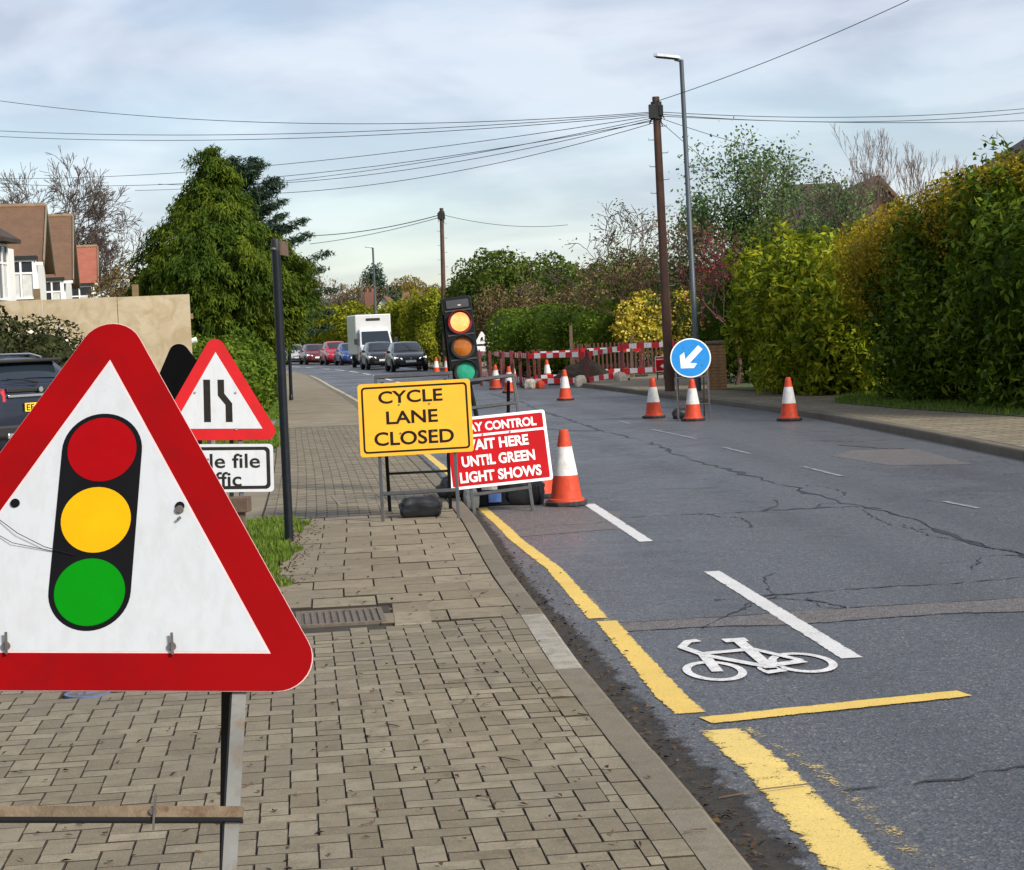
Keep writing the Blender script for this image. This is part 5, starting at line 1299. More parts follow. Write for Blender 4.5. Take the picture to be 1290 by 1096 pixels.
def seg_mesh(segs, off, n=5, name='branches'):
    a = np.array([s[0][:] for s in segs]); b = np.array([s[1][:] for s in segs]); ra = np.array([s[2] for s in segs]); rb = np.array([s[3] for s in segs])
    d = b - a; d /= np.linalg.norm(d, axis=1, keepdims=True) + 1e-9
    ref_ = np.where(np.abs(d[:, 2:3]) < 0.9, np.array([[0, 0, 1.0]]), np.array([[1.0, 0, 0]])); u = np.cross(d, ref_); u /= np.linalg.norm(u, axis=1, keepdims=True); v = np.cross(d, u)
    th_ = np.arange(n) * 2 * np.pi / n; c, s = np.cos(th_), np.sin(th_)
    ring = lambda p, r: p[:, None] + (u[:, None] * c[None, :, None] + v[:, None] * s[None, :, None]) * r[:, None, None]
    co = np.concatenate([ring(a, ra), ring(b + d * rb[:, None] * 0.3, rb)], 1).reshape(-1, 3) - np.array(off)
    i = np.arange(len(a))[:, None, None] * 2 * n; k = np.arange(n); q = np.stack([k, (k + 1) % n, n + (k + 1) % n, n + k], 1)
    return np_mesh(name, co, (i + q[None]).reshape(-1, 4), smooth=True)

def fan(base, h, limbs, seed, depth=5, r0=0.2, ratio=0.76, spread=0.6, up=0.10, wig=0.12, minr=0.01, kids=(2, 2, 3)):
    """trunk of height h, then limbs (tilt degrees, azimuth, length) that branch on"""
    b_ = Vector(base); tr_ = stem(base, (b_.x, b_.y, h), r0, r0 * 0.7, 5, seed); sg_ = []; en_ = []
    for k, (tl, az, L) in enumerate(limbs):
        a, t_ = R_(az), R_(tl); d = (math.sin(t_) * math.cos(a), math.sin(t_) * math.sin(a), math.cos(t_)); z0 = h * (1 - 0.12 * (k % 3))
        s1, e1 = branches((b_.x, b_.y, z0), d, L, r0 * 0.5, depth, seed + 31 * k, spread, up, ratio, kids, wig, minr); sg_ += s1; en_ += e1
    return tr_, sg_, en_
def tree(name, label, base, cat='tree', trunk=None, crown=None, mat='lf_green', tmat='bark', group=None, crown_name='crown'):
    t = empty(name, base, 0, label, cat, group)
    if trunk is not None: link('trunk', seg_mesh(trunk, base, 6), M[tmat], t)
    if crown is not None: link(crown_name, crown, M[mat], t)
    return t
def stem(base, top, r0, r1, n=6, seed=0):
    rnd = random.Random(seed); a, b = Vector(base), Vector(top); out = []; p = a
    for i in range(n):
        q = a.lerp(b, (i + 1) / n) + Vector((rnd.gauss(0, 0.04), rnd.gauss(0, 0.04), 0)) * (0 if i == n - 1 else 1)
        out.append((p, q, r0 + (r1 - r0) * i / n, r0 + (r1 - r0) * (i + 1) / n)); p = q
    return out
def leafy(ends, per, rad, ln, wd, seed, off, droop=0.3):
    r = np.random.default_rng(seed); e = np.array([x[0][:] for x in ends]); e = np.repeat(e, per, 0); m = len(e)
    pos = e + r.normal(size=(m, 3)) * rad; nn = r.normal(size=(m, 3)) + np.array([0, 0, 0.6]); nn /= np.linalg.norm(nn, axis=1, keepdims=True)
    co, q = leaves(pos, nn, r.normal(size=(m, 3)) + np.array([0, 0, -droop]), ln, wd, 0.2, r)
    return np_mesh('leaves', co - np.array(off), q, attr=r.random(len(q)))

# ---- left side
b = (-7.62, 50.6, 0)
def conifer_mesh(b, H, Rm, n, seed, ln=0.16, wd=0.036):
    """drooping tufts hung over a ragged broad cone"""
    r = np.random.default_rng(seed)
    def prof(h): return np.interp(h, [0, 0.06, 0.22, 0.40, 0.55, 0.66, 0.76, 0.88, 0.96, 1.0], [0.52, 0.56, 0.66, 0.97, 0.95, 0.72, 0.46, 0.22, 0.11, 0.02]) * Rm
    nt_ = 1500; h = r.random(nt_ * 4); h = h[r.random(len(h)) < (prof(h) + 0.25) / (Rm + 0.25)][:nt_]; m = len(h); a = r.random(m) * 2 * np.pi
    P3 = np.stack([np.cos(a) * 1.6, np.sin(a) * 1.6, h * 7], 1)
    rad = prof(h) * (1 + 0.24 * lump(P3, seed, 1.9)) + r.normal(size=m) * 0.16 - 0.08
    tc_ = np.stack([np.cos(a) * rad, np.sin(a) * rad, h * H + 0.05], 1) + np.array(b)
    per = n // m; idx = np.repeat(np.arange(m), per); k = len(idx); out = np.stack([np.cos(a), np.sin(a), np.full(m, 0.2)], 1)[idx]
    u_ = r.random(k)[:, None]
    pos = tc_[idx] + out * (0.30 * u_ - 0.14) + np.array([0, 0, -0.34]) * u_ ** 1.6 + r.normal(size=(k, 3)) * np.array([0.085, 0.085, 0.06])
    nn = out * 0.7 + r.normal(size=(k, 3)) * 0.5 + np.array([0, 0, 0.3]); nn /= np.linalg.norm(nn, axis=1, keepdims=True)
    t = np.array([0, 0, -1.0]) * (0.3 + u_) + out * 0.7 + r.normal(size=(k, 3)) * 0.45
    co, q = leaves(pos, nn, t, ln, wd, 0.3, r)
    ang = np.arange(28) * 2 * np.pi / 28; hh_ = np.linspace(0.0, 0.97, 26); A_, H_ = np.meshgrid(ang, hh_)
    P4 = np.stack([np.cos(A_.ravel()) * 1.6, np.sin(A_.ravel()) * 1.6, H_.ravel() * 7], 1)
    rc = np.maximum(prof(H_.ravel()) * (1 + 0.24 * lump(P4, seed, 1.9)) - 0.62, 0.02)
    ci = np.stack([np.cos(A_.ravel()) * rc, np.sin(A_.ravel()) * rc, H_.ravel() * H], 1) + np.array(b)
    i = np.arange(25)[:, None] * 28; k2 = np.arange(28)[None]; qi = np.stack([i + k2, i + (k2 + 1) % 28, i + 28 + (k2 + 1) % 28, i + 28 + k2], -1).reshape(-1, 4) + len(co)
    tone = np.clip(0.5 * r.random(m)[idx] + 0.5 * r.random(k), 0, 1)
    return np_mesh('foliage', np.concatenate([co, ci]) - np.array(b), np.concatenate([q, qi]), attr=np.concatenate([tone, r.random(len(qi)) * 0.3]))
tree('conifer_tree', 'tall broad cone-shaped conifer with drooping green sprays', b, trunk=stem(b, (b[0], b[1], 6.3), 0.22, 0.05), crown=conifer_mesh(b, 6.75, 2.2, 115000, 5), mat='lf_conifer')
# blue-green cedar behind it: upswept branches with needle pads
b = (-8.3, 60.5, 0); tr = stem(b, (-8.3, 60.5, 7.2), 0.24, 0.04, 8, 3); ends = []; rnd = random.Random(12); rl = np.random.default_rng(3); pads = []
for i in range(64):
    h = 1.5 + 5.6 * (i / 63); L = min((1 - (h / 7.6)) * 4.5 + 0.45, 2.75); a = i * 2.4 + rnd.random(); p0 = Vector((b[0], b[1], h)); d = Vector((math.cos(a), math.sin(a), 0.10))
    p1 = p0 + d * L * 0.55; p2 = p0 + d * L + Vector((0, 0, 0.28)); tr += [(p0, p1, 0.05, 0.03), (p1, p2, 0.03, 0.01)]
    for k in range(10): q = p0.lerp(p1, 0.3 + 0.12 * k) if k < 6 else p1.lerp(p2, (k - 5) / 4.2); pads.append((q.x, q.y, q.z, 0.34, 0.34, 0.12))
    pads.append((p2.x, p2.y, p2.z, 0.22, 0.22, 0.10))
tree('cedar_tree', 'blue-green cedar with upswept branches behind the conifer', b, trunk=tr, crown=foliage(pads, 48000, 0.19, 0.04, 6, shell=0.9, core=0, upb=0.7, off=b), mat='lf_cedar')
# laurel bush below
b = (-6.0, 42.5, 0)
tree('laurel_bush', 'rounded bright green laurel bush at the foot of the conifer', b, 'bush', stem(b, (-6.0, 42.5, 1.0), 0.06, 0.03),
     foliage([(-6.15, 42.3, 0.75, 0.95, 1.0, 0.85), (-7.1, 42.8, 0.85, 1.1, 1.1, 0.95), (-6.25, 43.6, 0.9, 0.9, 1.1, 0.95), (-8.2, 43.5, 0.85, 1.2, 1.1, 0.9)], 12000, 0.14, 0.06, 7, off=b, zmin=0.02), 'lf_hedge')
# dark shrub with pale flowers in front of the plywood
b = (-7.9, 27.6, 0); blobs = [(-7.9, 27.6, 1.3, 1.2, 0.8, 1.3), (-6.8, 27.7, 1.05, 0.9, 0.75, 1.05), (-9.0, 27.5, 1.5, 1.2, 0.8, 1.3), (-6.15, 27.9, 0.85, 0.65, 0.6, 0.8)]
t = tree('flowering_shrub', 'dark evergreen shrub dotted with pale blossoms behind the parked car', b, 'bush', stem(b, (-7.9, 27.6, 1.0), 0.06, 0.03), foliage(blobs, 26000, 0.075, 0.045, 8, off=b, zmin=0.0), 'lf_rose')
r = np.random.default_rng(5); fl = []
for q in blobs:
    d = r.normal(size=(26, 3)); d[:, 1] = -np.abs(d[:, 1]); d /= np.linalg.norm(d, axis=1, keepdims=True); fl.append(d * np.array(q[3:6]) * 1.03 + np.array(q[:3]))
fl = np.concatenate(fl); fl = fl[fl[:, 2] > 0.4]; nn = np.tile([0, -1.0, 0.4], (len(fl), 1)); co, qd = leaves(fl, nn / np.linalg.norm(nn, axis=1, keepdims=True), r.normal(size=fl.shape), 0.06, 0.06, 0.1, r)
o = link('blossom', np_mesh('blossom', co - np.array(b), qd), M['petal'], t)
# greenery between houses and conifer
b = (-18.3, 92, 0); tree('background_tree', 'sparse brownish green tree between the houses and the conifer', b, trunk=stem(b, (-18.3, 92, 3.5), 0.15, 0.06), crown=foliage([(-18.3, 92, 3.6, 1.9, 1.8, 1.9), (-16.6, 91, 2.9, 1.8, 1.7, 1.6)], 7000, 0.16, 0.10, 9, shell=0.6, off=b, core=0.6), mat='lf_brown')
b = (-15.4, 84, 0); tree('background_tree', 'dark green leafy tree directly left of the conifer', b, trunk=stem(b, (-15.4, 84, 3), 0.15, 0.06), crown=foliage([(-15.4, 84, 2.6, 2.0, 1.8, 1.9), (-13.5, 82, 2.3, 1.8, 1.7, 1.8)], 7000, 0.18, 0.11, 10, shell=0.5, off=b), mat='lf_green')
# bare tree behind the houses
b = (-26.3, 110, 0); tr, sg, en = fan(b, 4.9, [(6, 0, 2.2), (22, 0, 2.2), (40, 0, 2.1), (22, 180, 2.2), (42, 180, 2.1), (58, 0, 2.0), (58, 180, 2.0), (40, 90, 1.8), (75, 10, 1.8), (75, 170, 1.8), (30, 250, 1.9), (66, 20, 1.9)], 4, depth=6, r0=0.20, ratio=0.73, spread=0.58, up=0.06, minr=0.0135, kids=(2, 3))
t = tree('bare_tree', 'wide leafless tree behind the left-hand houses', b, trunk=tr, tmat='bark'); link('branches', seg_mesh(sg, b, 4), M['twig'], t)

# ---- right side hedges
b = (6.3, 43.2, 0)
tree('laurel_hedge', 'big sunlit yellow-green laurel hedge behind the lone cone', b, 'hedge', stem(b, (6.3, 43.2, 2.0), 0.08, 0.04),
     foliage([(6.45, 44.6, 1.75, 1.15, 1.3, 1.75), (6.65, 42.6, 1.65, 1.2, 1.5, 1.75), (7.35, 40.8, 1.5, 1.25, 1.5, 1.7), (6.9, 42.0, 0.8, 1.1, 1.8, 0.85), (8.2, 43, 1.6, 1.4, 2, 1.7)], 34000, 0.20, 0.078, 21, shell=0.42, p=2.3, lumpy=0.36, freq=5.5, align=0.3, off=b, zmin=0.05, core=0.66), 'lf_laurel')
b = (9.0, 34.5, 0)
tree('dark_hedge', 'tall dark green hedge at the right edge above the grass verge', b, 'hedge', stem(b, (9.0, 34.5, 2.0), 0.09, 0.05),
     foliage([(8.75, 32.3, 1.85, 1.35, 1.9, 2.25), (8.0, 35.6, 1.6, 1.0, 1.7, 1.95), (9.9, 30.0, 1.9, 1.6, 2.0, 2.15), (8.0, 37.2, 1.35, 0.85, 1.1, 1.6), (9.2, 35.0, 1.9, 1.5, 2.2, 2.1)], 44000, 0.18, 0.066, 22, shell=0.40, p=2.3, lumpy=0.34, freq=5.5, align=0.3, off=b, zmin=0.05, core=0.66), 'lf_laurel_dark')
b = (8.6, 36.3, 0)
tree('golden_hedge', 'golden brown privet hedge top above the dark hedge', b, 'hedge', stem(b, (8.6, 36.3, 2.6), 0.06, 0.04),
     foliage([(7.7, 36.6, 2.9, 0.85, 1.2, 1.05), (8.35, 34.6, 3.35, 0.85, 1.2, 0.95), (9.1, 33.4, 3.65, 0.85, 1.3, 0.75), (7.3, 38.0, 2.6, 0.7, 1.0, 1.0)], 22000, 0.085, 0.04, 23, shell=0.55, lumpy=0.22, upb=0.4, off=b, core=0.75), 'lf_privet')
# pale leafed tree behind laurel
b = (7.3, 55, 0); tr, sg, en = fan(b, 2.7, [(5, 0, 1.38), (28, 0, 1.3), (28, 180, 1.3), (52, 0, 1.15), (52, 180, 1.15), (40, 270, 0.9), (75, 0, 0.9), (75, 180, 0.95)], 9, depth=4, r0=0.13, spread=0.6, up=0.12, minr=0.008)
t = tree('pale_leaf_tree', 'airy tree with small pale green leaves above the laurel hedge', b, trunk=tr); link('branches', seg_mesh(sg, b, 4), M['twig'], t); link('crown', leafy(en, 21, 0.22, 0.12, 0.07, 4, b), M['lf_pale'], t)
b = (8.9, 54, 0); sg, en = branches(b, (0.05, 0, 1), 1.55, 0.12, 6, 19, spread=0.62, up=0.16, ratio=0.76, kids=(2, 3), wig=0.10, minr=0.008)
t = tree('pale_leaf_tree', 'shorter airy tree just right of the pale leafed one', b, trunk=sg[:3]); link('branches', seg_mesh(sg[3:], b, 4), M['twig'], t); link('crown', leafy(en, 6, 0.16, 0.10, 0.06, 5, b), M['lf_pale'], t)
b = (8.0, 51.5, 0); tree('mid_green_tree', 'mid green leafy tree rising behind the laurel hedge', b, trunk=stem(b, (8.0, 51.5, 3), 0.1, 0.05), crown=foliage([(6.9, 51.0, 2.7, 1.4, 1.3, 1.7), (8.4, 51.5, 2.4, 1.3, 1.4, 1.6), (10.0, 51, 2.0, 1.4, 1.4, 1.5)], 13000, 0.12, 0.06, 26, shell=0.6, lumpy=0.3, off=b, core=0.62), mat='lf_green')
# thin bare upright trees
bt_l = ['thin bare upright tree just above the red brick gable', 'tallest thin bare upright tree above the hedge', 'thin bare upright tree at the right of the bare group', 'faint thin bare tree nearest the pale leafed tree']
for k, (x, y, L, sd) in enumerate(((11.4, 60, 2.25, 3), (12.2, 61, 2.3, 5), (13.4, 60, 2.1, 8), (10.5, 62, 1.95, 11))):
    b = (x, y, 0); sg, en = branches(b, (0, 0, 1), L, 0.06, 6, sd, spread=0.38, up=0.30, ratio=0.68, kids=(2, 3), wig=0.06, minr=0.005)
    t = tree('bare_tree', bt_l[k], b, trunk=sg[:3], tmat='twig_pale'); link('branches', seg_mesh(sg[3:], b, 4), M['twig_pale'], t)
# red shrub
b = (5.9, 49.5, 0); sg, en = branches(b, (0, 0, 1), 1.35, 0.07, 5, 14, spread=0.65, up=0.15, ratio=0.75, kids=(2, 3), minr=0.006)
t = tree('red_shrub', 'reddish pink twiggy shrub above the left end of the laurel hedge', b, 'shrub', trunk=sg[:3], tmat='twig_red'); link('branches', seg_mesh(sg[3:], b, 4), M['twig_red'], t); link('crown', leafy(en, 6, 0.17, 0.075, 0.045, 5, b), M['lf_red'], t)
# yellow variegated shrub round the telegraph pole
b = (5.2, 66.0, 0)
yb_ = [(4.25, 65.6, 2.0, 0.55, 0.6, 0.55), (4.75, 66, 2.35, 0.6, 0.6, 0.5), (5.35, 66, 2.0, 0.6, 0.6, 0.6), (5.95, 66, 2.45, 0.5, 0.6, 0.45), (6.4, 65.6, 1.95, 0.6, 0.6, 0.6), (5.0, 65.6, 1.3, 1.2, 0.6, 0.7), (6.3, 65.4, 1.2, 0.9, 0.6, 0.7), (4.0, 65.5, 1.5, 0.45, 0.5, 0.45)]
tree('yellow_shrub', 'yellow variegated shrub either side of the telegraph pole', b, 'shrub', stem(b, (5.2, 66, 1.4), 0.05, 0.02), foliage(yb_, 7000, 0.13, 0.08, 24, shell=0.5, lumpy=0.30, freq=5, off=b, zmin=0.05, upb=0.5), 'lf_yellow')
# dark trees behind the pole and lamp
b = (6.4, 51.8, 0); tree('dark_shrub', 'dense dark green shrub behind the lamp post', b, 'shrub', stem(b, (6.4, 51.8, 2), 0.07, 0.03), foliage([(6.1, 51.5, 1.5, 1.3, 1.2, 1.6), (7.0, 50.5, 2.2, 1.4, 1.3, 1.6), (6.9, 53.5, 2.4, 1.2, 1.2, 1.5)], 10000, 0.13, 0.06, 25, off=b, zmin=0.02), 'lf_laurel_dark')
b = (3.6, 73, 0); sg, en = branches(b, (-0.1, 0, 1), 2.0, 0.16, 6, 27, spread=0.85, up=0.06, ratio=0.76, kids=(2, 2, 3), wig=0.16, minr=0.012)
t = tree('twisted_tree', 'dark twisted sparse tree left of the telegraph pole', b, trunk=sg[:3]); link('branches', seg_mesh(sg[3:], b, 4), M['twig'], t); link('crown', leafy(en[::2], 3, 0.18, 0.12, 0.07, 6, b), M['lf_green'], t)
b = (4.2, 66, 0); sg, en = branches(b, (0.05, 0, 1), 1.6, 0.14, 5, 31, spread=0.8, up=0.08, ratio=0.76, kids=(2, 3), wig=0.14, minr=0.010)
t = tree('russet_tree', 'russet twiggy tree behind the telegraph pole at mid height', b, trunk=sg[:3], tmat='twig_red'); link('branches', seg_mesh(sg[3:], b, 4), M['twig_red'], t); link('crown', leafy(en, 4, 0.2, 0.13, 0.07, 7, b), M['lf_brown'], t)
b = (4.6, 69.5, 0); tree('mixed_shrubs', 'mixed olive green shrubs between the clipped hedge and the pole', b, 'shrub', stem(b, (4.6, 69.5, 1.5), 0.07, 0.03), foliage([(3.7, 70, 1.9, 1.5, 1.2, 2.1), (5.4, 69, 2.0, 1.5, 1.2, 2.2), (7.0, 68, 2.3, 1.6, 1.2, 2.4), (4.6, 72, 3.0, 1.7, 1.2, 1.7)], 15000, 0.15, 0.075, 28, shell=0.45, lumpy=0.2, off=b, zmin=0.02, core=0.72), 'lf_green')
# clipped hedge behind the works
b = (1.2, 68.5, 0)
tree('clipped_hedge', 'clipped green hedge behind the roadworks barriers', b, 'hedge', stem(b, (1.2, 68.5, 1.2), 0.06, 0.03),
     foliage([(0.35, 69.5, 1.2, 1.15, 1.6, 1.25), (1.7, 68.5, 1.25, 1.1, 1.5, 1.3), (3.1, 67.5, 1.25, 1.2, 1.4, 1.25)], 13000, 0.12, 0.06, 29, shell=0.16, p=4.0, lumpy=0.05, off=b, zmin=0.02), 'lf_hedge')
# big evergreen mass
b = (-0.2, 90, 0)
tree('evergreen_tree', 'broad dark evergreen tree right of the traffic light head', b, trunk=stem(b, (-0.2, 90, 3), 0.25, 0.1),
     crown=foliage([(-0.3, 90, 3.2, 2.3, 2.2, 2.4), (1.9, 88, 2.9, 2.2, 2.0, 2.2), (-2.2, 92, 1.9, 1.0, 1.6, 2.3), (3.8, 86, 2.4, 2.0, 2, 2.0)], 22000, 0.24, 0.10, 30, shell=0.4, lumpy=0.18, off=b, zmin=0.02, core=0.78), mat='lf_green')
b = (0.6, 79, 0)
tree('brown_scrub', 'dry brown scrub behind the clipped hedge', b, 'shrub', stem(b, (0.6, 79, 1.2), 0.05, 0.02), foliage([(-0.6, 79, 1.9, 1.0, 0.9, 1.8), (0.8, 78, 2.1, 1.2, 0.9, 1.5), (2.6, 77, 2.2, 1.3, 0.9, 1.3)], 8000, 0.20, 0.05, 31, shell=0.6, upb=0.0, off=b, core=0.6, zmin=0.05), 'lf_brown')
b = (-4.35, 106, 0)
tree('yellow_bush', 'small yellow-green bush right of the white van', b, 'bush', stem(b, (-4.35, 106, 1), 0.05, 0.02), foliage([(-4.45, 106, 1.3, 0.75, 0.7, 0.95), (-4.1, 106, 0.8, 0.7, 0.7, 0.8)], 2600, 0.15, 0.09, 32, off=b, zmin=0.02), 'lf_bright')
# dark ivy column left of traffic light
b = (-2.6, 98.8, 0)
tree('ivy_hedge', 'very dark evergreen hedge left of the traffic light head', b, 'hedge', stem(b, (-2.6, 98.8, 2), 0.06, 0.03), foliage([(-2.9, 99.5, 1.8, 0.85, 1.2, 2.1), (-2.2, 98.0, 2.4, 0.9, 1.2, 2.2)], 5500, 0.2, 0.1, 33, off=b, zmin=0.02), 'lf_laurel_dark')
# hedge row across the bend behind the queue
fh = [((-13.4, 158, 0), 'bright yellow-green hedge above the red cars', 'lf_bright', [(-14.6, 160, 2.1, 1.9, 1.6, 2.3), (-12.6, 158, 2.2, 1.9, 1.6, 2.5), (-10.8, 156, 2.0, 1.7, 1.6, 2.3)]),
      ((-8.3, 154, 0), 'yellow-green hedge right above the white van', 'lf_bright', [(-9.0, 154, 2.2, 1.6, 1.5, 2.4), (-7.2, 152, 2.4, 1.6, 1.5, 2.6), (-5.6, 150, 2.6, 1.6, 1.5, 2.9)]),
      ((-19.5, 172, 0), 'dark green trees behind the pale pole at the bend', 'lf_green', [(-22, 175, 2.6, 3.0, 2, 3.0), (-18.4, 172, 2.6, 2.2, 2, 3.0), (-26, 178, 2.8, 3.2, 2, 3.2)])]
for k, (b, lb, mt, bl) in enumerate(fh): tree('far_hedge', lb, b, 'hedge', stem(b, (b[0], b[1], 1.5), 0.08, 0.03), foliage(bl, 8000, 0.30, 0.16, 40 + k, off=b, zmin=0.02, lumpy=0.2), mt)
b = (-15.9, 232, 0); tree('pine_tree', 'distant dark pine beside the far lamp post', b, trunk=stem(b, (-15.9, 232, 9.5), 0.25, 0.08), crown=foliage([(-15.9, 232, 8.0, 1.7, 1.5, 2.6), (-17.5, 232, 5.6, 1.8, 1.6, 1.9), (-14.3, 232, 5.8, 1.9, 1.6, 1.9), (-15.9, 231, 3.5, 2.8, 1.8, 2.2)], 7000, 0.42, 0.16, 45, shell=0.6, lumpy=0.3, off=b, core=0.6), mat='lf_cedar')
b = (-13.0, 262, 0); tree('olive_tree', 'rounded olive brown tree left of the distant telegraph pole', b, trunk=stem(b, (-13, 262, 6), 0.25, 0.1), crown=foliage([(-13.4, 262, 6.0, 3.4, 2.5, 4.0), (-10.2, 262, 5.2, 2.6, 2.5, 3.4)], 8000, 0.4, 0.16, 46, shell=0.4, off=b), mat='lf_olive')
for k, (x, y, L, sd) in enumerate(((-18.6, 205, 2.9, 51), (-21.5, 214, 2.9, 52), (-16.6, 218, 2.6, 53))):
    b = (x, y, 0); sg, en = branches(b, (0, 0, 1), L, 0.16, 5, sd, spread=0.6, up=0.15, ratio=0.74, kids=(2, 3), minr=0.03)
    t = tree('bare_tree', ('distant bare brown tree left of the pine', 'leftmost distant bare brown tree beside the cedar tips', 'distant bare tree just behind the pine')[k], b, trunk=sg[:3], tmat='twig_pale'); link('branches', seg_mesh(sg[3:], b, 4), M['twig_pale'], t)
    link('crown', leafy(en, 3, 0.3, 0.3, 0.14, sd, b), M['lf_brown'], t)
# wooded ridge far away
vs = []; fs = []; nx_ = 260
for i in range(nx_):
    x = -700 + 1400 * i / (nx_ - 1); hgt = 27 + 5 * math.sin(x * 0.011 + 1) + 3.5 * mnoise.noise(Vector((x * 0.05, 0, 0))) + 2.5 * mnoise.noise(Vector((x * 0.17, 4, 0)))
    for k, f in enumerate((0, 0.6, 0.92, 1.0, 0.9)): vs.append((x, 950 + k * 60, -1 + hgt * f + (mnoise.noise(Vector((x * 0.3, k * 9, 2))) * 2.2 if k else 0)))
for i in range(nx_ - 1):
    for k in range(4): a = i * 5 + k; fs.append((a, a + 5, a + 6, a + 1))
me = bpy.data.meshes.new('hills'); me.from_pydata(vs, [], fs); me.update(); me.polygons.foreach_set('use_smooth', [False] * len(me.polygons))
o = link('hills', me, M['lf_haze']); o['kind'] = 'structure'
# nearer tree belt before the ridge
r = np.random.default_rng(77); bl = [(x + r.normal() * 3, 420 + r.normal() * 25, 3 + r.random() * 2, 9, 6, 6 + 4 * r.random()) for x in np.arange(-160, 170, 11)]
o = link('distant_wood', foliage(bl, 14000, 1.3, 0.7, 78, shell=0.3, core=0.9), M['lf_green']); tag(o, 'distant belt of trees below the ridge', 'wood', kind='stuff')

# litter on the pavement and gutter
r = np.random.default_rng(9); pos = []
for k in range(900):
    y = 5 + 10 * r.random() ** 1.3; e = float(kl(y))
    x = e + 0.02 + abs(r.normal()) * 0.12 if r.random() < 0.6 else e - 0.1 - 3 * r.random()
    pos.append((x, y, (RZ + 0.010) if x > e else 0.008))
for k in range(260): y = 12.4 + 5 * r.random(); pos.append((left_edge(y).x + abs(r.normal()) * 0.12, y, 0.008))
pos = np.array(pos); nn = r.normal(size=pos.shape) * 0.25 + np.array([0, 0, 1]); nn /= np.linalg.norm(nn, axis=1, keepdims=True)
co, qd = leaves(pos, nn, r.normal(size=pos.shape) * np.array([1, 1, 0.1]), 0.030, 0.016, 0.3, r)
o = link('leaf_litter', np_mesh('leaf_litter', co, qd, attr=r.random(len(qd))), M['litter']); tag(o, 'small brown leaf and dirt litter scattered along pavement and gutter', 'litter', kind='stuff')
tw = MB(); rnd = random.Random(8)
for k in range(26):
    y = 5.4 + 6.5 * rnd.random(); x = float(kl(y)) - 0.1 - 1.6 * rnd.random() ** 1.5; a = rnd.random() * 6.28; L = 0.03 + 0.10 * rnd.random()
    p = Vector((x, y, 0.010)); q = p + Vector((math.cos(a), math.sin(a), 0)) * L * 0.5; a += rnd.gauss(0, 0.6); q2 = q + Vector((math.cos(a), math.sin(a), 0)) * L * 0.5
    tw.tube([p, q, q2], 0.0028, 4)
tw.tube([(0.70, 6.9, RZ + 0.014), (0.88, 6.98, RZ + 0.02), (1.05, 7.05, RZ + 0.014)], 0.003, 4)
o = tw.build('fallen_twigs', M['wood_old']); tag(o, 'thin dark fallen twigs strewn over the brick pavement', 'twigs', kind='stuff')

# ================================================================== fences, walls, houses
base = Vector((-6.5, 31, 0))
t = empty('plywood_hoarding', base, 0, 'pale plywood hoarding with timber posts left of the conifer', 'hoarding')
xs = [-8.75, -7.53, -6.31, -5.13]
for a, b_ in zip(xs[:-1], xs[1:]): MB(base).box(((a + b_) / 2, 31.0, 1.23 - 0.005 * (a + 7)), (b_ - a - 0.012, 0.018, 2.46)).build('panel', M['plywood'], t)
for x in (-7.62, -6.02): MB(base).box((x, 31.07, 1.32), (0.09, 0.09, 2.66)).build('post', M['wood_tan'], t)
for z in (0.4, 2.1): MB(base).box((-6.9, 31.035, z), (3.6, 0.045, 0.09)).build('rail', M['wood_tan'], t)
# white post beside the reversed sign
base = Vector((-5.55, 33, 0)); o = MB(base).tube([(-5.55, 33, 0), (-5.55, 33, 1.55), (-5.5, 33, 1.7), (-5.38, 33, 1.72)], 0.05, 8).build('garden_pipe', M['white_clean'], None, smooth=True); o.location = base; tag(o, 'pale curved pipe standing at the right end of the hoarding', 'pipe')
# brick gate pillar
base = Vector((5.12, 47.0, 0)); t = empty('gate_pillar', base, 0, 'weathered brick gate pillar right of the blue arrow sign', 'pillar')
MB(base).box((5.12, 47, 0.56), (0.385, 0.385, 1.12)).build('core', M['mortar'], t)
bme = None; rv = random.Random(4)
for c_ in range(14):
    z = 0.04 + c_ * 0.078
    for s in range(4):
        for k in range(2):
            L = 0.21 if (c_ + k) % 2 else 0.165; off_ = (-0.105 + (0.205 if (c_ % 2) == 0 else 0.165) * k) if c_ % 2 else (-0.10 + 0.20 * k)
            ob_ = MB().box((0, 0, 0), (0.19, 0.05, 0.066)); v = ob_
            if bme is None:
                o = v.build('brick', M['brick_pale'], t); bme = o.data
            else: o = link('brick', bme, None, t)
            a = s * math.pi / 2; lx = (k - 0.5) * 0.20 + (0.012 if c_ % 2 else -0.012); ly = -0.178 - rv.random() * 0.012
            o.location = (lx * math.cos(a) - ly * math.sin(a), lx * math.sin(a) + ly * math.cos(a), z + 0.004 * rv.random()); o.rotation_euler = (0, 0, a + rv.gauss(0, 0.02))
MB(base).box((5.12, 47, 1.16), (0.50, 0.50, 0.07)).build('coping', M['slab'], t, bevel=0.01)
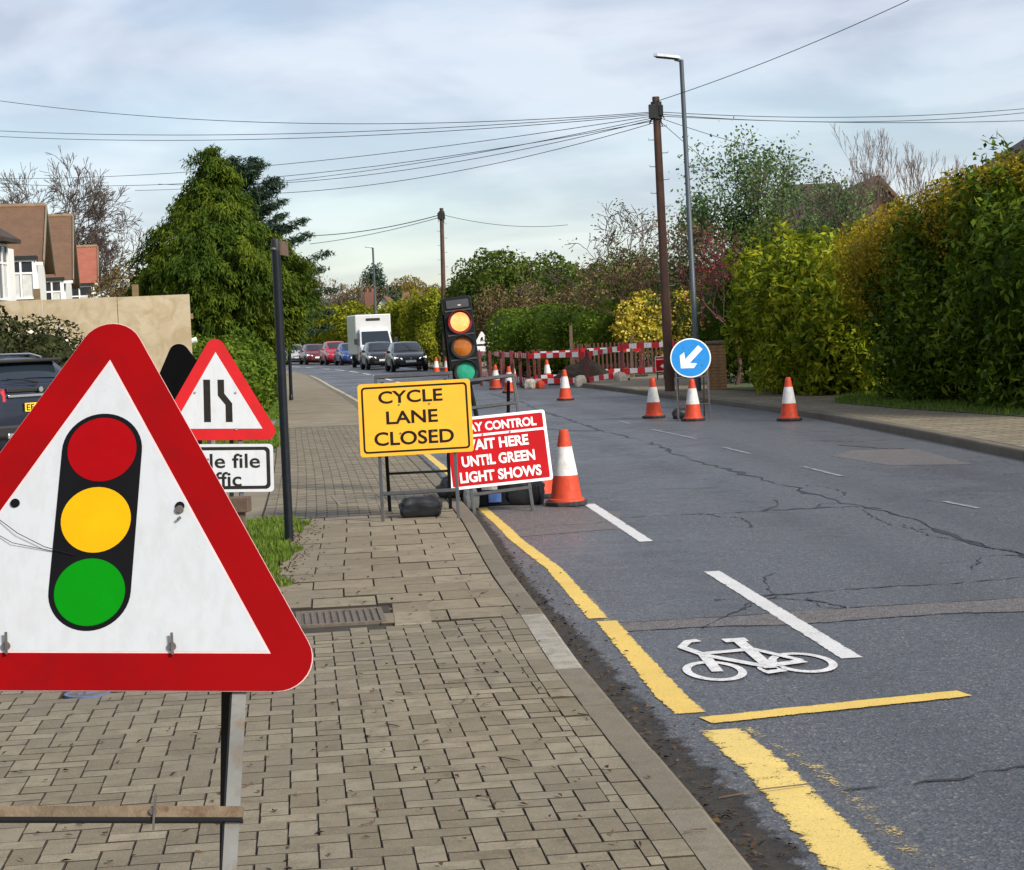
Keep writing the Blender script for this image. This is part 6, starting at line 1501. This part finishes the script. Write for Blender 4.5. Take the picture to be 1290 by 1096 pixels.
# picket fence behind the dig
base = Vector((4.0, 63.0, 0)); t = empty('picket_fence', base, 0, 'reddish brown picket fence behind the spoil heap', 'fence')
for k in range(34):
    x = 2.2 + k * 0.135; yy = 64.2 - 0.35 * (x - 2.2)
    MB(base).box((x, yy, 0.60 + 0.012 * (x - 2)), (0.06, 0.02, 1.04)).build('picket', M['fence_wood'], t)
for z in (0.35, 0.93): MB(base).bar((2.0, 64.30, z), (7.0, 62.55, z + 0.05), 0.05, 0.13).build('rail', M['fence_wood'], t)
base = Vector((-2.6, 103, 0)); t = empty('timber_boards', base, 0, 'upright tan timber boards right of the yellow-green bush', 'fence')
for k in range(3): MB(base).box((-3.55 + k * 0.55, 103, 0.75 + 0.2 * (k % 2)), (0.35, 0.06, 1.5 + 0.4 * (k % 2))).build('board', M['wood_tan'], t)

def window(t, P, a0, a1, b0, b1, cols=2, split=0.72, off=(0, 0, 0), curtain=False):
    """window in a wall plane: frame with real bars, panes set behind"""
    f = 0.07; w_ = MB(off); frame_loop(w_, [(a0, b0), (a1, b0), (a1, b1), (a0, b1)], [(a0 + f, b0 + f), (a1 - f, b0 + f), (a1 - f, b1 - f), (a0 + f, b1 - f)], P, -0.02, 0.05)
    o = w_.build('window', M['upvc'], t)
    bs = b0 + (b1 - b0) * split; bars = MB(off); cw = (a1 - a0) / cols
    for k in range(1, cols): bars.plate([(a0 + k * cw - 0.035, b0 + f), (a0 + k * cw + 0.035, b0 + f), (a0 + k * cw + 0.035, b1 - f), (a0 + k * cw - 0.035, b1 - f)], P, -0.01, 0.042)
    bars.plate([(a0 + f, bs - 0.035), (a1 - f, bs - 0.035), (a1 - f, bs + 0.035), (a0 + f, bs + 0.035)], P, -0.008, 0.036)
    bars.build('glazing_bars', M['upvc'], o)
    for k in range(cols):
        for lo, hi in ((b0 + f, bs - 0.035), (bs + 0.035, b1 - f)):
            x0 = a0 + k * cw + 0.05; x1 = a0 + (k + 1) * cw - 0.05
            MB(off).plate([(x0, lo), (x1, lo), (x1, hi), (x0, hi)], P, -0.015, 0.004).build('pane', M['curtain'] if (curtain and k) and hi < b1 - f else M['glass'], o)
    return o
def roof_slab(mb, p0, p1, p2, p3, th_=0.12):
    n = (Vector(p1) - Vector(p0)).cross(Vector(p3) - Vector(p0)).normalized()
    if n.z < 0: n = -n
    vs = [Vector(p) for p in (p0, p1, p2, p3)]; vs += [p - n * th_ for p in vs]
    mb.add(vs, [(0, 1, 2, 3), (7, 6, 5, 4), (0, 4, 5, 1), (1, 5, 6, 2), (2, 6, 7, 3), (3, 7, 4, 0)])
def house_x(name, label, x0, x1, y0, y1, ze, zr, roofm, bay=None, wall='render', lower='brick', rot=R_(11)):
    """ridge along X; gable end at x1 faces the road; slopes face the viewer"""
    base = Vector((x1, y0, 0)); t = empty(name, base, 0, label, 'house'); ym = (y0 + y1) / 2
    MB(base).box(((x0 + x1) / 2, ym, ze / 4), (x1 - x0, y1 - y0, ze / 2)).build('lower_wall', M[lower], t)
    m = MB(base); vs = [(x, y, z) for x in (x0, x1) for (y, z) in ((y0, ze / 2), (y1, ze / 2), (y1, ze), (ym, zr - 0.15), (y0, ze))]
    m.add(vs, [(4, 3, 2, 1, 0), (5, 6, 7, 8, 9), (0, 1, 6, 5), (1, 2, 7, 6), (2, 3, 8, 7), (3, 4, 9, 8), (4, 0, 5, 9)]).build('upper_wall', M[wall], t)
    ov = 0.35; sl = (zr - ze) / (ym - y0); rf = MB(base)
    roof_slab(rf, (x0 - .2, y0 - ov, ze - ov * sl), (x1 + ov, y0 - ov, ze - ov * sl), (x1 + ov, ym, zr), (x0 - .2, ym, zr)); r1 = rf.build('roof', M[roofm], t)
    rf = MB(base); roof_slab(rf, (x0 - .2, y1 + ov, ze - ov * sl), (x1 + ov, y1 + ov, ze - ov * sl), (x1 + ov, ym + .01, zr), (x0 - .2, ym + .01, zr)); rf.build('roof', M[roofm], t)
    MB(base).tube([(x0 - .2, ym, zr + 0.02), (x1 + ov, ym, zr + 0.02)], 0.11, 8).build('ridge_tiles', M['pole_pale'], r1)
    for s in (-1, 1):
        ye = y0 - ov if s < 0 else y1 + ov
        MB(base).bar((x1 + ov + 0.03, ye, ze - ov * sl - 0.06), (x1 + ov + 0.03, ym, zr - 0.06), 0.05, 0.24).build('barge_board', M['slab'], r1)
    MB(base).bar((x0, y0 - ov - 0.05, ze - ov * sl - 0.08), (x1 + ov, y0 - ov - 0.05, ze - ov * sl - 0.08), 0.11, 0.12).build('gutter', M['upvc'], t)
    if bay:
        bx0, bx1, bz0, bz1, dep, cols = bay
        MB(base).box(((bx0 + bx1) / 2, y0 - dep / 2, bz0 / 2), (bx1 - bx0, dep, bz0)).build('bay_wall', M[lower], t)
        MB(base).box(((bx0 + bx1) / 2, y0 - dep / 2 + 0.02, (bz0 + bz1) / 2), (bx1 - bx0 - 0.04, dep - 0.04, bz1 - bz0)).build('bay_frame', M['upvc'], t)
        PF = lambda a, b, c=0.0: Vector((a, y0 - dep + 0.015 - c, b))
        window(t, PF, bx0, bx1 - 0.02, bz0, bz1, cols, 0.66, base, True)
        PS = lambda a, b, c=0.0: Vector((bx1 + 0.005 + c, y0 - dep + a, b))
        window(t, PS, 0.08, dep, bz0, bz1, 2, 0.66, base, True)
        MB(base).box(((bx0 + bx1) / 2, y0 - dep / 2, bz1 + 0.07), (bx1 - bx0 + 0.2, dep + 0.24, 0.14)).build('bay_cornice', M['trim_black'], t)
    t.rotation_euler = (0, 0, rot)
    return t
house_x('house', 'brown roofed house with a white bay window, second from the left edge', -29, -17.35, 70.5, 79.5, 5.1, 7.3, 'roof_brown', bay=(-18.75, -17.28, 3.55, 4.98, 0.9, 3))
house_x('house', 'narrow slice of brown roofed house behind the bay-windowed one', -31, -19.8, 86, 95, 5.0, 7.95, 'roof_brown', bay=(-20.8, -19.9, 3.3, 4.75, 0.9, 2))
house_x('house', 'small red tiled house at the right end of the left terrace', -31, -22.1, 102, 110.5, 5.3, 7.3, 'roof_red', bay=(-23.4, -22.0, 3.4, 5.0, 0.9, 2))
# gable to the viewer at far left
base = Vector((-15.8, 60, 0)); t = empty('house', base, 0, 'house at the left edge with dark eaves and white bay windows', 'house')
MB(base).box((-24.0, 64.5, 1.8), (7.2, 9, 3.6)).build('lower_wall', M['brick'], t)
MB(base).add([(-27.6, 60, 3.6), (-20.4, 60, 3.6), (-20.4, 60, 5.2), (-24, 60, 7.7), (-27.6, 60, 5.2), (-27.6, 69, 3.6), (-20.4, 69, 3.6), (-20.4, 69, 5.2), (-24, 69, 7.7), (-27.6, 69, 5.2)], [(0, 1, 2, 3, 4), (9, 8, 7, 6, 5), (0, 5, 6, 1), (1, 6, 7, 2), (2, 7, 8, 3), (3, 8, 9, 4), (4, 9, 5, 0)]).build('upper_wall', M['render'], t)
for s in (-1, 1):
    rf = MB(base); xe = -24 + s * 4.0; roof_slab(rf, (xe, 59.4, 4.95), (xe, 69.4, 4.95), (-24, 69.4, 7.78), (-24, 59.4, 7.78)); r1 = rf.build('roof', M['roof_dark'], t)
    MB(base).bar((xe, 59.37, 4.85), (-24, 59.37, 7.68), 0.06, 0.26).build('barge_board', M['trim_black'], r1)
MB(base).box((-18.6, 62.5, 2.55), (4.2, 3.8, 5.1)).build('side_wall', M['render'], t)
MB(base).box((-16.6, 59.9, 1.63), (1.7, 1.4, 3.26)).build('bay_wall', M['brick'], t)
MB(base).box((-16.6, 59.92, 4.2), (1.66, 1.36, 1.88)).build('bay_frame', M['upvc'], t)
MB(base).add([(-17.9, 58.9, 5.08), (-15.35, 58.9, 5.08), (-15.35, 60.9, 5.08), (-17.9, 60.9, 5.08), (-17.4, 59.9, 6.35), (-17.0, 59.9, 6.35), (-17.9, 58.9, 5.2), (-15.35, 58.9, 5.2), (-15.35, 60.9, 5.2), (-17.9, 60.9, 5.2)], [(3, 2, 1, 0), (0, 1, 7, 6), (1, 2, 8, 7), (2, 3, 9, 8), (3, 0, 6, 9), (6, 7, 5, 4), (7, 8, 5), (8, 9, 4, 5), (9, 6, 4)]).build('bay_roof', M['roof_dark'], t)
window(t, lambda a, b, c=0.0: Vector((a, 59.215 - c, b)), -17.4, -15.8, 3.27, 5.05, 3, 0.66, base, True)
window(t, lambda a, b, c=0.0: Vector((-15.745 + c, 59.2 + a, b)), 0.05, 1.35, 3.27, 5.05, 2, 0.66, base, True)
# far house with white gable and chimney
base = Vector((-13.2, 190, 0)); t = empty('house', base, 0, 'distant house with white gable and brick chimney above the van', 'house')
MB(base).add([(-14.6, 190, 0), (-11.0, 190, 0), (-11.0, 190, 3.9), (-12.2, 190, 5.7), (-13.4, 190, 3.9), (-14.6, 190, 3.4), (-14.6, 200, 0), (-11, 200, 0), (-11, 200, 3.9), (-12.2, 200, 5.7), (-13.4, 200, 3.9), (-14.6, 200, 3.4)], [(0, 1, 2, 3, 4, 5), (11, 10, 9, 8, 7, 6), (0, 6, 7, 1), (1, 7, 8, 2), (2, 8, 9, 3), (3, 9, 10, 4), (4, 10, 11, 5), (5, 11, 6, 0)]).build('wall', M['render'], t)
rf = MB(base); roof_slab(rf, (-10.8, 189.6, 3.75), (-10.8, 200, 3.75), (-12.2, 200, 5.85), (-12.2, 189.6, 5.85)); rf.build('roof', M['roof_brown'], t)
rf = MB(base); roof_slab(rf, (-14.9, 189.6, 2.9), (-14.9, 200, 2.9), (-12.2, 200, 5.85), (-12.2, 189.6, 5.85)); r1 = rf.build('roof', M['roof_dark'], t)
MB(base).box((-13.75, 193, 4.6), (1.0, 0.9, 3.2)).build('chimney', M['brick'], r1)
for dx_ in (-0.25, 0.25): MB(base).tube([(-13.75 + dx_, 193, 6.2), (-13.75 + dx_, 193, 6.55)], 0.13, 8).build('chimney_pot', M['roof_red'], r1)
base = Vector((-9.5, 205, 0)); t = empty('house', base, 0, 'distant brown roof right of the white gable', 'house')
MB(base).box((-9.0, 208, 2.2), (5, 6, 4.4)).build('wall', M['render'], t); rf = MB(base); roof_slab(rf, (-11.7, 204.6, 4.3), (-6.3, 204.6, 4.3), (-6.8, 208, 6.4), (-11.2, 208, 6.4)); rf.build('roof', M['roof_brown'], t)
# houses behind the right hedge
base = Vector((13.2, 76, 0)); t = empty('house', base, 0, 'red brick house gable and brown roof showing above the right hedge', 'house')
MB(base).add([(13.6, 76, 0), (16.2, 76, 0), (16.2, 76, 4.9), (14.9, 76, 6.1), (13.6, 76, 4.9), (13.6, 86, 0), (16.2, 86, 0), (16.2, 86, 4.9), (14.9, 86, 6.1), (13.6, 86, 4.9)], [(0, 1, 2, 3, 4), (9, 8, 7, 6, 5), (0, 5, 6, 1), (1, 6, 7, 2), (2, 7, 8, 3), (3, 8, 9, 4), (4, 9, 5, 0)]).build('gable_wall', M['brick'], t)
for s in (-1, 1):
    rf = MB(base); roof_slab(rf, (14.9 + s * 1.55, 75.6, 4.68), (14.9 + s * 1.55, 86, 4.68), (14.9, 86, 6.22), (14.9, 75.6, 6.22)); rf.build('roof', M['roof_brown'], t)
MB(base).box((12.2, 81, 2.3), (3.2, 7, 4.6)).build('side_wall', M['brick'], t)
rf = MB(base); roof_slab(rf, (10.2, 76.6, 4.5), (14.2, 76.6, 4.5), (14.2, 80.5, 6.3), (11.8, 80.5, 6.3)); rf.build('roof', M['roof_dark'], t)
t.scale = (1, 1, 1.16)
base = Vector((15.0, 44, 0)); t = empty('house', base, 0, 'dark sloping roof corner above the hedge at the right edge', 'house')
MB(base).add([(13.2, 44, 0), (20, 44, 0), (20, 44, 5.0), (16.6, 44, 6.9), (13.2, 44, 5.0), (13.2, 54, 0), (20, 54, 0), (20, 54, 5.0), (16.6, 54, 6.9), (13.2, 54, 5.0)], [(0, 1, 2, 3, 4), (9, 8, 7, 6, 5), (0, 5, 6, 1), (1, 6, 7, 2), (2, 7, 8, 3), (3, 8, 9, 4), (4, 9, 5, 0)]).build('wall', M['brick'], t)
for s in (-1, 1):
    rf = MB(base); roof_slab(rf, (16.6 + s * 4.0, 43.5, 4.72), (16.6 + s * 4.0, 54.4, 4.72), (16.6, 54.4, 7.02), (16.6, 43.5, 7.02)); rf.build('roof', M['roof_dark'], t)
t.location.x -= 0.8; t.scale = (1, 1, 1.0)

# ================================================================== vehicles
def cr(P_, n):
    """Catmull-Rom resampling of control rows"""
    P_ = np.array(P_, float); m = len(P_); out = []
    for u_ in np.linspace(0, m - 1, n):
        i = min(int(u_), m - 2); f = u_ - i; a, b, c, d = P_[max(i - 1, 0)], P_[i], P_[i + 1], P_[min(i + 2, m - 1)]
        out.append(0.5 * (2 * b + (c - a) * f + (2 * a - 5 * b + 4 * c - d) * f * f + (3 * b - a - 3 * c + d) * f ** 3))
    return np.array(out)
def body_loft(stations, n=30):
    S_ = cr(stations, n); rows = []
    for y, w_, zb, zs, zt in S_:
        half = [(0.0, zb), (w_ * 0.80, zb), (w_ * 0.97, zb + 0.10), (w_ * 1.0, zb + (zs - zb) * 0.45), (w_ * 0.985, zb + (zs - zb) * 0.78), (w_ * 0.95, zs), (w_ * 0.82, zt - 0.015), (w_ * 0.45, zt + 0.005), (0.0, zt + 0.01)]
        row = [(x, y, z) for x, z in half] + [(-x, y, z) for x, z in half[-2:0:-1]]; rows.append(row)
    k = len(rows[0]); vs = [p for r_ in rows for p in r_]; fs = []
    for i in range(len(rows) - 1):
        for j in range(k): fs.append((i * k + j, i * k + (j + 1) % k, (i + 1) * k + (j + 1) % k, (i + 1) * k + j))
    fs += [tuple(range(k - 1, -1, -1)), tuple(range((len(rows) - 1) * k, len(rows) * k))]
    return vs, fs
def wheel(t, x, y, r=0.315, wdt=0.21):
    s = 1 if x > 0 else -1; w_ = MB(); n = 24; vs = []; fs = []
    prof = [(r * 0.62, -wdt / 2), (r * 0.96, -wdt / 2), (r, -wdt / 3), (r, wdt / 3), (r * 0.96, wdt / 2), (r * 0.62, wdt / 2)]
    for rr_, xx in prof:
        for k in range(n): a = 2 * math.pi * k / n; vs.append((x + xx, y + rr_ * math.cos(a), r + rr_ * math.sin(a)))
    for i in range(len(prof) - 1):
        for k in range(n): fs.append((i * n + k, i * n + (k + 1) % n, (i + 1) * n + (k + 1) % n, (i + 1) * n + k))
    o = w_.add(vs, fs).build('wheel', M['tyre'], t, smooth=True)
    m = MB(); vs = [(x + s * wdt * 0.36, y, r)]; fs = []
    for k in range(n): a = 2 * math.pi * k / n; vs.append((x + s * wdt * 0.30, y + r * 0.64 * math.cos(a), r + r * 0.64 * math.sin(a)))
    for k in range(n): fs.append((0, 1 + k, 1 + (k + 1) % n))
    m.add(vs, fs)
    for k in range(5):
        a = 2 * math.pi * k / 5; m.bar((x + s * wdt * 0.37, y, r), (x + s * wdt * 0.35, y + r * 0.6 * math.cos(a), r + r * 0.6 * math.sin(a)), 0.05, 0.03, (1, 0, 0))
    m.build('rim', M['rim'], o)
def quad_panel(pts, th_=0.004): return pts
def car(name, label, paint_, loc, rz, H=1.46, L=4.25, W=1.79, lights=True, zkb=None, group='cars queuing on the far bend'):
    """five-door hatchback; front toward +Y"""
    t = empty(name, loc, rz, label, 'car', group); k = L / 4.25; wk = W / 1.79; zk = zkb or H / 1.46
    st = [(-2.12, .60, .40, .66, .74), (-2.09, .74, .33, .80, .90), (-1.98, .84, .27, .90, .98), (-1.5, .885, .22, .92, .98), (-0.6, .89, .20, .92, .97), (0.5, .89, .20, .91, .96), (1.0, .885, .20, .88, .97), (1.45, .87, .22, .80, .92), (1.85, .83, .24, .73, .83), (2.06, .73, .27, .66, .73), (2.125, .60, .33, .58, .62)]
    st = [(y * k, w_ * wk, zb * zk, zs * zk, zt * zk) for y, w_, zb, zs, zt in st]
    v, f = body_loft(st, 40); bd = MB().add(v, f).build('body', M[paint_], t, smooth=True)
    # cabin
    secs = [(1.12, .74, .95, .70, .955), (0.72, .78, .95, .66, 1.18), (0.28, .80, .95, .61, 1.40), (-0.1, .80, .95, .60, 1.45), (-0.8, .80, .95, .60, 1.46), (-1.4, .79, .95, .585, 1.42), (-1.66, .77, .95, .57, 1.35), (-1.85, .76, .95, .62, 1.17), (-2.02, .74, .95, .70, .97)]
    secs = [(y * k, a * wk, b * zk, c * wk, b * zk + (d - .95) * (H - .95 * zk) / .51) for y, a, b, c, d in secs]; R_s = cr(secs, 30); rows = []
    for y, wb, zb, wr, zr in R_s:
        e = [(wb, zb - 0.02), (wb * 0.995 + 0.0 * wr, zb + (zr - zb) * 0.12), (wb + (wr - wb) * 0.62, zb + (zr - zb) * 0.70), (wr, zb + (zr - zb) * 0.95), (wr * 0.72, zr), (0, zr + 0.015)]
        rows.append([(x, y, z) for x, z in e] + [(-x, y, z) for x, z in e[-2::-1]])
    kk = len(rows[0]); vs = [p for r_ in rows for p in r_]; fs = [(i * kk + j, i * kk + j + 1, (i + 1) * kk + j + 1, (i + 1) * kk + j) for i in range(len(rows) - 1) for j in range(kk - 1)]
    cb = MB().add(vs, fs).build('cabin', M[paint_], t, smooth=True)
    def surf(y, x_frac, lift=0.008):
        i = np.interp(y, R_s[::-1, 0], R_s[::-1, 4]); wr = np.interp(y, R_s[::-1, 0], R_s[::-1, 3]); return Vector((wr * x_frac, y, i + lift))
    def pane(nm, rows_, mat='car_glass', par=cb):
        m_ = len(rows_[0]); vs = [q for r_ in rows_ for q in r_]; fs = [(i * m_ + j, i * m_ + j + 1, (i + 1) * m_ + j + 1, (i + 1) * m_ + j) for i in range(len(rows_) - 1) for j in range(m_ - 1)]
        return MB().add(vs, fs).build(nm, M[mat], par, smooth=True)
    def glass_rows(ys, fr, lift): return [[Vector((surf(y, 1)[0] * u_, y, surf(y, 1)[2] + lift - 0.05 * abs(u_) ** 3 * 1.0 + (0.0))) for u_ in np.linspace(-fr, fr, 9)] for y in ys]
    pane('windscreen', glass_rows(np.linspace(1.04 * k, 0.36 * k, 6), 0.93, 0.020))
    rw = pane('rear_window', glass_rows(np.linspace(-1.655 * k, -1.955 * k, 5), 0.93, 0.018))
    for s in (-1, 1):
        for y0_, y1_ in ((0.62, -0.38), (-0.46, -1.30)):
            rws = []
            for y in np.linspace(y0_ * k, y1_ * k, 5):
                wb = np.interp(y, R_s[::-1, 0], R_s[::-1, 1]); wr = np.interp(y, R_s[::-1, 0], R_s[::-1, 3]); zb = .95 * zk; zr = np.interp(y, R_s[::-1, 0], R_s[::-1, 4])
                top = min(0.88, max(0.25, (zr - zb) / (H - zb) * 0.90))
                rws.append([(s * (wb * 0.997 + 0.012), y, zb + (zr - zb) * 0.10), (s * (wb + (wr - wb) * 0.62 * 0.8 + 0.013), y, zb + (zr - zb) * 0.56), (s * (wb + (wr - wb) * 0.84 + 0.012), y, zb + (zr - zb) * top)])
            pane('side_window', rws)
        MB().box((s * (0.89 * wk + 0.07), 0.72 * k, 0.98 * zk), (0.17, 0.09, 0.13)).build('door_mirror', M[paint_], t, bevel=0.02)
        for y in (1.30 * k, -1.32 * k):
            a_ = MB(); n = 20; vs = [(s * (0.885 * wk + 0.006), y, 0.315)]; fs = []
            for j in range(n): an = 2 * math.pi * j / n; vs.append((s * (0.885 * wk + 0.006), y + 0.365 * math.cos(an), 0.315 + 0.365 * math.sin(an)))
            for j in range(n): fs.append((0, 1 + j, 1 + (j + 1) % n))
            a_.add(vs, fs).build('wheel_arch', M['trim_black'], t)
            wheel(t, s * (0.80 * wk), y)
        # lamps
        hl = [(s * .42 * wk, 2.115 * k, .60 * zk), (s * .66 * wk, 2.06 * k, .615 * zk), (s * .80 * wk, 1.94 * k, .64 * zk), (s * .80 * wk, 1.92 * k, .74 * zk), (s * .66 * wk, 2.04 * k, .70 * zk), (s * .44 * wk, 2.10 * k, .665 * zk)]
        MB().add([Vector(q) + Vector((0, 0.02, 0)) for q in hl] + [Vector(q) - Vector((0, 0.12, 0)) for q in hl], [(0, 1, 2, 3, 4, 5), (11, 10, 9, 8, 7, 6)] + [(i, i + 6, (i + 1) % 6 + 6, (i + 1) % 6) for i in range(6)]).build('headlight', M['headlight_on' if lights else 'headlight'], t)
        tl = [(s * .50 * wk, -2.115 * k, .80 * zk), (s * .80 * wk, -2.02 * k, .77 * zk), (s * .905 * wk, -1.80 * k, .82 * zk), (s * .90 * wk, -1.80 * k, .93 * zk), (s * .79 * wk, -2.00 * k, .95 * zk), (s * .50 * wk, -2.085 * k, .93 * zk)]
        MB().add([Vector(q) + Vector((s * 0.008, -0.012, 0)) for q in tl] + [Vector(q) + Vector((-s * 0.1, 0.12, 0)) for q in tl], [(0, 1, 2, 3, 4, 5), (11, 10, 9, 8, 7, 6)] + [(i, i + 6, (i + 1) % 6 + 6, (i + 1) % 6) for i in range(6)]).build('tail_light', M['tail_red'], t, smooth=False, bevel=0.012)
    MB().box((0, 2.115 * k, .615 * zk), (0.80 * wk, 0.03, 0.06)).build('grille', M['trim_black'], t, bevel=0.01)
    MB().box((0, 2.10 * k, .40 * zk), (1.10 * wk, 0.06, 0.13)).build('lower_intake', M['trim_black'], t, bevel=0.02)
    MB().plate(circ(0, .635 * zk, 0.05, 16), lambda a, b, c: Vector((a, 2.135 * k + c, b)), 0.0, 0.006).build('badge', M['chrome'], t)
    MB().box((0, 2.14 * k, .50 * zk), (0.52, 0.012, 0.111)).build('number_plate', M['plate_white'], t)
    return t, zk, k, wk
HD = lambda dx_, dy_: math.atan2(-dx_, dy_)
def facing(x, y, fx, fy): return math.atan2(-(fx), fy)
# queue on the bend, all facing the viewer; heading follows the road
def q_rz(y): s = slope(kr, y); return math.atan2(s, -1) + 0 if False else math.atan2(-(-s), -1)
def queue(nm, lab, pt, x, y, H, W, lights=True, L=4.2):
    s = slope(kr, y); rz = math.pi - math.atan(s) * 1.0        # heading -Y along the road
    return car(nm, lab, pt, (x, y, RZ), rz, H, L, W, lights)
queue('car', 'black hatchback with lit headlights at the front of the queue', 'car_black', -5.2, 96.5, 1.47, 1.80)
queue('car', 'black car second in the queue, half behind the front hatchback', 'car_black', -7.15, 105.5, 1.50, 1.78)
queue('car', 'small blue car mostly hidden by the white van', 'car_blue', -10.55, 127, 1.46, 1.70, False)
queue('car', 'bright red car in the queue left of the blue one', 'car_red', -12.0, 132, 1.60, 1.75, False)
queue('car', 'dark red saloon car in the queue, second from the left', 'car_maroon', -14.1, 138.5, 1.46, 1.80)
queue('car', 'silver car at the left end of the queue by the bend', 'car_silver', -16.1, 143, 1.48, 1.72, False)
# white box van
def box_van(loc, rz):
    t = empty('box_van', loc, rz, 'white box van in the queue behind the black cars', 'van')
    MB().box((0, -1.6, 1.95), (2.12, 4.2, 2.35)).build('cargo_box', M['van_white'], t, bevel=0.05)
    MB().box((0, 0.48, 2.82), (0.85, 0.06, 0.16)).build('box_vent', M['trim_black'], t)
    vs = []; prof = [(2.35, .45), (2.42, .75), (2.38, 1.05), (1.75, 1.28), (1.05, 2.15), (0.85, 2.28), (0.45, 2.30), (0.45, .40)]
    for x, sc in ((-0.97, 1), (0.97, 1)):
        for y, z in prof: vs.append((x * (0.90 if z > 2.0 else 1.0), y, z))
    n = len(prof); fs = [tuple(range(n)), tuple(range(2 * n - 1, n - 1, -1))] + [(i, n + i, n + (i + 1) % n, (i + 1) % n) for i in range(n)]
    c = MB().add(vs, fs).build('cab', M['van_white'], t, bevel=0.06, seg=3)
    MB().add([(-0.85, 1.72, 1.36), (0.85, 1.72, 1.36), (0.78, 1.12, 2.12), (-0.78, 1.12, 2.12)], [(0, 1, 2, 3)]).build('windscreen', M['car_glass'], c)
    bpy.context.view_layer.update()
    for s in (-1, 1):
        MB().add([(s * 0.985, 1.5, 1.30), (s * 0.985, 0.6, 1.30), (s * 0.93, 0.6, 2.05), (s * 0.945, 1.1, 2.05)], [(0, 1, 2, 3)]).build('side_window', M['car_glass'], c)
        MB().box((s * 1.18, 1.55, 1.55), (0.20, 0.10, 0.36)).build('door_mirror', M['trim_black'], t, bevel=0.03)
        MB().box((s * 0.72, 2.40, 0.95), (0.34, 0.08, 0.26)).build('headlight', M['headlight'], t, bevel=0.03)
        for y in (1.55, -2.4): wheel(t, s * 0.86, y, 0.36, 0.22)
    MB().box((0, 2.42, 0.72), (1.0, 0.05, 0.24)).build('grille', M['trim_black'], t, bevel=0.02)
    MB().box((0, 2.40, 0.50), (1.86, 0.14, 0.26)).build('bumper', M['trim_black'], t, bevel=0.04)
    MB().box((0, -1.0, 0.66), (1.7, 5.2, 0.22)).build('chassis', M['trim_black'], t)
    MB().box((0, 2.48, 0.52), (0.52, 0.012, 0.11)).build('number_plate', M['plate_white'], t)
s_ = slope(kr, 113); box_van((-8.05, 113.5, RZ), math.pi - math.atan(s_))
# parked car at far left, tail toward the viewer
rz = R_(50); hx, hy = -math.sin(rz), math.cos(rz); rc = Vector((-6.14, 24.85, 0)); cc_ = rc + Vector((hx, hy, 0)) * 2.13
t, zk, k, wk = car('parked_car', 'dark navy car parked on the drive, its yellow plate partly behind the big sign', 'car_navy', (cc_.x, cc_.y, -0.016), rz, 1.60, 4.3, 1.86, False, zkb=1.27, group=None)
if 'group' in t: del t['group']
MB().box((0, -2.135 * k, 0.855 * zk), (0.96 * wk, 0.02, 0.034)).build('chrome_strip', M['chrome'], t, bevel=0.006)
pb_ = MB().box((0, -2.145 * k, 0.735 * zk), (0.52, 0.012, 0.111)).build('number_plate', M['plate_yellow'], t)
PP = lambda a, b, c=0.0: Vector((a, -2.153 * k - c, b))
lettering('EF1', PP, -0.155, 0.735 * zk, 0.079, 0.165, 0.001, M['sign_letter'], pb_, (0, 0, 0), 0.01)
MB().tube([(0.0, -2.10 * k, 0.985 * zk), (-0.20, -2.04 * k, 1.02 * zk), (-0.42, -2.03 * k, 1.03 * zk)], [0.022, 0.014, 0.008], 6).build('rear_wiper', M['trim_black'], t)
MB().box((0, -2.09 * k, 0.915 * zk), (1.0, 0.06, 0.055)).build('tailgate_trim', M['trim_black'], t, bevel=0.01)
MB().plate(circ(0, .912 * zk, 0.034, 14), PP, -0.02, 0.004).build('badge', M['chrome'], t)
MB().box((0, -1.72 * k, 1.535), (1.16 * wk, 0.24, 0.045)).build('spoiler', M['trim_black'], t, bevel=0.015)
MB().box((0, -2.13 * k, 0.50 * zk), (1.45 * wk, 0.10, 0.18)).build('rear_bumper', M['trim_black'], t, bevel=0.04)
MB().box((0, -2.18 * k, 0.455 * zk), (1.10 * wk, 0.03, 0.07)).build('bumper_insert', M['chrome'], t, bevel=0.015)
for s in (-1, 1): MB().tube([(s * 0.56, 0.2, 1.585), (s * 0.57, -0.1, 1.625), (s * 0.57, -1.2, 1.62), (s * 0.56, -1.45, 1.575)], 0.016, 6).build('roof_rail', M['chrome'], t)
